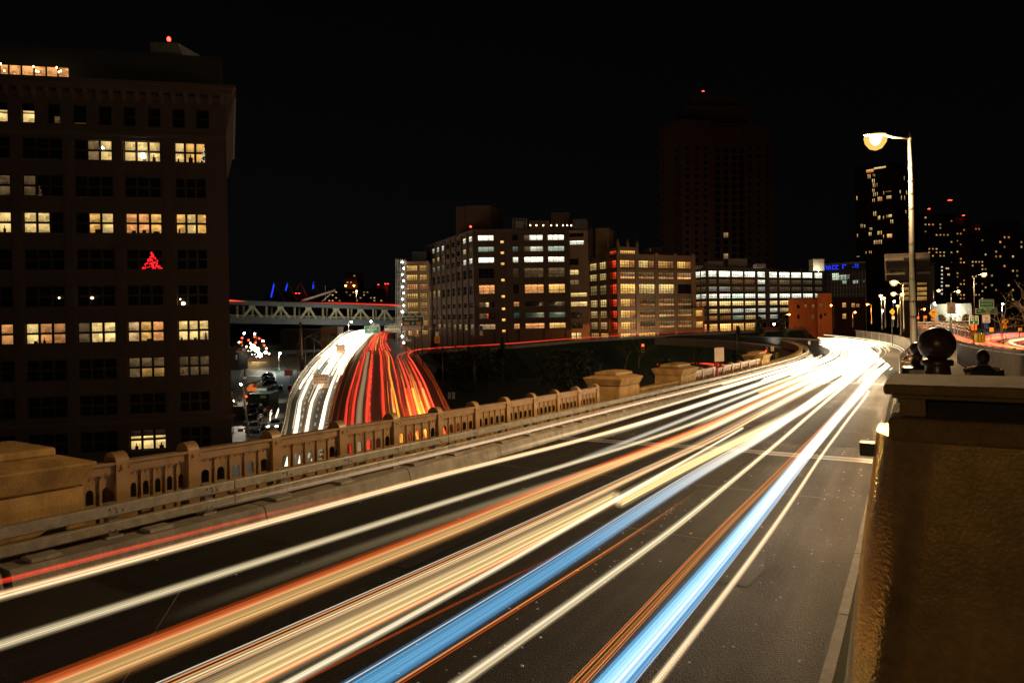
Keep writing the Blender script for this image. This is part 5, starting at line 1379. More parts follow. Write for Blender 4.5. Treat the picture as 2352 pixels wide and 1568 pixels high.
def ex_rail(label,P,mat,chain=False,posts=3.0):
    t=thing('expressway_parapet',label,'parapet',tuple(P[0]))
    fix_normals(obj('parapet_base',sweep_line(P,.35,-.3,.55),MAT['concrete'],t))
    for z in (.75,1.05): fix_normals(obj('rail',sweep_line(P,.12,z,z+.12),mat,t))
    for p in along(P,posts): obj('rail_post',MB().box((p.x-.09,p.y-.09,p.z+.5),(p.x+.09,p.y+.09,p.z+1.2)),mat,t)
    if chain:
        m=MB()
        for i,p in enumerate(along(P,.9)): m.add([p+Vector((-.16,0,.62)),p+Vector((0,.1,.42 if i%2 else .5)),p+Vector((.16,0,.62)),p+Vector((0,-.1,.95))],[(0,1,3),(1,2,3),(2,0,3),(0,2,1)])
        o=obj('reflector_studs',m,MAT['galvanised'],t); o['kind']='stuff'
ex_rail('studded steel parapet on the outer left edge of the lower expressway',l_,MAT['galvanised'],True)
ex_rail('rusty brown parapet on the outer right edge of the lower expressway',r_[:-8],MAT['tan_steel'],True)
t=thing('median_barrier','concrete barrier between white headlight lanes and red tail-light lanes','barrier',tuple(m_[0])); fix_normals(obj('barrier_body',sweep_line(m_,.5,-.1,.8),MAT['concrete'],t)); fix_normals(obj('top_rail',sweep_line(m_,.14,.82,.95),MAT['galvanised'],t))
for p in along(m_,2.2): obj('bracket',MB().box((p.x-.14,p.y-.1,p.z+.8),(p.x+.14,p.y+.1,p.z+1.12)),MAT['galvanised'],t)
# lane dashes and edge lines of the expressway
ln=thing('lane_marks','white dashed lane lines painted on the lower expressway','road marking',tuple(m_[0]))
def dashes(f,step,length,w=.18,solid=False,mat='paint_white'):
    P=along(expath(f,.012,True),.8 if solid else .5); m=[]
    cnt=int(step/.5); ld=int(length/.5)
    if solid:
        mb=MB()
        for i,p in enumerate(P):
            d=(P[min(i+1,len(P)-1)]-P[max(i-1,0)]); s=Vector((d.y,-d.x,0)).normalized()*w/2; mb.v+=[tuple(p-s),tuple(p+s)]
        for i in range(len(P)-1): mb.f.append((2*i,2*i+1,2*i+3,2*i+2))
        fix_normals(obj('edge_line',mb,MAT[mat],ln)); return
    for i in range(0,len(P)-ld-1,cnt):
        a,b=P[i],P[i+ld]; d=(b-a); s=Vector((d.y,-d.x,0)).normalized()*w/2
        fix_normals(obj('dash',MB().quad(a-s,a+s,b+s,b-s),MAT[mat],ln))
dashes(1.33,9,3,.22); dashes(.36,6,2.5); dashes(.68,6,2.5); dashes(1.06,0,0,.16,True,'paint_yellow'); dashes(.05,0,0,.14,True)
# exit ramp that leaves to the right
rp=[(949,818),(982,809),(1026,807.5),(1062,805),(1120,802),(1176,799),(1255,792),(1334,785),(1415,780),(1493,775),(1565,771),(1636,767),(1740,762),(1850,757)]
def RZ(u): return float(np.interp(u,[949,1100,1500,1850],[EZ(183),6.9,8.3,8.9]))
RP=[at_z(u,v,RZ(u)) for u,v in rp]
def offset(P,w):
    out=[]
    for i,p in enumerate(P):
        d=(P[min(i+1,len(P)-1)]-P[max(i-1,0)]); s=Vector((-d.y,d.x,0)).normalized(); out.append(p+s*w)
    return out
RB=offset(RP,8.5)
mb=MB()
for a,b in zip(RP,RB): mb.v+=[tuple(a),tuple(b)]
for i in range(len(RP)-1): mb.f.append((2*i,2*i+1,2*i+3,2*i+2))
tag(fix_normals(obj('exit_ramp',mb,MAT['express'])),kind='structure')
ex_rail('dark railing along the near edge of the exit ramp',RP,MAT['bronze_paint'],posts=2.6)
t=thing('ramp_wall','dark embankment wall below the exit ramp','wall',tuple(RP[0])); mb=MB(); RF=offset(RP,-14)
for p,q in zip(RP,RF): mb.v+=[(p.x,p.y,p.z-.06),(q.x,q.y,-.2)]
for i in range(len(RP)-1): mb.f.append((2*i,2*i+1,2*i+3,2*i+2))
fix_normals(obj('grass_slope',mb,MAT['grass'],t))
# orange-lit opening where a street passes beneath the ramp
p0,p1=at_z(1425,826,0.0),at_z(1462,826,0.0)
# ---------------------------------------------------------------- truss bridge across the back
TD=lambda u:380+(u-528)/392*50
tb=lambda u,v,o=0:at(u,v,TD(u))+Vector((0,o,0))
T=thing('truss_bridge','double-deck steel truss bridge crossing behind the expressway','bridge',tuple(tb(720,760)))
def tline(name,a,b,w,h,mat,o=0):
    return fix_normals(obj(name,MB().bar(tb(*a,o),tb(*b,o),w,h),MAT[mat],T))
for o in (0,9):
    tline('upper_chord',(515,694),(940,709),1.2,2.4,'girder_blue',o); 
    tline('upper_deck_edge',(515,688.5),(940,704),1.6,.5,'dark_metal',o)
    tline('lower_girder',(515,735),(940,742),1.4,3.6,'girder_blue',o); tline('lower_flange',(515,741),(940,748),2.0,.4,'girder_blue',o); tline('lower_girder',(515,729),(940,736.5),1.0,.5,'girder_blue',o)
    ap=[q3(335,372),q3(572,379),q3(805,386),q3(1035,392),q3(1240,398),q3(1440,404)]
    ft=[((255,455),(415,460)),((500,462),(645,466)),((735,466),(865,470)),((975,472),(1105,474)),((1172,476),(1310,478)),((1378,478),(1505,480))]
    for a,(b,c) in zip(ap,ft if o==0 else []):
        b,c=q3(*b),q3(*c); 
        tline('diagonal',(a[0]-2,a[1]),b,1.25,1.25,'truss_paint',o); tline('diagonal',(a[0]+2,a[1]),c,1.25,1.25,'truss_paint',o); tline('vertical',a,(a[0],b[1]),.9,.9,'truss_paint',o)
        tline('gusset_plate',(a[0]-7,a[1]-.5),(a[0]+7,a[1]-.2),.3,1.6,'truss_paint',o-.7)
    for x,y0,y1 in ((207,362,455),(452,366,460),(688,372,465),(925,380,470),(1135,385,475),(1345,394,478)):
        a,b=q3(x,y0),q3(x,y1); tline('hanger',a,b,.9,.9,'truss_paint',o)
    for k in range(20): 
        u=520+k*20.5; v=728+(u-515)*.0165; tline('railing_post',(u,v-1),(u,v-5.5),.25,.25,'truss_paint',o-.6)
    tline('walk_rail',(515,723),(940,730),.3,.3,'truss_paint',o-.6); tline('walk_rail',(515,726),(940,733),.2,.2,'truss_paint',o-.6)
    for k in range(22):
        u=516+k*19; v=736+(u-515)*.0165; tline('stiffener',(u,v-4),(u,v+4.5),.35,.5,'girder_blue',o-.75)
mb=MB().add([tb(515,694,1),tb(940,709,1),tb(940,709,9),tb(515,694,9)],[(0,1,2,3)]).add([tb(515,737,1),tb(940,744,1),tb(940,744,9),tb(515,737,9)],[(0,1,2,3)]); fix_normals(obj('decks',mb,MAT['dark_metal'],T))
# stone anchorage and piers under it, dark
an=thing('bridge_pier','massive dark masonry pier under the truss bridge','pier',tuple(at(690,850,372))); 
def boxuv(name,u0,v0,u1,v1,d,dep,mat,t,side=0):
    p=[at(u0,v1,d),at(u1,v1,d)];q_=[at(u0,v0,d),at(u1,v0,d)];dv=Vector((side,dep,0))
    return fix_normals(obj(name,MB().hexa([p[0],p[1],p[1]+dv,p[0]+dv,q_[0],q_[1],q_[1]+dv,q_[0]+dv]),MAT[mat],t))
boxuv('masonry',645,756,742,806,376,14,'brick_dark',an); boxuv('string_course',643,762,744,765,375.5,15,'brick_dark',an)
bb=thing('brick_house','small orange-lit brick house under the truss bridge','building',tuple(at(752,790,340)))
boxuv('wall',737,752,775,812,340,12,'orange_render',bb); boxuv('window',744,764,752,774,339.9,.4,'frame_dark',bb); boxuv('window',757,766,771,785,339.9,.4,'frame_dark',bb); boxuv('roof',736,750,776,752,339.5,13,'roof_tar',bb)
# crane-like boom on the bridge deck
cr=thing('boom_truck','pale boom of a lift truck raised above the truss bridge deck','boom',tuple(tb(705,700,4)))
fix_normals(obj('boom',MB().bar(tb(688,691,3),tb(767,666,3),1.0,1.2),MAT['galvanised'],cr)); fix_normals(obj('strut',MB().bar(tb(735,694,3),tb(756,674,3),.7),MAT['galvanised'],cr)); fix_normals(obj('mast',MB().bar(tb(744,700,3),tb(744,655,3),.35),MAT['galvanised'],cr))
# the plant behind with sawtooth blue-lit masts
pw=thing('sawtooth_hall','dark hall with raking masts, two of them lit blue, beyond the truss bridge','building',tuple(at(680,690,700)))
boxuv('hall_body',610,672,722,700,700,40,'tower_dark',pw)
for x0,y0,x1,y1,lit_ in ((490,290,518,168,True),(612,235,630,168,True),(735,165,708,225,False),(840,220,848,162,True),(518,168,605,320,False),(630,170,705,310,False),(735,165,795,285,False),(848,165,880,255,False)):
    a,b=q3(x0,y0),q3(x1,y1); fix_normals(obj('mast',MB().bar(at(*a,699),at(*b,699),1.6 if not lit_ else 1.1),MAT['lamp_blue' if lit_ else 'roof_metal'],pw))
# chimneys, dark slab with twin red beacons
for (u0,u1,v0,lab) in ((862,876,656,'left one of two slim chimneys with red top lights'),(880,896,654,'right one of two slim chimneys with red top lights')):
    p=at((u0+u1)/2,720,900); t=thing('chimney',lab,'chimney',(p.x,p.y,0)); r=(u1-u0)/2/FOC*900; ztop_=at(u0,v0,900).z
    obj('stack',MB().lathe([(r*1.1,0),(r,ztop_-1.5)],14),MAT['tower_dark'],t,True,world=False); obj('rim',MB().lathe([(r*1.08,ztop_-1.49),(r*1.08,ztop_)],14),MAT['loft_brown'],t,world=False)
    for du in ((0,) if u0<870 else (-3,3)): beacon(at((u0+u1)/2+du,v0-1.5,899-r),'red light on top of the left slim chimney' if u0<870 else ('left' if du<0 else 'right')+' one of two red lights on top of the right slim chimney',r=1.3)
w_=litgrid(752,668,880,694,16,4,.25,21,'owo')
t_,_=tower('apartment_block','long low dark block with few lit windows behind the truss bridge',[(750,664,882,662,800)],'tower_dark',30,w_)
t_,_=tower('apartment_tower','dark tower with two orange lamps at its foot beyond the truss bridge',[(792,625,820,624,850)],'tower_red',20,litgrid(794,630,818,660,3,4,.15,22))
beacon(at(680,674,690),'left of two small red lights on the dark roofs beyond the truss bridge',r=.8); beacon(at(687,674,690),'right of two small red lights on the dark roofs beyond the truss bridge',r=.8)
# ---------------------------------------------------------------- lamps
LAMPCOL={'lamp_sodium':(1.0,.65,.30),'lamp_orange':(1.0,.34,.07),'lamp_white':(1.0,.90,.70),'lamp_cool':(.85,1.0,.90)}
def lamp(label,u,v,d,pu,zb,mat='lamp_sodium',power=0,r=.10,size=1.0,group=None,arm_drop=.0,curved=False,cat='street lamp'):
    """lamp head at survey point, pole top at horizontal position pu, base at height zb"""
    hp=at(u,v,d); pt=at(pu,v,d); base=Vector((pt.x,pt.y,zb))
    t=thing('street_lamp',label,cat,tuple(base),group)
    top=Vector((pt.x,pt.y,hp.z-.15+arm_drop)); n=6
    H=top.z-zb
    fix=lambda p:Vector(p)-base
    obj('pole',MB().tube([(0,0,0),(0,0,.35),(0,0,.36),(0,0,H*.5),(0,0,H)],[r*1.5,r*1.5,r,r*.8,r*.5],10),MAT['pole_steel'],t,True,world=False)
    hd=hp-base; tp=Vector((0,0,H))
    if (hd-tp).length>.25:
        if curved: pts=[tp,tp+Vector((hd.x*.08,0,.5*size)),tp+Vector((hd.x*.4,0,.95*size)),Vector((hd.x*.75,hd.y,hd.z+.25)),hd+Vector((0,0,.12))]
        else: pts=[tp-Vector((0,0,.12)),tp-Vector((0,0,.05))+(hd-tp)*.5,hd+Vector((0,0,.14))]
        obj('arm',MB().tube(pts,[r*.45]*len(pts),8),MAT['pole_steel'],t,True,world=False)
    s=size*.30; sg=1 if hd.x>=0 else -1
    head=MB()
    for zz_,k in ((.05,1.0),(.14,.9),(.22,.45)):
        for a in np.arange(10)*2*math.pi/10: head.v.append((hd.x+s*1.25*k*math.cos(a),hd.y+s*.6*k*math.sin(a),hd.z+zz_*size))
    for i in range(2):
        for k in range(10): head.f.append((i*10+k,i*10+(k+1)%10,(i+1)*10+(k+1)%10,(i+1)*10+k))
    head.f.append(tuple(range(20,30))); obj('head',head,MAT['dark_metal'],t,True,world=False)
    lens=MB()
    for zz_,k in ((.045,.80),(-.07,.85),(-.20,.7),(-.30,.35),(-.33,.05)):
        for a in np.arange(10)*2*math.pi/10: lens.v.append((hd.x+s*.62*k*math.cos(a),hd.y+s*.58*k*math.sin(a),hd.z+zz_*size*.8))
    for i in range(4):
        for k in range(10): lens.f.append((i*10+k,(i+1)*10+k,(i+1)*10+(k+1)%10,i*10+(k+1)%10))
    lens.f.append(tuple(range(40,50))); o=obj('lens',lens,MAT[mat],t,True,world=False)
    if mat in ('lamp_sodium','lamp_orange') and d<130:
        bw_=MB(); bw_.lathe([(s*.1,-.42*size),(s*.6,-.36*size),(s*.98,-.2*size),(s*1.1,-.02*size),(s*1.0,.04*size)],12,(hd.x,hd.y,hd.z)); obj('bowl',bw_,MAT['lamp_bowl'],t,True,world=False)
    if power:
        L=bpy.data.lights.new('lamp_light','POINT'); L.energy=power; L.color=LAMPCOL[mat]; L.shadow_soft_size=.12*size
        q=bpy.data.objects.new('lamp_light',L); COL.objects.link(q); q.parent=t; q.location=hd-Vector((0,0,.52*size))
    return t
# the big lamp on the right and its sign panel
main=lamp('tall tapered steel lamp with a glaring yellow light, nearest on the footway',2011,314,22.0,2090,ROAD.P(20,0).z+1.8,'lamp_sodium',9000,.115,1.05,arm_drop=.22)
pb=at(2090,560,22.0)
for v in (385,417,446,480,560,585,640,692,727):
    z=at(2092,v,22).z; h0=main.location.z; H=7.5
    f=(z-h0); obj('band',MB().lathe([(.118-.006*f,f-.03),(.118-.006*f,f+.03)],12),MAT['dark_metal'],main,world=False)
sb=thing('sign_panel','blank back of a rounded sign panel strapped to the tall lamp pole','sign',(pb.x,pb.y+.16,at(2090,612,22.1).z))
def rounded(w,h,r,th,n=5):
    pts=[]
    for cx,cz,a0 in ((w/2-r,h/2-r,0),(-w/2+r,h/2-r,90),(-w/2+r,-h/2+r,180),(w/2-r,-h/2+r,270)):
        for k in range(n+1):
            a=math.radians(a0+90*k/n); pts.append(Vector((cx+r*math.cos(a),0,cz+r*math.sin(a))))
    return MB().prism(pts,(0,0,0),(0,th,0))
wp=(2147-2043)/FOC*22.2; hp_=(643-581)/FOC*22.2
sb.rotation_euler=(0,-.02,0)
fix_normals(obj('panel',rounded(wp,hp_,.06,.012),MAT['sign_back'],sb,world=False))
for z in (.24,-.22): fix_normals(obj('stiffener',MB().box((-wp/2+.03,-.05,z-.03),(wp/2-.03,-.002,z+.03)),MAT['galvanised'],sb,world=False))
for z in (.24,-.22): obj('clamp',MB().box((-.16,-.09,z-.05),(.16,-.052,z+.05)),MAT['dark_metal'],sb,world=False)
# unseen lamp added behind the viewpoint, continuing the row, to light the near post
lb=ROAD.P(-12,.6)-Vector((math.sin(.57),math.cos(.57),0))*22; z0_=lb.z+1.8
t=thing('street_lamp','tall footway lamp of the same row, standing behind the viewpoint','street lamp',(lb.x,lb.y,z0_))
obj('pole',MB().tube([(0,0,0),(0,0,3.5),(0,0,7.4)],[.115,.09,.06],10),MAT['pole_steel'],t,True,world=False); obj('arm',MB().tube([(0,0,7.3),(-.6,.3,7.45),(-1.1,.6,7.45)],[.05]*3,8),MAT['pole_steel'],t,world=False)
obj('lens',MB().lathe([(.03,-.33),(.2,-.2),(.27,.0),(.2,.12)],10,(-1.1,.6,7.35)),MAT['lamp_sodium'],t,True,world=False)
L=bpy.data.lights.new('lamp_light','POINT'); L.energy=4800; L.color=LAMPCOL['lamp_sodium']; L.shadow_soft_size=.15; q=bpy.data.objects.new('lamp_light',L); COL.objects.link(q); q.parent=t; q.location=(-1.1,.6,6.85)
def floodlight(label,p,power,mat):
    t=thing('floodlight',label,'floodlight',tuple(p)); obj('lens',MB().lathe([(.05,.0),(.22,.02),(.25,.14),(.2,.2)],10),MAT[mat],t,True,world=False); obj('bracket',MB().box((-.05,-.05,-.4),(.05,.05,-.002)),MAT['dark_metal'],t,world=False)
    L=bpy.data.lights.new('flood','POINT'); L.energy=power; L.color=LAMPCOL[mat]; L.shadow_soft_size=.2; q=bpy.data.objects.new('flood',L); COL.objects.link(q); q.parent=t; q.location=(0,-.1,.6)
floodlight('uplight at the foot of the bright turret on the long office block',at(1880,623,375.5),1500,'lamp_white')
floodlight('cool floodlight between the two arches of the hall',at(2178.5,724,163),700,'lamp_cool')
floodlight('cool floodlight high on the left corner of the hall',at(2147,701,164),700,'lamp_cool')
# lamps down the road and beyond
zr=lambda s:ROAD.P(s,0).z
for i,(u,v,d,pu,zb,m,pw,lab) in enumerate((
 (2053,646,58,2074,14,'lamp_sodium',5000,'second lamp down the footway, left of the tall pole under the blank sign'),
 (2052,673,84,2067,12.5,'lamp_sodium',3000,'third footway lamp, brightest of the far cluster'),
 (2023,678,110,2024,12.5,'lamp_sodium',2000,'far lamp on a thin pole at the road bend, left of the cluster'),
 (2030,684,118,2032,12.5,'lamp_sodium',2000,'far lamp just right of the one at the road bend'),
 (2072,675,96,2068,12.5,'lamp_sodium',0,'far lamp right of the cluster beside the tall pole'),
 (2054,691,130,2051,12.5,'lamp_white',0,'small far lamp low in the cluster at the bend'),
 (2062,701,120,2061,12.5,'lamp_orange',2500,'orange lamp low in the cluster at the bend'),
 (1992,698,150,2001,12.5,'lamp_orange',7000,'orange lamp on a slim pole above the glaring road bend'),
 (2027,712,125,2025,12,'lamp_cool',3500,'cool white lamp low above the road bend'),
 (1964,716,260,1958,9,'lamp_orange',5000,'orange lamp in front of the dark red brick house'),
 (1909,700,285,1915,8,'lamp_orange',0,'dim orange lamp at the corner of the orange house'),
 (1813,721,270,1800,4,'lamp_orange',20000,'orange lamp at the left end of the orange house'),
 (2156,666,120,2144,9,'lamp_sodium',1500,'roadside lamp left above the floodlit hall'),
 (2201,668,105,2184,9,'lamp_sodium',1500,'roadside lamp above the white and blue attention sign'),
 (2260,629,84,2236,10,'lamp_sodium',7000,'tallest roadside lamp among the green road signs'),
 (2146,695,150,2137,9,'lamp_white',1200,'white floodlight lamp at the corner of the hall'),
 (2303,697,130,2301,9,'lamp_cool',3000,'cool white lamp behind bare branches right of the green signs'),
 (2123,709,190,2110,8,'lamp_orange',3000,'orange lamp on a curved pole left of the slippery road sign'),
 (1443,790,215,1441,0,'lamp_orange',14000,'orange lamp among bare trees beneath the exit ramp'),
 (1417,696,250,1421,0,'lamp_white',0,'thin white lamp before the tan corner tower block'),
 (807,738,375,800,8,'lamp_white',14000,'left of two white lamps under the truss bridge deck'),
 (852,737,375,858,8,'lamp_white',14000,'right of two white lamps under the truss bridge deck'),
 (819,668,420,818,22,'lamp_sodium',9000,'yellow lamp on a tall pole on the truss bridge deck'),
 (794,655,840,794,0,'lamp_orange',0,'left orange lamp at the foot of the far tower'),
 (813,655,840,813,0,'lamp_orange',0,'right orange lamp at the foot of the far tower'),
 (643,810,215,640,0,'lamp_cool',6000,'glaring white street lamp beside the dark masonry pier'),
 (553,881,130,558,0,'lamp_white',5500,'white street lamp with long arm over the side street'),
 (535,918,98,534,0,'lamp_white',250,'cool greenish lamp on a truss bracket by the brick block'),
 (561,764,420,558,0,'lamp_white',0,'small white lamp far down the side street, left'),
 (585,765,430,587,0,'lamp_white',0,'small white lamp far down the side street, right'),
 (1520,771,232,1540,0,'lamp_white',5000,'white lamp with a short arm above the ramp railing'),
 (1778,743,175,1804,0,'lamp_white',6000,'white lamp on a curved swan-neck pole before the dark firs'),
 (1550,717,300,1552,4,'lamp_orange',5000,'left of two orange lamps before the long office block'),
 (1576,717,300,1565,4,'lamp_orange',5000,'right of two orange lamps before the long office block'),
 )):
    lamp(lab,u,v,d,pu,zb,m,pw,max(.05,.00062*d),max(1.0,d/120),curved=abs(pu-u)>20 and d>150)
# unlit arms and poles on the expressway
def pole(label,pts,r,mat='pole_steel',cat='pole',name='lamp_pole'):
    b=Vector(pts[0]); t=thing(name,label,cat,tuple(b)); obj('pole',MB().tube([Vector(p)-b for p in pts[:2]],[r,r*.7],8),MAT[mat],t,True,world=False)
    if len(pts)>2: obj('arm',MB().tube([Vector(p)-b for p in pts[1:]],[r*.5]*(len(pts)-1),6),MAT[mat],t,True,world=False)
    obj('base',MB().lathe([(r*2.2,0),(r*2.2,.12),(r*1.3,.14),(r*1.3,.5)],10),MAT[mat],t,world=False)
    return t
for lab,d,pts in (('slim lamp pole with a rising arm on the left expressway edge, nearest',125,((712,985),(712,678),(745,650),(770,638))),
 ('slim lamp pole with an arm on the left expressway edge, second',150,((780,890),(772,635),(800,615),(835,598))),
 ('slim lamp pole on the left expressway edge, third',178,((851,832),(848,597),(868,588),(890,580))),
 ('tall red-brown post beside the left expressway edge',170,((748,905),(735,500))),
 ('slim pole right of the expressway with a short arm up',130,((1930,1190),(1922,690),(1900,560),(1840,530))),
 ('pale slim pole crossing in front of the exit sign',150,((1760,870),(1746,490),(1700,455),(1662,425))),
 ('thin dark pole just right of the rusty parapet',120,((2000,1240),(1998,1035)))):
    P=[at(*q3(*p),d) for p in pts]; pole(lab,P,.13 if 'red-brown' not in lab else .45,'pole_steel' if 'red-brown' not in lab else 'tower_red')
# ---------------------------------------------------------------- signs with lettering
FONT=None
def sign(label,u0,v0,u1,v1,d,face,lines=(),border='sign_white',post=None,cat='road sign',shape='rect',tilt=0.0,name='road_sign',posts_u=None,zb=None,thick=.06):
    """lines: (text, x, z, size) as fractions of the panel's width and height, size of height; colour material last"""
    c=at((u0+u1)/2,(v0+v1)/2,d); w=(u1-u0)/FOC*d; h=(v1-v0)/FOC*d
    t=thing(name,label,cat,tuple(c)); t.rotation_euler=(0,-ROLL*0,0)
    b=min(w,h)*.05
    if shape=='rect':
        fix_normals(obj('panel',rounded(w,h,b*1.6,thick),MAT[border],t,world=False))
        fix_normals(obj('face',rounded(w-2*b,h-2*b,b,.012),MAT[face],t,world=False)).location=(0,-.0125,0)
    else:
        fix_normals(obj('panel',MB().prism([Vector((w/2,0,0)),Vector((0,0,h/2)),Vector((-w/2,0,0)),Vector((0,0,-h/2))],(0,0,0),(0,thick,0)),MAT[face],t,world=False))
    for L in lines:
        txt,x,z,s,m=L
        letter(t,txt,x*w,z*h,s*h,MAT[m],w)
    if posts_u is not None:
        for pu in posts_u:
            p=at(pu,v1,d); zb_=zb if zb is not None else 0.0
            obj('post',MB().tube([(p.x-c.x,.10+thick,zb_-c.z),(p.x-c.x,.10+thick,h*.45)],max(.05,.0005*d),8),MAT['pole_steel'],t,True,world=False)
    return t
def letter(t,txt,x,z,size,mat,w,y=-.018):
    cu=bpy.data.curves.new('lettering','FONT'); cu.body=txt; cu.size=size; cu.align_x='CENTER'; cu.align_y='CENTER'; cu.extrude=.002; cu.materials.append(mat); cu.resolution_u=3; cu.offset=size*.012
    o=bpy.data.objects.new('lettering',cu); COL.objects.link(o); o.parent=t; o.location=(x,y,z); o.rotation_euler=(math.pi/2,0,0); return o
def poly(t,name,pts,mat,y=-.016):
    return fix_normals(obj(name,MB().prism([Vector((x,0,z)) for x,z in pts],(0,y,0),(0,y-.006,0)),mat,t,world=False))
def arrow(t,x,z,s,ang,mat):
    P=[(-.12,-.5),(.12,-.5),(.12,.05),(.34,.05),(0,.5),(-.34,.05),(-.12,.05)]
    c,sn=math.cos(ang),math.sin(ang); o=poly(t,'arrow',[(x+s*(a*c+b*sn),z+s*(-a*sn+b*c)) for a,b in P],mat); o.location=(0,-.016,0); return o
W_='sign_white'; K_='sign_black'
s=sign('dark green overhead exit sign lettered Brooklyn Br with yellow EXIT ONLY plates',*q3(1582,450),*q3(1768,530),200,'sign_dkgreen',[('Brooklyn Br',-.04,.22,.30,W_)],posts_u=(q3(1615,0)[0],q3(1690,0)[0]),zb=5)
c=s; w=(1768-1582)*.2746/FOC*200; h=80*.2746/FOC*200
for x,tx in ((-.28,'EXIT'),(.27,'ONLY')):
    poly(s,'yellow_plate',[(x*w-w*.12,-.36*h),(x*w+w*.12,-.36*h),(x*w+w*.12,-.08*h),(x*w-w*.12,-.08*h)],MAT['sign_yellow']).location=(0,-.016,0); letter(s,tx,x*w,-.22*h,.24*h,MAT[K_],w,-.043)
arrow(s,.0,-.22*h,.30*h,math.radians(40),MAT[W_])
sign('dark green tab reading EXIT 28B on top of the exit sign',*q3(1600,420),*q3(1746,448),200,'sign_dkgreen',[('EXIT  28B',0,0,.70,W_)])
sign('wide white clearance sign below the exit sign',*q3(1582,534),*q3(1770,570),199.7,'sign_white',[("11'- 0\" CLEARANCE",0,.22,.42,K_),('NO  COMMERCIAL  TRAFFIC',0,-.24,.42,K_)],border='sign_black')
s=sign('green overhead sign for Manhattan Br with a white truck panel, next right',*q3(1438,528),*q3(1573,584),270,'sign_green',[('Manhattan Br',0,.33,.26,W_),('NEXT RIGHT',0,-.36,.22,W_)],posts_u=(q3(1455,0)[0],q3(1560,0)[0]),zb=7)
w=135*.2746/FOC*270;h=56*.2746/FOC*270
poly(s,'white_plate',[(-.46*w,-.24*h),(.46*w,-.24*h),(.46*w,.18*h),(-.46*w,.18*h)],MAT[W_]).location=(0,-.016,0); letter(s,'NO TRUCKS',0,.07*h,.18*h,MAT[K_],w,-.043); letter(s,'7AM - 7PM MON - FRI',0,-.13*h,.14*h,MAT[K_],w,-.043)
for k in (-.38,0,.36): fix_normals(obj('sign_lamp',MB().box((k*w-.3,-1.0,-.62*h),(k*w+.3,-.6,-.52*h)),MAT['dark_metal'],s,world=False))
sign('green tab reading EXIT 29A above the white and green sign',*q3(1458,511),*q3(1552,528),270,'sign_green',[('EXIT  29A',0,0,.72,W_)])
s=sign('bright green overhead sign for Tillary Street behind the white headlights',*q3(1270,530),*q3(1402,595),272,'sign_green',[('Tillary Street',.05,.30,.20,W_),('Manhattan Br',0,.06,.22,W_),('To Hugh',-.1,-.18,.17,W_),('1/2 MILE',.0,-.38,.16,W_)],posts_u=(q3(1285,0)[0],q3(1392,0)[0]),zb=7)
sign('green tab reading EXIT 29B above the Tillary Street sign',*q3(1325,511),*q3(1400,530),272,'sign_green',[('EXIT  29B',0,0,.72,W_)])
def glow_lamp(parent_label,p,power,col,target=None):
    pass
UL=[('UNLAWFUL',0,.36,.17,K_),('TO CROSS',0,.17,.17,K_),('SOLID LINE',0,-.02,.17,K_),('ON',0,-.20,.17,K_),('YOUR SIDE',0,-.38,.17,K_)]
sign('nearer tan sign on the expressway median that forbids crossing the solid line',*q3(843,933),*q3(969,1071),118,'sign_tan',UL,border='sign_tan',posts_u=(q3(960,0)[0],),zb=EZ(118))
sign('farther tan sign on the expressway median that forbids crossing the solid line',*q3(1035,685),*q3(1110,773),180,'sign_tan',UL,border='sign_tan',posts_u=(q3(1072,0)[0],),zb=EZ(180))
sign('small tan no-trucks sign in front of the clearance sign',*q3(1663,558),*q3(1709,610),170,'sign_tan',[('NO',0,.34,.18,K_),('TRUCKS',0,.14,.18,K_),('OR',0,-.04,.14,K_),('BUSES',0,-.2,.18,K_),('LEFT LANE',0,-.38,.13,K_)],border='sign_tan',posts_u=(q3(1688,0)[0],),zb=6)
sign('small white sign half behind the no-trucks sign',*q3(1692,594),*q3(1730,617),172,'sign_white',[('ONLY',.2,0,.5,K_)],posts_u=(q3(1712,0)[0],),zb=6)
s=sign('small blue and white board on a post below the exit sign',*q3(1618,622),*q3(1661,658),190,'sign_white',[],posts_u=(q3(1618,0)[0],),zb=6); w=43*.2746/FOC*190;h=36*.2746/FOC*190
poly(s,'blue_field',[(-.1*w,.0),(.46*w,.0),(.46*w,.44*h),(-.1*w,.44*h)],MAT['sign_blue']).location=(0,-.016,0)
sign('narrow blue post sign right of the blue and white board',*q3(1672,622),*q3(1679,645),190,'sign_blue',[])
sign('orange exit speed plate 25 MPH on the ramp',*q3(1857,618),*q3(1901,676),184,'sign_yellow',[('EXIT',0,.34,.17,K_),('25',0,.0,.38,K_),('MPH',0,-.36,.16,K_)],border='sign_yellow',posts_u=(q3(1878,0)[0],),zb=2)
sign('small white plate above the orange speed plate',*q3(1865,580),*q3(1893,615),184,'sign_white',[('NO',0,.25,.26,K_),('TRUCKS',0,-.12,.22,K_)])
sign('pale blank sign on a thin post at the right expressway edge',*q3(1970,1083),*q3(2028,1139),122,'sign_white',[('N',.05,.05,.35,K_)],posts_u=(q3(2000,0)[0],),zb=0)
sign('small pale sign on the embankment, right of the rusty parapet',*q3(1851,998),*q3(1864,1012),150,'sign_white',[])
sign('white and blue camera sign above the ramp railing',1100,748,1109,757,205,'sign_blue',[],zb=5,posts_u=(1105,))
sign('round-marked white plate under the camera sign',1102,760,1109,770,205,'sign_white',[('O',0,0,.7,'sign_red')])
sign('back of a dark red sign on a post by the street corner',653,849,672,863,165,'sign_red',[],border='sign_red',posts_u=(667,),zb=0)
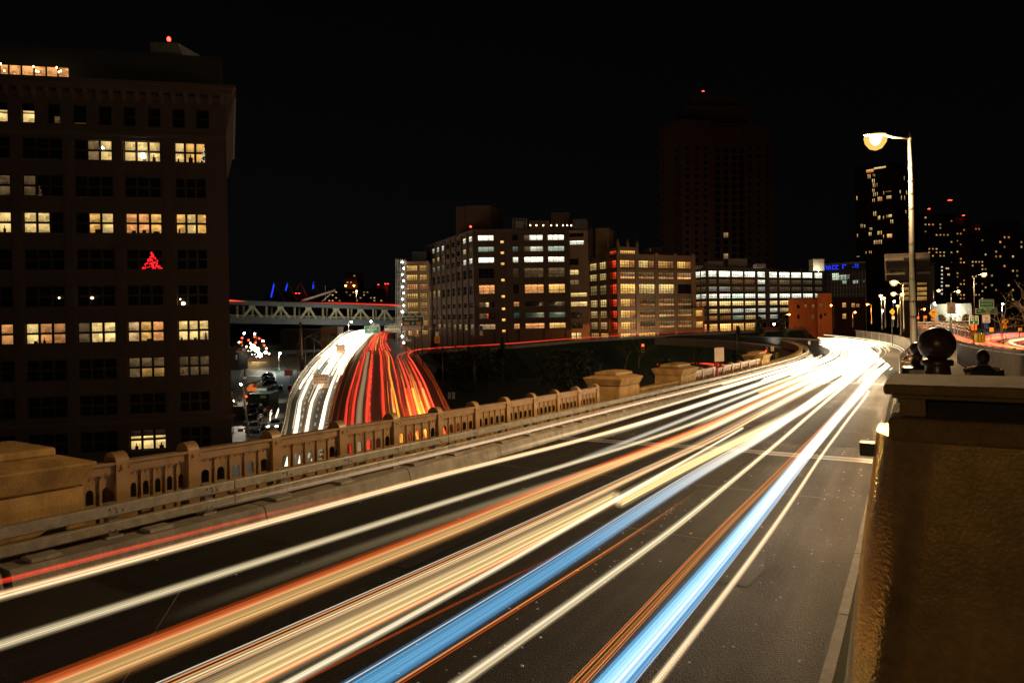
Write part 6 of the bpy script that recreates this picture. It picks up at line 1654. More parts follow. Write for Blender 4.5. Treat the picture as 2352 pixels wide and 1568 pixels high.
st_=at(668,891,150); t=thing('stop_sign','small red octagon sign seen beside the expressway parapet','road sign',tuple(st_)); fix_normals(obj('plate',MB().prism([Vector((.75*math.cos(a),0,.75*math.sin(a))) for a in (np.arange(8)+.5)*math.pi/4],(0,0,0),(0,.05,0)),MAT['sign_red'],t,world=False)); obj('post',MB().tube([(0,.1,-st_.z),(0,.1,.6)],.06,8),MAT['pole_steel'],t,world=False)
# right-hand cluster
zR=10.9
sign('attention sign: blue heading over a white video surveillance notice',*r8(620,715),*r8(775,915),78,'sign_white',[('ATTENTION',0,.385,.115,W_),('AREA',0,.06,.12,K_),('UNDER',0,-.09,.12,K_),('NYPD VIDEO',0,-.24,.115,K_),('SURVEILLANCE',0,-.39,.10,K_)],posts_u=(2184,),zb=8)
s=bpy.data.objects[[o.name for o in COL.objects if o.get('label','').startswith('attention sign')][0]]
w=155*.1282/FOC*78;h=200*.1282/FOC*78
poly(s,'blue_heading',[(-.47*w,.14*h),(.47*w,.14*h),(.47*w,.47*h),(-.47*w,.47*h)],MAT['sign_blue'],-.013).location=(0,-.0002,0)
poly(s,'shield',[(-.07*w,.28*h),(0,.30*h),(.07*w,.28*h),(.06*w,.20*h),(0,.165*h),(-.06*w,.20*h)],MAT[W_],-.0195)
for L_ in [o for o in COL.objects if o.parent==s and o.name.startswith('lettering')]: L_.location.y=-.022
s=sign('blue over green welcome sign on two posts',*r8(1200,660),*r8(1455,808),100,'sign_green',[('How Sweet It Is!',0,-.06,.19,W_),('Mayor',-.3,-.36,.09,W_),('Borough',.3,-.36,.09,W_)],posts_u=(2257,2286),zb=9)
w=255*.1282/FOC*100;h=148*.1282/FOC*100
poly(s,'blue_heading',[(-.48*w,.12*h),(.48*w,.12*h),(.48*w,.46*h),(-.48*w,.46*h)],MAT['sign_blue'],-.013); letter(s,'Welcome to Brooklyn',0,.28*h,.17*h,MAT[W_],w,-.024)
s=sign('wide green 278 expressway sign under the welcome sign',*r8(1135,818),*r8(1520,920),99.5,'sign_green',[('Bklyn - Qns',.06,.27,.27,W_),('Expwy',.05,-.03,.27,W_),('Cadman Plaza W',-.06,-.33,.25,W_)])
w=385*.1282/FOC*99.5;h=102*.1282/FOC*99.5
poly(s,'shield',[(-.43*w,.40*h),(-.24*w,.40*h),(-.225*w,.05*h),(-.335*w,-.30*h),(-.445*w,.05*h)],MAT['sign_blue']); poly(s,'shield_top',[(-.43*w,.42*h),(-.24*w,.42*h),(-.238*w,.26*h),(-.432*w,.26*h)],MAT['sign_red'],-.024); letter(s,'278',-.335*w,.06*h,.30*h,MAT[W_],w,-.034)
arrow(s,.39*w,-.1*h,.42*h,math.radians(45),MAT[W_])
s=sign('white speed limit 25 sign with a black NYC LAW heading',*r8(1258,930),*r8(1392,1080),96,'sign_white',[('SPEED LIMIT',0,.20,.09,K_),('25',0,-.02,.30,K_),('PHOTO ENFORCED',0,-.25,.08,K_),('UNLESS POSTED',0,-.38,.08,K_)],posts_u=(2264,),zb=9)
w=134*.1282/FOC*96;h=150*.1282/FOC*96
poly(s,'black_heading',[(-.47*w,.28*h),(.47*w,.28*h),(.47*w,.47*h),(-.47*w,.47*h)],MAT[K_]); letter(s,'NYC LAW',0,.375*h,.14*h,MAT[W_],w,-.026)
s=sign('small blue bicycle-route plate under the speed limit sign',*r8(1288,1080),*r8(1362,1185),95.8,'sign_blue',[],border='sign_blue'); w=74*.1282/FOC*96;h=105*.1282/FOC*96
poly(s,'white_mark',[(-.25*w,.02*h),(-.1*w,.14*h),(.15*w,.14*h),(.28*w,.02*h),(.15*w,-.10*h),(-.1*w,-.10*h)],MAT[W_]); arrow(s,.1*w,-.3*h,.2*h,math.radians(50),MAT[W_]); 
poly(s,'white_mark',[(-.2*w,.38*h),(.2*w,.38*h),(.2*w,.30*h),(-.2*w,.30*h)],MAT[W_])
s=sign('dark green Brooklyn Museum sign with an arrow up',*r8(1017,957),*r8(1182,1110),90,'sign_dkgreen',[('Brooklyn',0,.28,.22,W_),('Museum',0,.04,.22,W_)],posts_u=(2238,),zb=8); arrow(s,0,-.27*153*.1282/FOC*90,.32*153*.1282/FOC*90,0,MAT[W_])
s=sign('orange plate with a red and white panel under the museum sign',*r8(1052,1118),*r8(1155,1210),90,'sign_orange',[],border='sign_orange'); w=103*.1282/FOC*90;h=92*.1282/FOC*90
poly(s,'white_plate',[(-.45*w,-.28*h),(.45*w,-.28*h),(.45*w,.22*h),(-.45*w,.22*h)],MAT[W_]); letter(s,'OX',-.15*w,-.03*h,.38*h,MAT['sign_red'],w,-.026)
sign('orange diamond end sign on a dark post in front of the striped island',*r8(1062,1228),*r8(1172,1332),70,'sign_orange',[('END',0,.05,.14,K_)],shape='diamond',posts_u=(2239,),zb=8)
s=sign('yellow diamond slippery road sign with swerving tracks',*r8(292,825),*r8(461,990),110,'sign_yellow',[],shape='diamond',posts_u=(2144,),zb=8); w=169*.1282/FOC*110
poly(s,'car_mark',[(-.2*w,.06*w),(.2*w,.06*w),(.2*w,.18*w),(-.2*w,.18*w)],MAT[K_],-.004)
for sg in (-1,1): poly(s,'skid_mark',[(sg*.12*w,.04*w),(sg*.16*w,.04*w),(sg*.06*w-.02*w,-.10*w),(sg*.2*w,-.24*w),(sg*.15*w,-.25*w),(sg*.01*w-.03*w,-.10*w)],MAT[K_],-.004)
sign('small orange plate under the slippery road sign',*r8(345,993),*r8(408,1035),110,'sign_orange',[])
sign('second small orange plate low on the same post',*r8(352,1060),*r8(400,1098),110,'sign_orange',[])
s=sign('yellow diamond curve sign left of the tall lamp pole',2043,708.5,2056.5,723,90,'sign_yellow',[],shape='diamond',posts_u=(2050,),zb=11); arrow(s,.0,.0,.34,math.radians(55),MAT[K_])
s=sign('orange diamond sign with a right-curve arrow beyond the red swirl',*r8(1595,1000),*r8(1727,1112),95,'sign_yellow',[],shape='diamond',posts_u=(2305.5,2312),zb=9); arrow(s,.05,.02,.5,math.radians(40),MAT[K_])
sign('small orange 15 plate under the right-curve diamond',*r8(1627,1115),*r8(1693,1175),95,'sign_yellow',[('15',0,.05,.5,K_)],border='sign_yellow')
for (x0,x1,y0,y1,lab) in ((1385,1455,1163,1240,'yellow chevron board left of the red light swirl'),(1900,1966,1168,1226,'yellow chevron board at the back of the red light swirl')):
    s=sign(lab,*r8(x0,y0),*r8(x1,y1),88,'sign_yellow',[],border='sign_yellow',posts_u=(r8((x0+x1)/2,0)[0],),zb=9); w=(x1-x0)*.1282/FOC*88;h=(y1-y0)*.1282/FOC*88
    poly(s,'chevron',[(-.3*w,.42*h),(-.02*w,.42*h),(.32*w,0),(-.02*w,-.42*h),(-.3*w,-.42*h),(.04*w,0)],MAT[K_])
sign('small pale plates under the yellow diamond left of the tall pole',2049,726,2055,733,90,'sign_tan',[])
sign('tan back of a sign on a pole beside the third stone pier',1641,798,1663,830,52,'sign_tan',[],border='sign_tan',posts_u=(1643,),zb=6,thick=.03)
sign('pale sign on a pole between firs and the bridge road',*( (1493+.1831*1514),717.8+.1831*425),1493+.1831*1556,717.8+.1831*484,95,'sign_tan',[],border='sign_tan',posts_u=(1493+.1831*1525,),zb=2)
sign('small pale sign in the dark beside the far bend',*( (1493+.1831*1984),717.8+.1831*358),1493+.1831*2012,717.8+.1831*400,105,'sign_tan',[],border='sign_tan',posts_u=(1493+.1831*2008,),zb=4)
# crash drums
for k,u in enumerate((2243.5,2250.5,2257.5)):
    p=at(u,776,68); t=thing('crash_drum',('left','middle','right')[k]+' of three yellow crash drums at the nose of the striped island','drum',(p.x,p.y,p.z-.45),'yellow crash drums'); obj('barrel',MB().lathe([(.17,0),(.19,.1),(.19,.8),(.16,.85)],14),MAT['plastic_yellow'],t,True,world=False); obj('lid',MB().lathe([(.17,.852),(.14,.9)],14),MAT['plastic_yellow'],t,world=False)
# striped island
isl=thing('striped_island','white stripes painted on the traffic island between two red light streams','road marking',tuple(at_z(2220,780,10.92)))
for k in range(9):
    v=766+k*2.9; u0=2172+k*6.2; u1=2228+k*3.2
    fix_normals(obj('stripe',MB().quad(at_z(u0,v,10.915),at_z(u1,v+1.2,10.915),at_z(u1,v+2.2,10.915),at_z(u0,v+.9,10.915)),MAT['paint_white'],isl))
# concrete guard with rails in front of the hall
hp=[at(u,v,d) for u,v,d in ((2108,748,140),(2150,748,130),(2180,752,118),(2205,757,108),(2228,764,98))]
t=thing('guard_rail','pale steel rail on posts in front of the floodlit hall','guard rail',tuple(hp[0]))
for dz in (0,.5): fix_normals(obj('rail',sweep_line([p+Vector((0,0,dz)) for p in hp],.12,0,.28),MAT['galvanised'],t))
for p in along(hp,3): obj('rail_post',MB().box((p.x-.08,p.y+.07,p.z-1),(p.x+.08,p.y+.2,p.z+.8)),MAT['galvanised'],t)
# ---------------------------------------------------------------- traffic signals
def signal_head(label,u,v,d,lit_='red',h=1.0,yaw=0.0):
    c=at(u,v,d); t=thing('traffic_signal',label,'traffic light',tuple(c)); t.rotation_euler=(0,0,yaw)
    obj('housing',MB().box((-.19*h,-.0,-.55*h),(.19*h,.25*h,.55*h)),MAT['plastic_yellow'],t,world=False)
    for z,cn in ((.34,'red'),(0,'amber'),(-.34,'green')):
        m=MAT['lamp_'+cn] if cn==lit_ else MAT['sign_black']
        o=obj('lens',MB().lathe([(.13*h,0),(.12*h,.05*h),(.05*h,.08*h)],12),m,t,True,world=False); o.location=(0,-.002,z*h); o.rotation_euler=(math.pi/2,0,0)
        m2=MB()
        for k in range(7):
            a0=math.pi*k/7; a1=math.pi*(k+1)/7; r_=.15*h
            m2.hexa([(r_*math.cos(a),y,z*h+r_*math.sin(a)*1.0) for y in (-.001,) for a in (a0,a1)]+[((r_+.015)*math.cos(a),-.001,z*h+(r_+.015)*math.sin(a)) for a in (a1,a0)]+[(r_*math.cos(a),-.22*h,z*h+r_*math.sin(a)) for a in (a0,a1)]+[((r_+.015)*math.cos(a),-.22*h,z*h+(r_+.015)*math.sin(a)) for a in (a1,a0)])
        obj('visor',m2,MAT['sign_black'],t,world=False)
    return t
signal_head('red traffic light on the signal arm over the far road',1493+.1831*1452,717.8+.1831*505,110,'red',.9)
signal_head('green traffic light beside the red one on the signal arm',1493+.1831*1488,717.8+.1831*515,110,'green',.9)
signal_head('green traffic light under the swan-neck lamp',1493+.1831*1716,717.8+.1831*440,172,'green',1.4)
signal_head('dark signal seen below the pale sign by the firs',1493+.1831*1596,717.8+.1831*550,98,'none',.9)
signal_head('large red traffic light low beside the brick block',549,961,118,'red',1.7)
signal_head('small red traffic light on the street pole above the parked cars',566,915,122,'red',1.2)
signal_head('red traffic light far up the side street',585,778,330,'red',3.4)
signal_head('red traffic light left of the far street glare',554,789,300,'red',2.2)
signal_head('red traffic light right of the far street glare',602,785,320,'red',2.4)
signal_head('dark signal with red lens above the orange-lit underpass',890+.3174*1848,430.7+.3174*1160,190,'red',2.2)
signal_head('red light seen behind the tall pole on the upper street',2108,735,150,'red',1.6)
signal_head('second red light on the upper street near the hall',2126,733,160,'red',1.6)
# signal mast with curved arm
b=at(1692,842,110); t=thing('signal_mast','steel signal mast with a straight and a curved arm over the road','signal mast',tuple(b)); top=at(1691,760,110)-b
obj('pole',MB().tube([(0,0,0),tuple(top)],.11,10),MAT['pole_steel'],t,True,world=False)
e=at(1761,803,110)-b; st0=at(1692,803,110)-b; cv=[at(1493+.1831*x,717.8+.1831*y,110)-b for x,y in ((1095,555),(1180,515),(1270,490),(1370,472),(1465,465))]
obj('arm',MB().tube([st0,e],.05,8),MAT['pole_steel'],t,True,world=False); obj('brace',MB().tube(cv,.07,8),MAT['pole_steel'],t,True,world=False); obj('junction_box',MB().box((e.x-.2,-.15,e.z-.1),(e.x+.2,.15,e.z+.5)),MAT['galvanised'],t,world=False)
# street pole with truss bracket at lower left
b=at_z(571,1002,0); d=b.y; t=thing('signal_pole','white street pole with a long lamp arm and hung signal brackets','signal pole',tuple(b))
P=lambda u,v:at(u,v,d)-b
obj('pole',MB().tube([(0,0,0),P(558,886)],.16,10),MAT['paint_white'],t,True,world=False); obj('arm',MB().tube([P(558,888),P(575,880),P(598,875)],.08,8),MAT['pole_steel'],t,True,world=False)
m=MB()
for a,b2 in (((531,898),(556,898)),((533,924),(565,914)),((534,900),(552,922)),((533,922),(555,902)),((531,898),(534,926))): m.bar(P(*a),P(*b2),.12)
obj('truss_bracket',m,MAT['galvanised'],t,world=False)
sign('small white street name blade on the signal pole',534,925,546,931,d-.5,'sign_white',[],thick=.04); sign('orange work plate low on the signal pole',546,984,558,991,d-.5,'sign_orange',[],border='sign_orange',thick=.04)
sign('white plate on the lamp post above the side street',558,865,566,869.5,150,'sign_white',[('ONE WAY',0,0,.5,K_)],thick=.04)
# ---------------------------------------------------------------- cars, site things, trees, people
def car(label,u,v,rz,mat,lights=False,group=None):
    p=at_z(u,v,.01); t=thing('parked_car' if not lights else 'car',label,'car',(p.x,p.y,0),group,rz)
    L,W=4.5,1.8   # nose toward -y
    prof=[(-2.2,.30),(-2.25,.55),(-2.1,.72),(-1.15,.88),(-.45,1.38),(.95,1.42),(1.65,1.0),(2.15,.92),(2.25,.55),(2.2,.30)]
    m=MB(); n=len(prof)
    for i,(y,z) in enumerate(prof):
        w=W/2*(.80 if z>1.2 else (.96 if .5<z<1.05 else .93)); 
        if abs(y)>2.0: w*=.9
        m.v+=[(-w,y,z),(w,y,z)]
    for i in range(n-1): m.f.append((2*i,2*i+1,2*i+3,2*i+2))
    m.f.append((2*n-2,2*n-1,1,0)); m.f.append(tuple(range(0,2*n,2))); m.f.append(tuple(range(1,2*n,2))[::-1])
    o=fix_normals(obj('body',m,mat,t,world=False)); bv=o.modifiers.new('soft','BEVEL'); bv.width=.06; bv.segments=2
    obj('windscreen',MB().quad((-.68,-1.10,.93),(.68,-1.10,.93),(.58,-.50,1.36),(-.58,-.50,1.36)),MAT['glass_dark'],t,world=False)
    obj('rear_window',MB().quad((-.6,1.60,1.06),(.6,1.60,1.06),(.56,1.02,1.41),(-.56,1.02,1.41)),MAT['glass_dark'],t,world=False)
    for sx in (-1,1): obj('side_window',MB().quad((sx*.875,-.95,.93),(sx*.875,1.4,.98),(sx*.735,.9,1.36),(sx*.735,-.42,1.34)),MAT['glass_dark'],t,world=False)
    for sx in (-1,1):
        for y in (-1.4,1.4):
            w=MB().tube([(sx*.72,y,.32),(sx*.93,y,.32)],.32,14); wo=obj('wheel',w,MAT['rubber'],t,world=False); obj('rim',MB().tube([(sx*.932,y,.32),(sx*.945,y,.32)],.19,10),MAT['galvanised'],wo,world=False)
        obj('headlight',MB().box((sx*.62-.2,-2.27,.58),(sx*.62+.2,-2.2,.72)),MAT['headlight' if lights else 'sign_white'],t,world=False)
        obj('tail_light',MB().box((sx*.66-.16,2.19,.70),(sx*.66+.16,2.27,.86)),MAT['sign_red'],t,world=False)
        obj('mirror',MB().box((sx*1.0-.1,-.75,.92),(sx*1.0+.1,-.6,1.06)),mat,t,world=False)
    obj('bumper',MB().box((-.82,-2.32,.30),(.82,-2.22,.50)),mat,t,world=False); obj('grille',MB().box((-.42,-2.275,.54),(.42,-2.24,.70)),MAT['sign_black'],t,world=False)
    obj('number_plate',MB().box((-.26,-2.335,.38),(.26,-2.322,.48)),MAT['sign_yellow'],t,world=False)
    return t
for lab,u,v,rz,m,li in (('silver parked saloon nearest the bridge in the left row',586,990,.10,'car_silver',0),('grey parked car directly behind the nearest silver one',583,972,.10,'car_grey',0),
  ('pale parked car, third in the row by the signal pole',583,958,.1,'car_silver',0),('dark parked car, fourth and last in the row by the signal pole',587,945,.1,'car_grey',0),
  ('white car with headlights on, driving up the side street',636,983,.05,'car_white',1),('dark car with one headlight showing beside the parked row',596,957,.1,'car_black',1),
  ('silver parked saloon at the corner, nearest of four along the pavement',626,898,-.1,'car_silver',0),('dark parked car, second of four along the pavement',620,886,-.1,'car_grey',0),
  ('pale parked car, third of four along the pavement',617,876,-.1,'car_silver',0),('dark parked car, farthest of four along the pavement',614,867,-.1,'car_black',0)):
    car(lab,u,v,rz,MAT[m],li)
for i,(u,v) in enumerate(((577,806),(586,814),(597,820),(591,801))):
    p=at_z(u,v,.01); 
    c_=car(('left','middle','nearest','farthest')[i]+' of four cars lost in headlight glare far up the side street',u,v+2,0,MAT['car_black'],1,'cars in the glare far up the side street')
# bright lamps of the queue far up the side street
for lab,u,v,r in (('big overexposed headlight glare far up the side street',581,797,1.1),('round warm light right of the far street glare',590,803,1.01),('low white light in the far street glare',597,815,.75),('small white light at the kerb right of the far glare',610,809,.45)):
    p=at(u,v,270 if v<805 else 230); t=thing('headlamp_cluster',lab,'headlamp',tuple(p)); obj('lamp',MB().lathe([(.2*r,-r),(.8*r,-.6*r),(r,0),(.8*r,.6*r),(.2*r,r)],12),MAT['lamp_sodium' if r>1 else 'lamp_white'],t,True,world=False); obj('housing',MB().lathe([(r*.6,-r-.3),(r*.6,-r-.01)],10),MAT['dark_metal'],t,world=False)
SL=((556,776,'lamp_red'),(571,781,'lamp_red'),(595,777,'lamp_red'),(607,793,'lamp_red'),(575,788,'string_bulb'),(566,796,'string_bulb'),(612,800,'string_bulb'),(604,783,'lamp_white'),(560,806,'lamp_white'),(549,786,'string_bulb'),(587,787,'lamp_red'),(618,812,'string_bulb'))
for k_,(u,v,c_) in enumerate(SL):
    p=at(u,v,300); q=at(u,v+6,300); t=thing('street_light',ORD[sorted(x[0] for x in SL if x[2]==c_).index(u)]+' small '+{'lamp_red':'red','string_bulb':'warm','lamp_white':'white'}[c_]+' light from the left, far along the side street','light',(p.x,p.y,p.z),'small lights far along the side street')
    obj('globe',MB().lathe([(.1,-.4),(.36,-.2),(.42,.0),(.36,.2),(.1,.4)],8),MAT[c_],t,True,world=False); obj('stem',MB().lathe([(.06,-.41),(.06,-2.5)],6),MAT['dark_metal'],t,world=False)
def boxes(name,label,cat,parts):
    o0=at_z(parts[0][1],parts[0][4],0); t=thing(name,label,cat,(o0.x,o0.y,0))
    for nm,u0,v0,u1,v1,d,dep,mat in parts: boxuv(nm,u0,v0,u1,v1,d,dep,mat,t)
    return t
boxes('site_container','dark green site container parked across the side street','container',[('body',569,907,618,938,126,5,'container_green'),('lid',568,904.5,619,906.8,125.8,5.6,'container_green'),('plate',598,908,611,914,125.7,.15,'sign_white')])
boxes('dumpster','taller green hooded skip behind the site container','skip',[('body',590,893,612,908,136,4,'container_green'),('rim',589,891.5,613,893,135.8,4.5,'container_green')])
boxes('boom_lift','orange boom lift parked on the side street','boom lift',[('chassis',567,889,590,898,142,3,'plastic_orange'),('turret',571,882,581,888.6,142.3,2,'plastic_orange'),('basket',577,877,584,881.8,142.4,1.2,'dark_metal'),('wheel',568,898.5,573,904,141.8,1,'rubber'),('wheel',583,898.5,588,904,141.8,1,'rubber')])
boxes('barrier_box','orange and white road barrier right of the site container','road barrier',[('board',611,932,620,941,122,.3,'plastic_orange'),('foot',610,941.2,621,943,121.8,.8,'sign_white')])
boxes('barrier_box','orange road barrier beside the stop line','road barrier',[('board',602,933,607,940,122,.3,'plastic_orange'),('foot',601,940.2,608,941.6,121.8,.8,'sign_white')])
boxes('litter_bin','dark litter bin on the street corner pavement','bin',[('body',641,887,646,896,160,.9,'dark_metal'),('lid',640,885,647,886.8,159.8,1.2,'dark_metal')])
boxes('kiosk','dark timber kiosk below the truss bracket','kiosk',[('body',531,938,556,985,116,3,'brick_dark'),('roof',529,934,558,937.6,115.7,4,'roof_tar'),('poster',532,950,540,968,115.8,.15,'sign_orange')])
boxes('shop_front','low shop front with bright panels beside the brick block','shop front',[('wall',526,800,548,850,175,6,'tower_dark'),('white_panel',542,806,552,809,174.8,.2,'paint_white'),('white_panel',541,815,544,826,174.8,.2,'paint_white'),('awning',540,803,556,805.4,173.9,1.5,'sign_red')])
hy=at(1647,846,50); t=thing('hydrant_pole','red pole fitting beside the third stone pier','standpipe',(hy.x,hy.y,hy.z-1)); obj('pipe',MB().tube([(0,0,0),(0,0,1.3)],.09,10),MAT['sign_red'],t,True,world=False); obj('outlet',MB().tube([(0,-.02,1.1),(.5,-.05,1.15)],.08,8),MAT['sign_red'],t,True,world=False); obj('cap',MB().lathe([(.12,1.31),(.1,1.4),(.02,1.44)],10),MAT['sign_red'],t,world=False)
# ---- trees
def bare_tree(label,u,v,d,zb,H,seed,spread=.5,levels=5,group=None):
    r_=np.random.default_rng(seed); p=at(u,v,d); t=thing('bare_tree',label,'tree',(p.x,p.y,zb),group)
    tr=MB(); br=MB()
    def grow(a,dr,L,r,lev):
        pts=[a]; q=a; dd=dr
        for k in range(3):
            dd=(dd+Vector(r_.normal(0,.16,3))).normalized(); q=q+dd*L/3; pts.append(q)
        (tr if lev==0 else br).tube(pts,[r,r*.88,r*.76,r*.62],5 if lev<2 else 3,cap=lev==0)
        if lev<levels:
            for k in range(3 if lev<3 else 2):
                nd=(dd*(.9)+Vector((r_.normal(0,spread),r_.normal(0,spread),r_.normal(.05,.3)))).normalized()
                grow(pts[3] if k else pts[2],nd,L*r_.uniform(.58,.8),r*.56,lev+1)
    grow(Vector((0,0,0)),Vector((0,0,1)),H*.34,H*.022,0)
    obj('trunk',tr,MAT['bark'],t,True,world=False); o=obj('crown',br,MAT['bark'],t,True,world=False)
    return t
for i,(lab,u,v,d,zb,H,sp) in enumerate((('bare tree with floodlit pale branches above the hall',2232,700,92,9.5,9,.6),('bare tree right of the green signs with a forked trunk',2304,740,100,9.5,10,.6),
  ('bare tree at the edge of the view behind the red swirl',2345,740,92,9.5,10,.6),('thin bare tree low beside the museum sign',2218,745,120,9,5,.7),('bare tree in front of the orange-lit underpass, left',1432,805,190,0,11,.6),
  ('bare tree in front of the orange-lit underpass, right',1466,805,196,0,11,.6),('bare street tree by the road barrier on the side street',562,845,190,0,12,.6),('small bare tree before the orange house',1862,740,240,3,9,.25),
  ('bare tree climbing beside the expressway under the truss bridge',740,800,240,2,12,.6),('thin bare tree rising from the dark bank by the ramp',1610,810,150,0,15,.3))):
    bare_tree(lab,u,v,d,zb,H,40+i,sp)
def leafy(label,u0,v0,u1,v1,d,seed,conic=False,n=1600,zb=0.0,name='dark_tree'):
    r_=np.random.default_rng(seed); c=at((u0+u1)/2,v1,d); w=(u1-u0)/FOC*d; zt=at((u0+u1)/2,v0,d).z; H=zt-zb
    t=thing(name,label,'tree',(c.x,c.y,zb)); 
    obj('trunk',MB().tube([(0,0,0),(0,0,H*.5),(.1,0,H*.92)],[w*.035+.1,w*.025+.06,.03],7),MAT['bark'],t,True,world=False)
    lf=MB(); cl=[]
    for k in range(26):
        f=r_.uniform(.12,1.0); R_=(w/2)*((1-f)*1.0+.06 if conic else math.sqrt(max(0.02,1-(2*f-1.05)**2)))*r_.uniform(.5,1.05); a=r_.uniform(0,6.28)
        cl.append((R_*math.cos(a),R_*math.sin(a),H*f))
    for k in range(n):
        b=cl[int(r_.integers(len(cl)))]; s=w*.11; q=Vector(b)+Vector(r_.normal(0,s,3)); q.z=min(max(q.z,H*.05),H*1.02)
        if conic: q.x*=max(.1,min(1,1.25-q.z/H)); q.y*=max(.1,min(1,1.25-q.z/H))
        L=w*.035+.12; d1=Vector(r_.normal(0,1,3)).normalized()*L; d2=Vector(r_.normal(0,1,3)).normalized()*L*.6
        lf.add([q-d1,q+d2,q+d1,q-d2],[(0,1,2,3)])
    obj('crown',lf,MAT['leaf'],t,world=False)
    return t
for i,(lab,u0,v0,u1,v1,d,con) in enumerate((('broad dark fir in front of the long office block',1700,732,1790,835,150,True),('second dark fir, beside the swan-neck lamp',1770,730,1832,835,158,True),('small dark fir, left of the two big ones',1672,752,1722,835,146,True),
  ('round dark bush mass below the ramp railing',1040,800,1140,905,150,False),('dark bush in front of the loft block base',1130,775,1180,860,165,True),('dark bush at the foot of the bank beside the piers',1240,810,1370,900,110,False),
  ('dark shrub beyond the lit balustrade',1500,830,1590,880,90,False))):
    leafy(lab,u0,v0,u1,v1,d,70+i,con)
# ---- people on the footway, seen from behind
def person(label,u,d,H,top,right,seed,lean=0.0):
    """one skinned body walking away; clothes and hair are children"""
    s0=None
    for s in np.linspace(5,40,400):
        if ROAD.P(s,0).y>0 and abs(d-s)<.06: s0=s
    x=at(u,780,d); 
    ll=np.linspace(.2,3.0,200); us=[proj(ROAD.P(d,l,3.2))[0] for l in ll]; l0=float(ll[int(np.argmin(np.abs(np.array(us)-u)))])
    base=ROAD.P(d,l0,1.80); t=thing('person',label,'person',tuple(base)); t.rotation_euler=(0,0,-ROAD.heading(d))
    k=H/1.75
    J={'pel':(0,0,.95),'wa':(0,.01,1.12),'ch':(0,.02,1.32),'nk':(0,.02,1.47),'hd':(0,.03,1.56),'ht':(0,.03,1.70),
       'sl':(-.19,.01,1.41),'el':(-.25,-.06,1.14),'wl':(-.24,.06,.92),'hl':(-.24,.09,.82),'sr':(.19,.01,1.41),'er':(.25,.03,1.14),'wr':(.23,.16,.95),'hr':(.22,.2,.86),
       'tl':(-.10,0,.92),'kl':(-.11,.16,.52),'al':(-.11,.02,.10),'fl':(-.11,.16,.035),'tr':(.10,0,.92),'kr':(.11,-.02,.50),'ar':(.11,-.26,.13),'fr':(.11,-.14,.04)}
    Rr={'pel':.15,'wa':.14,'ch':.165,'nk':.055,'hd':.085,'ht':.07,'sl':.075,'el':.05,'wl':.033,'hl':.035,'sr':.075,'er':.05,'wr':.033,'hr':.035,'tl':.10,'kl':.065,'al':.045,'fl':.035,'tr':.10,'kr':.065,'ar':.045,'fr':.035}
    E_=[('pel','wa'),('wa','ch'),('ch','nk'),('nk','hd'),('hd','ht'),('ch','sl'),('sl','el'),('el','wl'),('wl','hl'),('ch','sr'),('sr','er'),('er','wr'),('wr','hr'),('pel','tl'),('tl','kl'),('kl','al'),('al','fl'),('pel','tr'),('tr','kr'),('kr','ar'),('ar','fr')]
    names=list(J)
    # short finger chains
    for sd,hn in (('l','hl'),('r','hr')):
        hx,hy,hz=J[hn]
        for q in range(4):
            nm='f%s%d'%(sd,q); J[nm]=(hx+(q-1.5)*.018,hy+.02,hz-.085-(.012 if q in(1,2) else 0)); Rr[nm]=.009; E_.append((hn,nm))
        nm='th'+sd; J[nm]=(hx+(.035 if sd=='l' else -.035),hy+.035,hz-.04); Rr[nm]=.010; E_.append((hn,nm))
    names=list(J)
    me=bpy.data.meshes.new('body'); me.from_pydata([tuple(c*k for c in J[n]) for n in names],[(names.index(a),names.index(b)) for a,b in E_],[])
    o=bpy.data.objects.new('body',me); COL.objects.link(o); o.parent=t; me.materials.append(MAT['skin'])
    sk=o.modifiers.new('skin','SKIN'); 
    for i,n in enumerate(names): me.skin_vertices[0].data[i].radius=(Rr[n]*k,Rr[n]*k*(.75 if n in('ch','pel','wa') else 1))
    me.skin_vertices[0].data[0].use_root=True
    sb_=o.modifiers.new('smooth','SUBSURF'); sb_.levels=1; sb_.render_levels=2
    # coat: lofted rings round torso, and sleeves; trousers; hair cap
    c=MB(); n=16
    for z,rx,ry in ((.62,.235,.19),(.80,.225,.18),(.98,.205,.165),(1.15,.20,.16),(1.32,.225,.165),(1.42,.20,.14),(1.485,.10,.09),(1.50,.085,.08)):
        for q in range(n):
            a=2*math.pi*q/n; w=1+.03*math.sin(3*a+z*9)
            c.v.append((rx*k*math.cos(a)*w,(.015+ry*math.sin(a)*w)*k,z*k))
    for i in range(7):
        for q in range(n): c.f.append((i*n+q,i*n+(q+1)%n,(i+1)*n+(q+1)%n,(i+1)*n+q))
    obj('coat',c,MAT[top],t,True,world=False)
    for sd in 'lr':
        obj('sleeve',MB().tube([Vector(J['s'+sd])*k,Vector(J['e'+sd])*k,Vector(J['w'+sd])*k],[.095*k,.072*k,.052*k],10),MAT[top],t,True,world=False)
        obj('trouser_leg',MB().tube([Vector(J['t'+sd])*k,Vector(J['k'+sd])*k,Vector(J['a'+sd])*k],[.115*k,.085*k,.062*k],10),MAT['coat_black'],t,True,world=False)
    h=MB(); 
    for i in range(7):
        f=i/6; z=(1.52+.235*f); r=.108*math.sqrt(max(.02,1-((f-.45)/.58)**2))
        for q in range(14): a=2*math.pi*q/14; h.v.append((r*.92*k*math.cos(a),(.015+r*1.05*math.sin(a)- (0.012 if math.sin(a)>0 else 0))*k,z*k))
    for i in range(6):
        for q in range(14): h.f.append((i*14+q,i*14+(q+1)%14,(i+1)*14+(q+1)%14,(i+1)*14+q))
    h.f.append(tuple(84+q for q in range(14))); obj('hair',h,MAT['hair'],t,True,world=False)
    return t
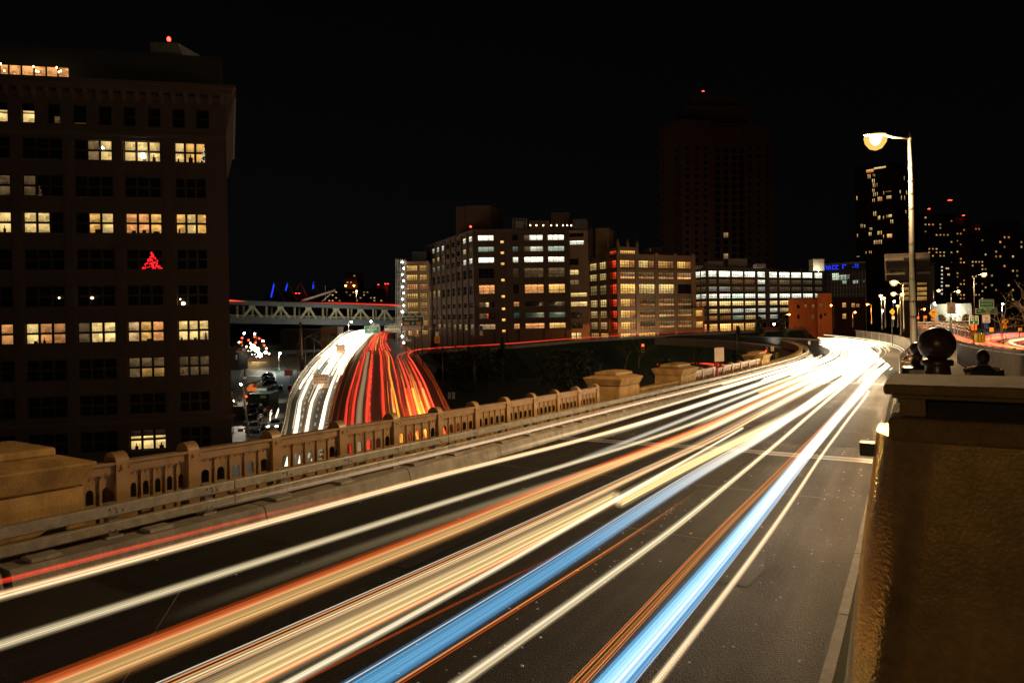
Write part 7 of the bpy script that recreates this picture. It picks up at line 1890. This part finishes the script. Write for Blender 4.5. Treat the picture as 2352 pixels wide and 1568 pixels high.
person('person in a long dark coat walking away on the footway, right of the ball finial',2258,13.5,1.72,'coat_brown',1,1)
# ---------------------------------------------------------------- streams of light left by the traffic, as bundles of fine luminous rods at lamp height
def tube_col(mb,cols,pts,r,n,colfun):
    m=len(pts); rr=r if hasattr(r,'__len__') else [r]*m
    o=len(mb.v); mb.tube(pts,rr,n)
    for i in range(m):
        c=colfun(i/(m-1)); cols.extend([c]*n)
def streak_obj(name,mb,cols,parent=None):
    me=mb.mesh(name,True); me.materials.append(MAT['light_streak'])
    a=me.color_attributes.new('glow_col','FLOAT_COLOR','POINT'); arr=np.ones((len(cols),4),np.float32); arr[:,:3]=np.array(cols,np.float32); a.data.foreach_set('color',arr.ravel())
    o=bpy.data.objects.new(name,me); COL.objects.link(o)
    if parent: o.parent=parent; o.location=-parent.location
    return o
C={'cream':(1.0,.80,.46),'yellow':(1.0,.66,.24),'orange':(1.0,.34,.07),'deep':(.55,.07,.008),'white':(1.0,.84,.56),'cool':(.85,.93,1.0),'blue':(.10,.38,.76),'cyan':(.20,.60,.95),'beige':(.62,.47,.24),'grey':(.10,.09,.08),'red':(1.0,.05,.02),'amber':(1.0,.42,.03),'dim':(.10,.075,.04)}
def smooth(a,k):
    a=np.array(a,float); kern=np.ones(k)/k; p=np.pad(a,(k//2,k//2),mode='edge'); return np.convolve(p,kern,'valid')[:len(a)]
def trail(label,pts,h,width,bundle,ext0=3.0,end=None,near=1.0,far=5.0,fadein=0,name='light_trail',blunt=False,grow=1.3,turn=(20,50),fadeout=0):
    """pts: survey points along the streak; width in metres; bundle: (offset fraction, thickness fraction, colour, strength)"""
    sl=sorted([ROAD.find(u,v,h) for u,v in pts]); s=np.array([a for a,b in sl]); l=np.array([b for a,b in sl])
    s0=s[0]-ext0; s1=end if end else s[-1]
    if end: s1=min(s1,s_end(float(l[-1])))
    q=np.arange(s0,s1,.7 if s1<60 else 1.0); L=smooth(np.interp(q,s,l),9)
    t=thing(name,label,'light trail',tuple(ROAD.P(float(q[0]),float(L[0]),h)))
    for off,th,cn,st,dh in bundle:
        mb=MB(); cols=[]
        pp=[ROAD.P(float(a),float(b)+off*width,h+dh*width) for a,b in zip(q,L)]
        c=np.array(C[cn])
        def cf(f,c=c,st=st,cn=cn):
            ss=s0+f*(s1-s0); g=near+(far*.42-near)*max(0,min(1,(ss-8)/42))**1.1
            k=min(1,max(0,(ss-s0)/fadein)) if fadein else 1
            if fadeout: k*=min(1,max(0,(s1-ss)/fadeout))
            w=max(0,min(1,(ss-turn[0])/turn[1]))*.8
            cc=c*(1-w)+np.array(C['white'])*w if cn in ('cream','white','yellow','blue','cyan','cool','beige') else c
            return tuple(cc*st*g*k)
        tube_col(mb,cols,pp,[th*width/2*(1+grow*max(0,min(1,(float(a)-18)/40))) for a in q],6,cf); streak_obj('streak',mb,cols,t)
    return t
def bun(cols,n,seed,spread=1.0,th=.16,s0=.7,s1=1.1):
    r_=np.random.default_rng(seed); mid=cols[len(cols)//2]; out=[(0,spread*k,cols[0] if k>1 else mid,w*s1,0) for k,w in ((1.3,.035),(1.15,.06),(1.0,.10),(.84,.12),(.68,.12),(.5,.10),(.3,.07))]
    n=int(n*1.7)
    for i in range(n):
        f=(i+.5)/n-.5+r_.normal(0,.4/n); cn=cols[min(len(cols)-1,max(0,int((f+.5)*len(cols))))]; sh=math.sqrt(max(.05,1-(2*f)**2))
        out.append((f*spread*.92,th*.42*r_.uniform(.3,1.7),cn,r_.uniform(.05,.5)*(s0+s1)/2,r_.uniform(-.3,.3)*sh))
    return out
q7=lambda x,y:(918.8+.4883*x,918.8+.4883*y)
z6=lambda x,y:(x/1.176*.5742,(2000+y/1.176)*.5742)
HH=.66
def s_end(l,u=None):
    u=1880+abs(float(rng.normal(0,26))) if u is None else u
    ss=np.arange(85,168,1.0); us=[proj(ROAD.P(float(a),l,.7))[0] for a in ss]
    k=[i for i,x in enumerate(us) if x<u]; return float(ss[k[0]]) if k else 168.0
trail('thin red streak low along the concrete plinth on the left',[(0,1337),(200,1290),(400,1240),(600,1190),(900,1117)],.62,.055,[(0,.9,'red',.62,0),(0,.6,'red',.5,.5)],near=.75,far=.5,fadeout=7)
trail('pale orange streak running along the lower beam of the guard rail',[(440,1178),(574,1150),(867,1077),(1087,1024),(1436,934),(1640,884)],.85,.10,bun(['orange','cream','white','cream'],7,1,th=.22,s0=.35,s1=.75)+[(.55,.2,'deep',.6,0)],ext0=0,near=.8,far=3.5,fadein=9,end=96)
trail('long pale yellow streak with orange edges beside the concrete plinth',[(0,1373),(500,1240),(919,1114),(1270,1031),(1553,948)],.55,.15,[(-.62,.14,'orange',.55,.1),(-.5,.14,'orange',.7,0)]+bun(['yellow','cream','white','yellow','cream'],8,2,.85,.15)+[(.6,.10,'orange',.5,0)],near=.68,far=4.0,end=130)
trail('cream streak of fine lines crossing the empty left lane',[(0,1496),(293,1398),(586,1290),(1050,1148),(1260,1080),(1553,990)],HH,.105,bun(['cream','white','cream','white'],7,3,1,.17,.7,1.05),near=.66,far=3.6,end=135)
trail('dim beige streak fading in beside the cream one',[(342,1441),(635,1339),(1123,1153),(1260,1114),(1602,1002)],HH,.17,bun(['dim','beige','beige','dim'],8,4,1,.15,.45,.8),ext0=0,near=.55,far=3.2,fadein=8,end=120)
trail('broad yellow-orange streak with a red upper fringe',[(185,1568),(488,1437),(635,1402),(919,1274),(1148,1178),(1400,1075),(1651,972)],HH,.23,[(-.75,.2,'deep',.35,.3),(-.62,.2,'deep',.8,.2),(-.5,.13,'red',.55,.1)]+bun(['orange','yellow','yellow','yellow','beige'],9,5,.9,.15,.5,.85)+[(.58,.12,'deep',.5,0)],near=.72,far=5,end=130)
trail('bundle of fine orange and white lines in the middle lane',[(415,1568),(781,1402),(1148,1241),(1400,1115),(1640,1010)],HH,.26,[(-.5,.04,'white',.8,0),(-.42,.12,'grey',.7,0),(-.28,.05,'orange',.9,0),(-.18,.12,'grey',.6,.1),(-.05,.05,'orange',.8,0),(.05,.10,'beige',.6,0),(.18,.04,'white',.9,0),(.27,.12,'beige',.7,0),(.38,.04,'orange',.9,0),(.48,.06,'beige',.7,0)],near=.75,far=4,end=120)
trail('beige striped streak left of the brightest yellow one',[(488,1568),(830,1432),(1148,1262),(1446,1100)],HH,.16,bun(['orange','beige','beige','beige','orange'],7,6,1,.15,.3,.5),near=.7,far=3.5,end=95)
trail('brightest broad yellow streak with glossy highlights and a blunt end',[(586,1568),(830,1462),(919,1392),(1163,1270),(1446,1128)],HH+.05,.25,bun(['cream','yellow','white','yellow','yellow','cream'],10,7,.9,.15,.7,1.05)+[(.55,.14,'deep',1.0,0),(.66,.10,'deep',.6,0)],near=.78,far=6)
trail('orange-white streak that carries on up the middle lane',[(1420,1150),(1554,1080),(1700,1010),(1843,943)],HH,.26,bun(['white','cream','yellow','orange'],9,8,.9,.16,.8,1.1),ext0=0,near=1.0,far=6,end=100)
trail('narrow cream streak under the brightest yellow one',[(683,1560),(919,1436),(1212,1272),(1500,1100),(1710,980)],HH,.075,bun(['cream','white'],4,9,1,.3,.75,1.0),near=.85,far=4)
trail('faint dark red line in the gap between yellow and blue streaks',[(700,1568),(919,1465),(1250,1300),(1450,1200)],.8,.035,[(0,.7,'deep',.5,0)],near=.7,far=.4,fadeout=5)
trail('broad blue streak that turns white toward the bend',[(890,1565),(1212,1356),(1554,1114),(1749,1007),(1871,919)],.72,.21,[(-.62,.14,'blue',.22,.2),(.62,.12,'blue',.25,0)]+bun(['blue','blue','cyan','blue'],10,10,.95,.14,.5,.9)+[(.05,.05,'white',.8,.6)],near=.80,far=8,end=125,turn=(8.5,9))
trail('thin orange line under the broad blue streak',[(935,1556),(1106,1450),(1309,1329),(1620,1120)],.7,.035,[(0,.5,'orange',.8,0),(1.2,.3,'deep',.9,0)],near=.85,far=1.2,fadeout=6)
trail('cream-yellow streak in the right lane, left of the orange lines',[(1051,1568),(1407,1339),(1681,1104),(1900,919)],HH,.10,bun(['cream','white','yellow'],6,11,1,.2,.75,1.05),near=.90,far=6,end=70)
trail('sheaf of thin orange lines left of the wide light blue streak',[(1339,1568),(1602,1280),(1847,1026),(1925,948)],.85,.13,[(-.5,.07,'orange',.6,0),(-.35,.06,'deep',1.2,0),(-.2,.07,'orange',.8,.1),(0,.07,'amber',.6,0),(.15,.05,'deep',1.2,0),(.3,.09,'orange',.9,0),(.5,.07,'orange',.6,0)],near=.8,far=2.2)
trail('wide light blue and white streak, widest of all, in the right lane',[(1422,1568),(1651,1290),(1847,1046),(1959,919)],HH,.27,[(-.50,.08,'cyan',.4,0),(.50,.10,'blue',.7,0),(.6,.05,'cool',.5,0),(.1,.3,'cool',.35,0),(-.1,.22,'cool',.3,.1)]+bun(['blue','cyan','cyan','cyan','cool','cyan','blue'],14,12,.95,.13,.75,1.1),near=1.0,far=8,end=66,turn=(10,13))
trail('rightmost narrow cream streak ending bluntly before the joint',[(1515,1568),(1749,1256),(1886,1046),(1983,919),(1996,897)],HH,.082,bun(['cream','yellow','white','orange'],5,13,1,.25,.8,1.05),near=.92,far=5)
# more streaks that fill the lanes from the middle distance on
for k_,(l,sa,cn,w_,lab) in enumerate(((-9.75,15,'cream',.10,'slim cream streak starting beside the kerb of the left lane'),(-8.6,19,'beige',.16,'soft beige streak filling the left lane from mid distance'),(-7.55,15,'cool',.12,'greyish white streak between cream and orange ones'),(-6.7,24,'cream',.18,'cream streak starting in the middle lane before the far joint'),(-5.9,20,'cool',.12,'cool grey-white streak left of the brightest yellow one'),(-5.1,27,'yellow',.16,'yellow streak starting where the brightest one ends'),(-3.9,30,'cream',.16,'cream streak starting between blue and right lanes'),(-2.3,40,'cream',.14,'cream streak starting near the far joint in the right lane'))):
    e_=s_end(l); q=np.arange(sa,e_,1.1); t=thing('light_trail',lab,'light trail',tuple(ROAD.P(sa,l,HH)))
    for off,th,cc_,st_,dh in bun([cn,'white',cn],6,90+k_,1,.16,.5,.9):
        mb=MB(); cols=[]; c=np.array(C[cc_])
        pts_=[ROAD.P(float(a),l+off*w_*(1+.03*(a-sa))+.12*math.sin((a-sa)/13+k_),HH+dh*w_) for a in q]
        def cf(f,c=c,st_=st_,sa=sa,e_=e_):
            ss=sa+f*(e_-sa); k=min(1,(ss-sa)/5+.05); g=.6+1.6*min(1,max(0,(ss-18)/45)); w=min(.8,max(0,(ss-18)/40)); return tuple((c*(1-w)+np.array(C['white'])*w)*st_*g*k)
        tube_col(mb,cols,pts_,[th*w_/2*(1+1.2*max(0,min(1,(float(a)-18)/40))) for a in q],6,cf); streak_obj('streak',mb,cols,t)
# streaks that begin farther up, and the mass of merging headlights at the bend
k=0
for (l,sa,sb_,w,cn) in ((-2.1,56,150,.22,'white'),(-2.9,52,84,.16,'white'),(-3.6,48,70,.12,'amber'),(-4.6,60,150,.24,'white'),(-5.4,45,64,.14,'white'),(-6.3,55,150,.22,'white'),(-7.2,40,58,.12,'amber'),(-8.0,58,150,.22,'white'),(-9.0,52,150,.2,'white'),(-9.9,40,150,.16,'white'),(-10.6,46,140,.10,'cream')):
    sb_=min(sb_,s_end(l)); q=np.arange(sa,sb_,1.2); wob=rng.uniform(-.25,.25); t=thing('light_trail',['white streak hugging the right barrier at the bend','short white streak right of the glare','short amber streak below the glare, right lane','white streak second from the right barrier at the bend','short white streak in the middle of the far road','white streak in the heart of the bend glare','short amber streak in the middle of the far road','white streak left of the heart of the glare','white streak sweeping round the inside of the bend','leftmost bright white streak beside the far guard rail','thin cream streak grazing the far guard rail'][k],'light trail',tuple(ROAD.P(sa,l,HH)))
    for i in range(5):
        mb=MB(); cols=[]; off=(i-2)*w*.22; dh=rng.uniform(-.06,.06)
        tube_col(mb,cols,[ROAD.P(float(s),l+off+wob*math.sin((s-sa)/17),HH+dh) for s in q],w*.14,6,lambda f,cn=cn: tuple(np.array(C[cn])*(.9+1.2*f if cn!='amber' else .8)))
        streak_obj('streak',mb,cols,t)
    k+=1
mb=MB(); cols=[]
for i in range(120):
    l=rng.choice([-1.9,-2.8,-4.5,-5.6,-6.4,-8.2,-9.2,-10.3])+rng.normal(0,.35); sa=rng.uniform(50,105); sb_=min(sa+rng.uniform(15,70),s_end(float(l))); h=rng.uniform(.5,1.15); ph=rng.uniform(0,6)
    if l<-7.5 and sa<75: h*=.85
    if sb_-sa<5: continue
    q=np.arange(sa,sb_,1.5); st=rng.uniform(.5,1.7); c=np.array(C['white' if i%5 else 'yellow'])
    tube_col(mb,cols,[ROAD.P(float(s),l+.22*math.sin(s/15+ph),h) for s in q],rng.choice([.04,.07,.12]),5,lambda f,c=c,st=st: tuple(c*st))
tag(streak_obj('headlight_streaks',mb,cols),'white glare of countless merging headlight streaks at the road bend','light trails',kind='stuff')
# side glints on the near wall rails
# ---- lower expressway: white stream toward the viewer, red stream away
def exstreams(name,label,fa,fb,n,colours,seed,hmin=.5,hmax=1.1,lmin=.15,lmax=.6,vmin=0,vmax=1,rmin=.04,rmax=.12,weave=.03):
    r_=np.random.default_rng(seed); mb=MB(); cols=[]
    for i in range(n):
        lanes=np.linspace(fa,fb,7); ln_=lanes[int(r_.integers(6))]+(lanes[1]-lanes[0])*r_.choice([.3,.7])+r_.normal(0,.012)
        a=r_.uniform(vmin,vmax); b=min(1,a+r_.uniform(lmin,lmax)); h=r_.uniform(hmin,hmax); ph=r_.uniform(0,6)
        P=expath(float(np.clip(ln_,fa+.03,fb-.03)),h); m=len(P); i0,i1=int(a*(m-1)),int(b*(m-1))
        if i1-i0<2: continue
        P=P[i0:i1+1]; cn,st=colours[int(r_.integers(len(colours)))]; c=np.array(C[cn])*st*r_.uniform(.6,1.3)
        d=[p.y for p in P]
        tube_col(mb,cols,P,[r_.uniform(rmin,rmax)*(.7+.5*(x/200)) for x in d],5,lambda f,c=c: tuple(c))
    return tag(streak_obj(name,mb,cols),label,'light trails',kind='stuff')
exstreams('headlight_streaks','white and pale gold headlight streaks filling the left half of the lower expressway',.0,1.0,125,[('cool',2.2),('white',3),('white',2.2),('cream',1.4),('yellow',.8)],31,lmin=.1,lmax=.36,vmin=.34,vmax=.97,rmin=.05,rmax=.2)
exstreams('headlight_streaks','thin near headlight streaks at the lower end of the left expressway lanes',.15,.9,12,[('white',.8),('cream',.5),('orange',.3)],32,lmin=.15,lmax=.4,vmin=.0,vmax=.3,rmin=.02,rmax=.06)
def redset(name,label,fs,n,colours,seed,vmin,vmax,lmin,lmax,rmin,rmax):
    r_=np.random.default_rng(seed); mb=MB(); cols=[]
    for i in range(n):
        f0,f1=fs[int(r_.integers(len(fs)))]; f=r_.uniform(f0,f1); P=expath(f,r_.uniform(.5,1.0)); m=len(P); a=r_.uniform(vmin,vmax); b=min(1,a+r_.uniform(lmin,lmax)); i0,i1=int(a*(m-1)),int(b*(m-1))
        if i1-i0<2: continue
        P=P[i0:i1+1]; cn,st=colours[int(r_.integers(len(colours)))]; c=np.array(C[cn])*st*r_.uniform(.6,1.3)
        tube_col(mb,cols,P,[r_.uniform(rmin,rmax)*(.7+.5*p.y/200) for p in P],5,lambda f_,c=c: tuple(c))
    return tag(streak_obj(name,mb,cols),label,'light trails',kind='stuff')
redset('tail_light_streaks','red tail-light streaks on the right half of the lower expressway',[(1.12,1.21),(1.28,1.34),(1.43,1.57),(1.60,1.64)],60,[('red',.35),('red',.5),('red',.22)],33,0,.7,.15,.5,.03,.10)
redset('tail_light_streaks','red tail-light streaks on the two outer lanes that bend off to the exit ramp',[(1.64,1.78),(1.80,1.88)],62,[('red',.45),('red',.6),('red',.3)],36,0,.25,.12,.27,.03,.10)
redset('tail_light_streaks','amber and yellow indicator streaks on the outer red lanes',[(1.50,1.58),(1.66,1.88)],26,[('amber',.5),('yellow',.4),('orange',.5),('red',.6)],34,.0,.06,.15,.4,.03,.09)
redset('tail_light_streaks','red tail-light streaks far up the lower expressway before the overhead signs',[(1.2,1.75)],30,[('red',1.0),('red',1.6),('orange',.8)],35,.62,.9,.06,.2,.05,.12)
for i,(f,a,b,cn,st,r,lab) in enumerate((( .25,0,.45,'white',2.2,.13,'long white streak nearest the left parapet of the expressway'),(.52,0,.5,'white',2.2,.12,'long white streak in the middle of the white lanes'),(.82,0,.6,'white',2.2,.14,'long white streak beside the median barrier'),
   (1.13,0,.5,'red',.8,.10,'long red streak just right of the median barrier'),(1.19,0,.62,'red',.8,.11,'long red streak second from the median barrier'),(1.245,0,.62,'dim',2.2,.22,'broad dim grey-white streak between two red ones'),(1.31,0,.6,'red',.9,.13,'red streak left of the dashed lane line'),(1.45,.0,.7,'red',.8,.12,'red streak right of the dashed lane line'),(1.56,0,.66,'amber',.9,.09,'wavy amber streak in the middle of the red lanes'),(1.70,0,.38,'red',.7,.13,'red streak bending off toward the exit ramp'),(1.76,0,.36,'amber',1.2,.13,'bright yellow streak bending off toward the exit ramp'),(1.86,0,.36,'amber',1.0,.11,'outermost orange-yellow streak beside the rusty parapet'))):
    P=expath(f,.7); m=len(P); P=(expath(f,.7,True)[:3] if a==0 else [])+P[int(a*m):int(b*m)]
    t=thing('light_trail',lab,'light trail',tuple(P[0]))
    for k in (-1,0,1):
        mb=MB();cols=[]; c=np.array(C[cn])*st*(1-.25*abs(k)); PP=[p+Vector((k*r*1.1+.25*math.sin(p.y/14+f*9)*(1 if f==1.56 else .3),0,0)) for p in P]
        tube_col(mb,cols,PP,r*.6,6,lambda f_,c=c: tuple(c)); streak_obj('streak',mb,cols,t)
# the stream that leaves on the exit ramp
def ramp_join(f,w,h):
    P=expath(f,h); a=expath(f,h,True)[:3]+[p for p in P if p.y<176]; b=[p+Vector((0,0,h+.1)) for p in offset(RP,w)][1:]
    pts=a+b; x=np.array([p.x for p in pts]);y=np.array([p.y for p in pts]);z=np.array([p.z for p in pts])
    s=np.concatenate([[0],np.cumsum(np.sqrt(np.diff(x)**2+np.diff(y)**2))]); q=np.arange(0,s[-1],2.0)
    X,Y,Z=[smooth(np.interp(q,s,v),9) for v in (x,y,z)]
    return [Vector((float(a),float(b),float(c))) for a,b,c in zip(X,Y,Z)]
for i,(f,w,h,cn,st,r,lab) in enumerate(((1.72,2.2,.9,'red',.9,.12,'red streak curving out along the whole exit ramp'),(1.80,4.0,.8,'amber',1.1,.12,'amber streak curving into the exit ramp'),(1.90,2.9,1.0,'red',1.8,.12,'bright red streak high on the exit ramp'),(1.85,5.0,.7,'red',.6,.10,'inner red streak along the exit ramp'),(1.68,3.2,.75,'amber',.8,.10,'yellow streak swinging widest into the exit ramp'),(1.76,5.8,.85,'red',.6,.10,'faint red streak on the far side of the exit ramp'))):
    P=ramp_join(f,w,h); t=thing('light_trail',lab,'light trail',tuple(P[0]))
    if cn=='amber': P=P[:int(len(P)*.5)]
    for k in (-1,1):
        mb=MB();cols=[];c=np.array(C[cn])*st; tube_col(mb,cols,[p+Vector((0,k*r,k*.05)) for p in P],[r*(.8 if i_<len(P)*.4 else .45) for i_ in range(len(P))],6,lambda f_,c=c: tuple(c*(1 if f_<.45 else max(.0,.55-.5*(f_-.45)/.55)))); streak_obj('streak',mb,cols,t)
# red line of a train or traffic on the truss bridge
t=thing('light_trail','long thin red streak along the upper deck of the truss bridge','light trail',tuple(tb(700,694,-1)))
for k,(dv,st,r) in enumerate(((0,2.2,.38),(-3.0,.5,.22),(2.0,.35,.2))):
    mb=MB();cols=[]; tube_col(mb,cols,[tb(u,690.2+(u-528)*.031+dv*(1 if u>760 else .2),-1.2) for u in np.linspace(500,922,30)],r,5,lambda f,st=st: tuple(np.array(C['red'])*st)); streak_obj('streak',mb,cols,t)
# street under the ramp and beyond the balustrade
def zstreak(label,pts,z,cn,st,r,n,seed,spread=1.2):
    r_=np.random.default_rng(seed); mb=MB();cols=[]
    for i in range(n):
        o=Vector((r_.normal(0,spread*.3),r_.normal(0,spread),r_.uniform(-.2,.4))); P=[at_z(u,v,z)+o for u,v in pts]
        x=np.linspace(0,1,len(P)); q=np.linspace(r_.uniform(0,.35),r_.uniform(.65,1),14); PP=[Vector((float(np.interp(a,x,[p.x for p in P])),float(np.interp(a,x,[p.y for p in P])),float(np.interp(a,x,[p.z for p in P])))) for a in q]
        c=np.array(C[cn[i%len(cn)]])*st*r_.uniform(.5,1.3); tube_col(mb,cols,PP,r*r_.uniform(.6,1.3),5,lambda f,c=c: tuple(c))
    return tag(streak_obj('tail_light_streaks',mb,cols),label,'light trails',kind='stuff')
zstreak('red tail-light streaks on the street below the exit ramp',[(1385,812),(1420,823),(1470,832),(1530,838)],.7,['red'],.5,.10,12,51)
zstreak('red tail-light streaks glimpsed beyond the lit balustrade',[(1590,834),(1640,838),(1680,841),(1720,845)],.7,['red'],.5,.09,12,52)
zstreak('red streaks of the outbound lanes right of the ball finial',[(2112,750),(2150,760),(2190,774),(2225,786),(2250,795)],11.6,['red','red','red','orange'],.4,.06,22,53,.8)
zstreak('red and white swirl of traffic turning at the right edge of the view',[(2420,762),(2352,769),(2300,774),(2262,782),(2262,790),(2300,800),(2350,808),(2420,816)],11.6,['red','red','orange','red','red','red','red'],.62,.07,34,54,.9)
zstreak('pale inner loop of the swirl at the right edge of the view',[(2440,776),(2352,780),(2312,786),(2310,793),(2352,802),(2440,812)],11.7,['red','orange','cream'],.6,.09,9,55,.6)
zstreak('two short white headlight curves on the side street',[(620,965),(621,953),(626,944)],.7,['white'],1.6,.09,3,56,.15)
zstreak('two more short white headlight curves beside the first pair',[(633,960),(637,949),(641,936)],.7,['white','cream'],1.6,.09,3,57,.15)
# ---------------------------------------------------------------- lettering becomes plain mesh
bpy.context.view_layer.update()
dg = bpy.context.evaluated_depsgraph_get()
for o in [x for x in COL.objects if x.type == 'FONT']:
    me = bpy.data.meshes.new_from_object(o.evaluated_get(dg)); p = o.parent; loc, rot = o.location.copy(), o.rotation_euler.copy(); mt = o.data.materials[0]
    bpy.data.objects.remove(o)
    n = bpy.data.objects.new('lettering', me); COL.objects.link(n); n.parent = p; n.location = loc; n.rotation_euler = rot
    if not me.materials: me.materials.append(mt)
    n["kind"] = 'stuff'
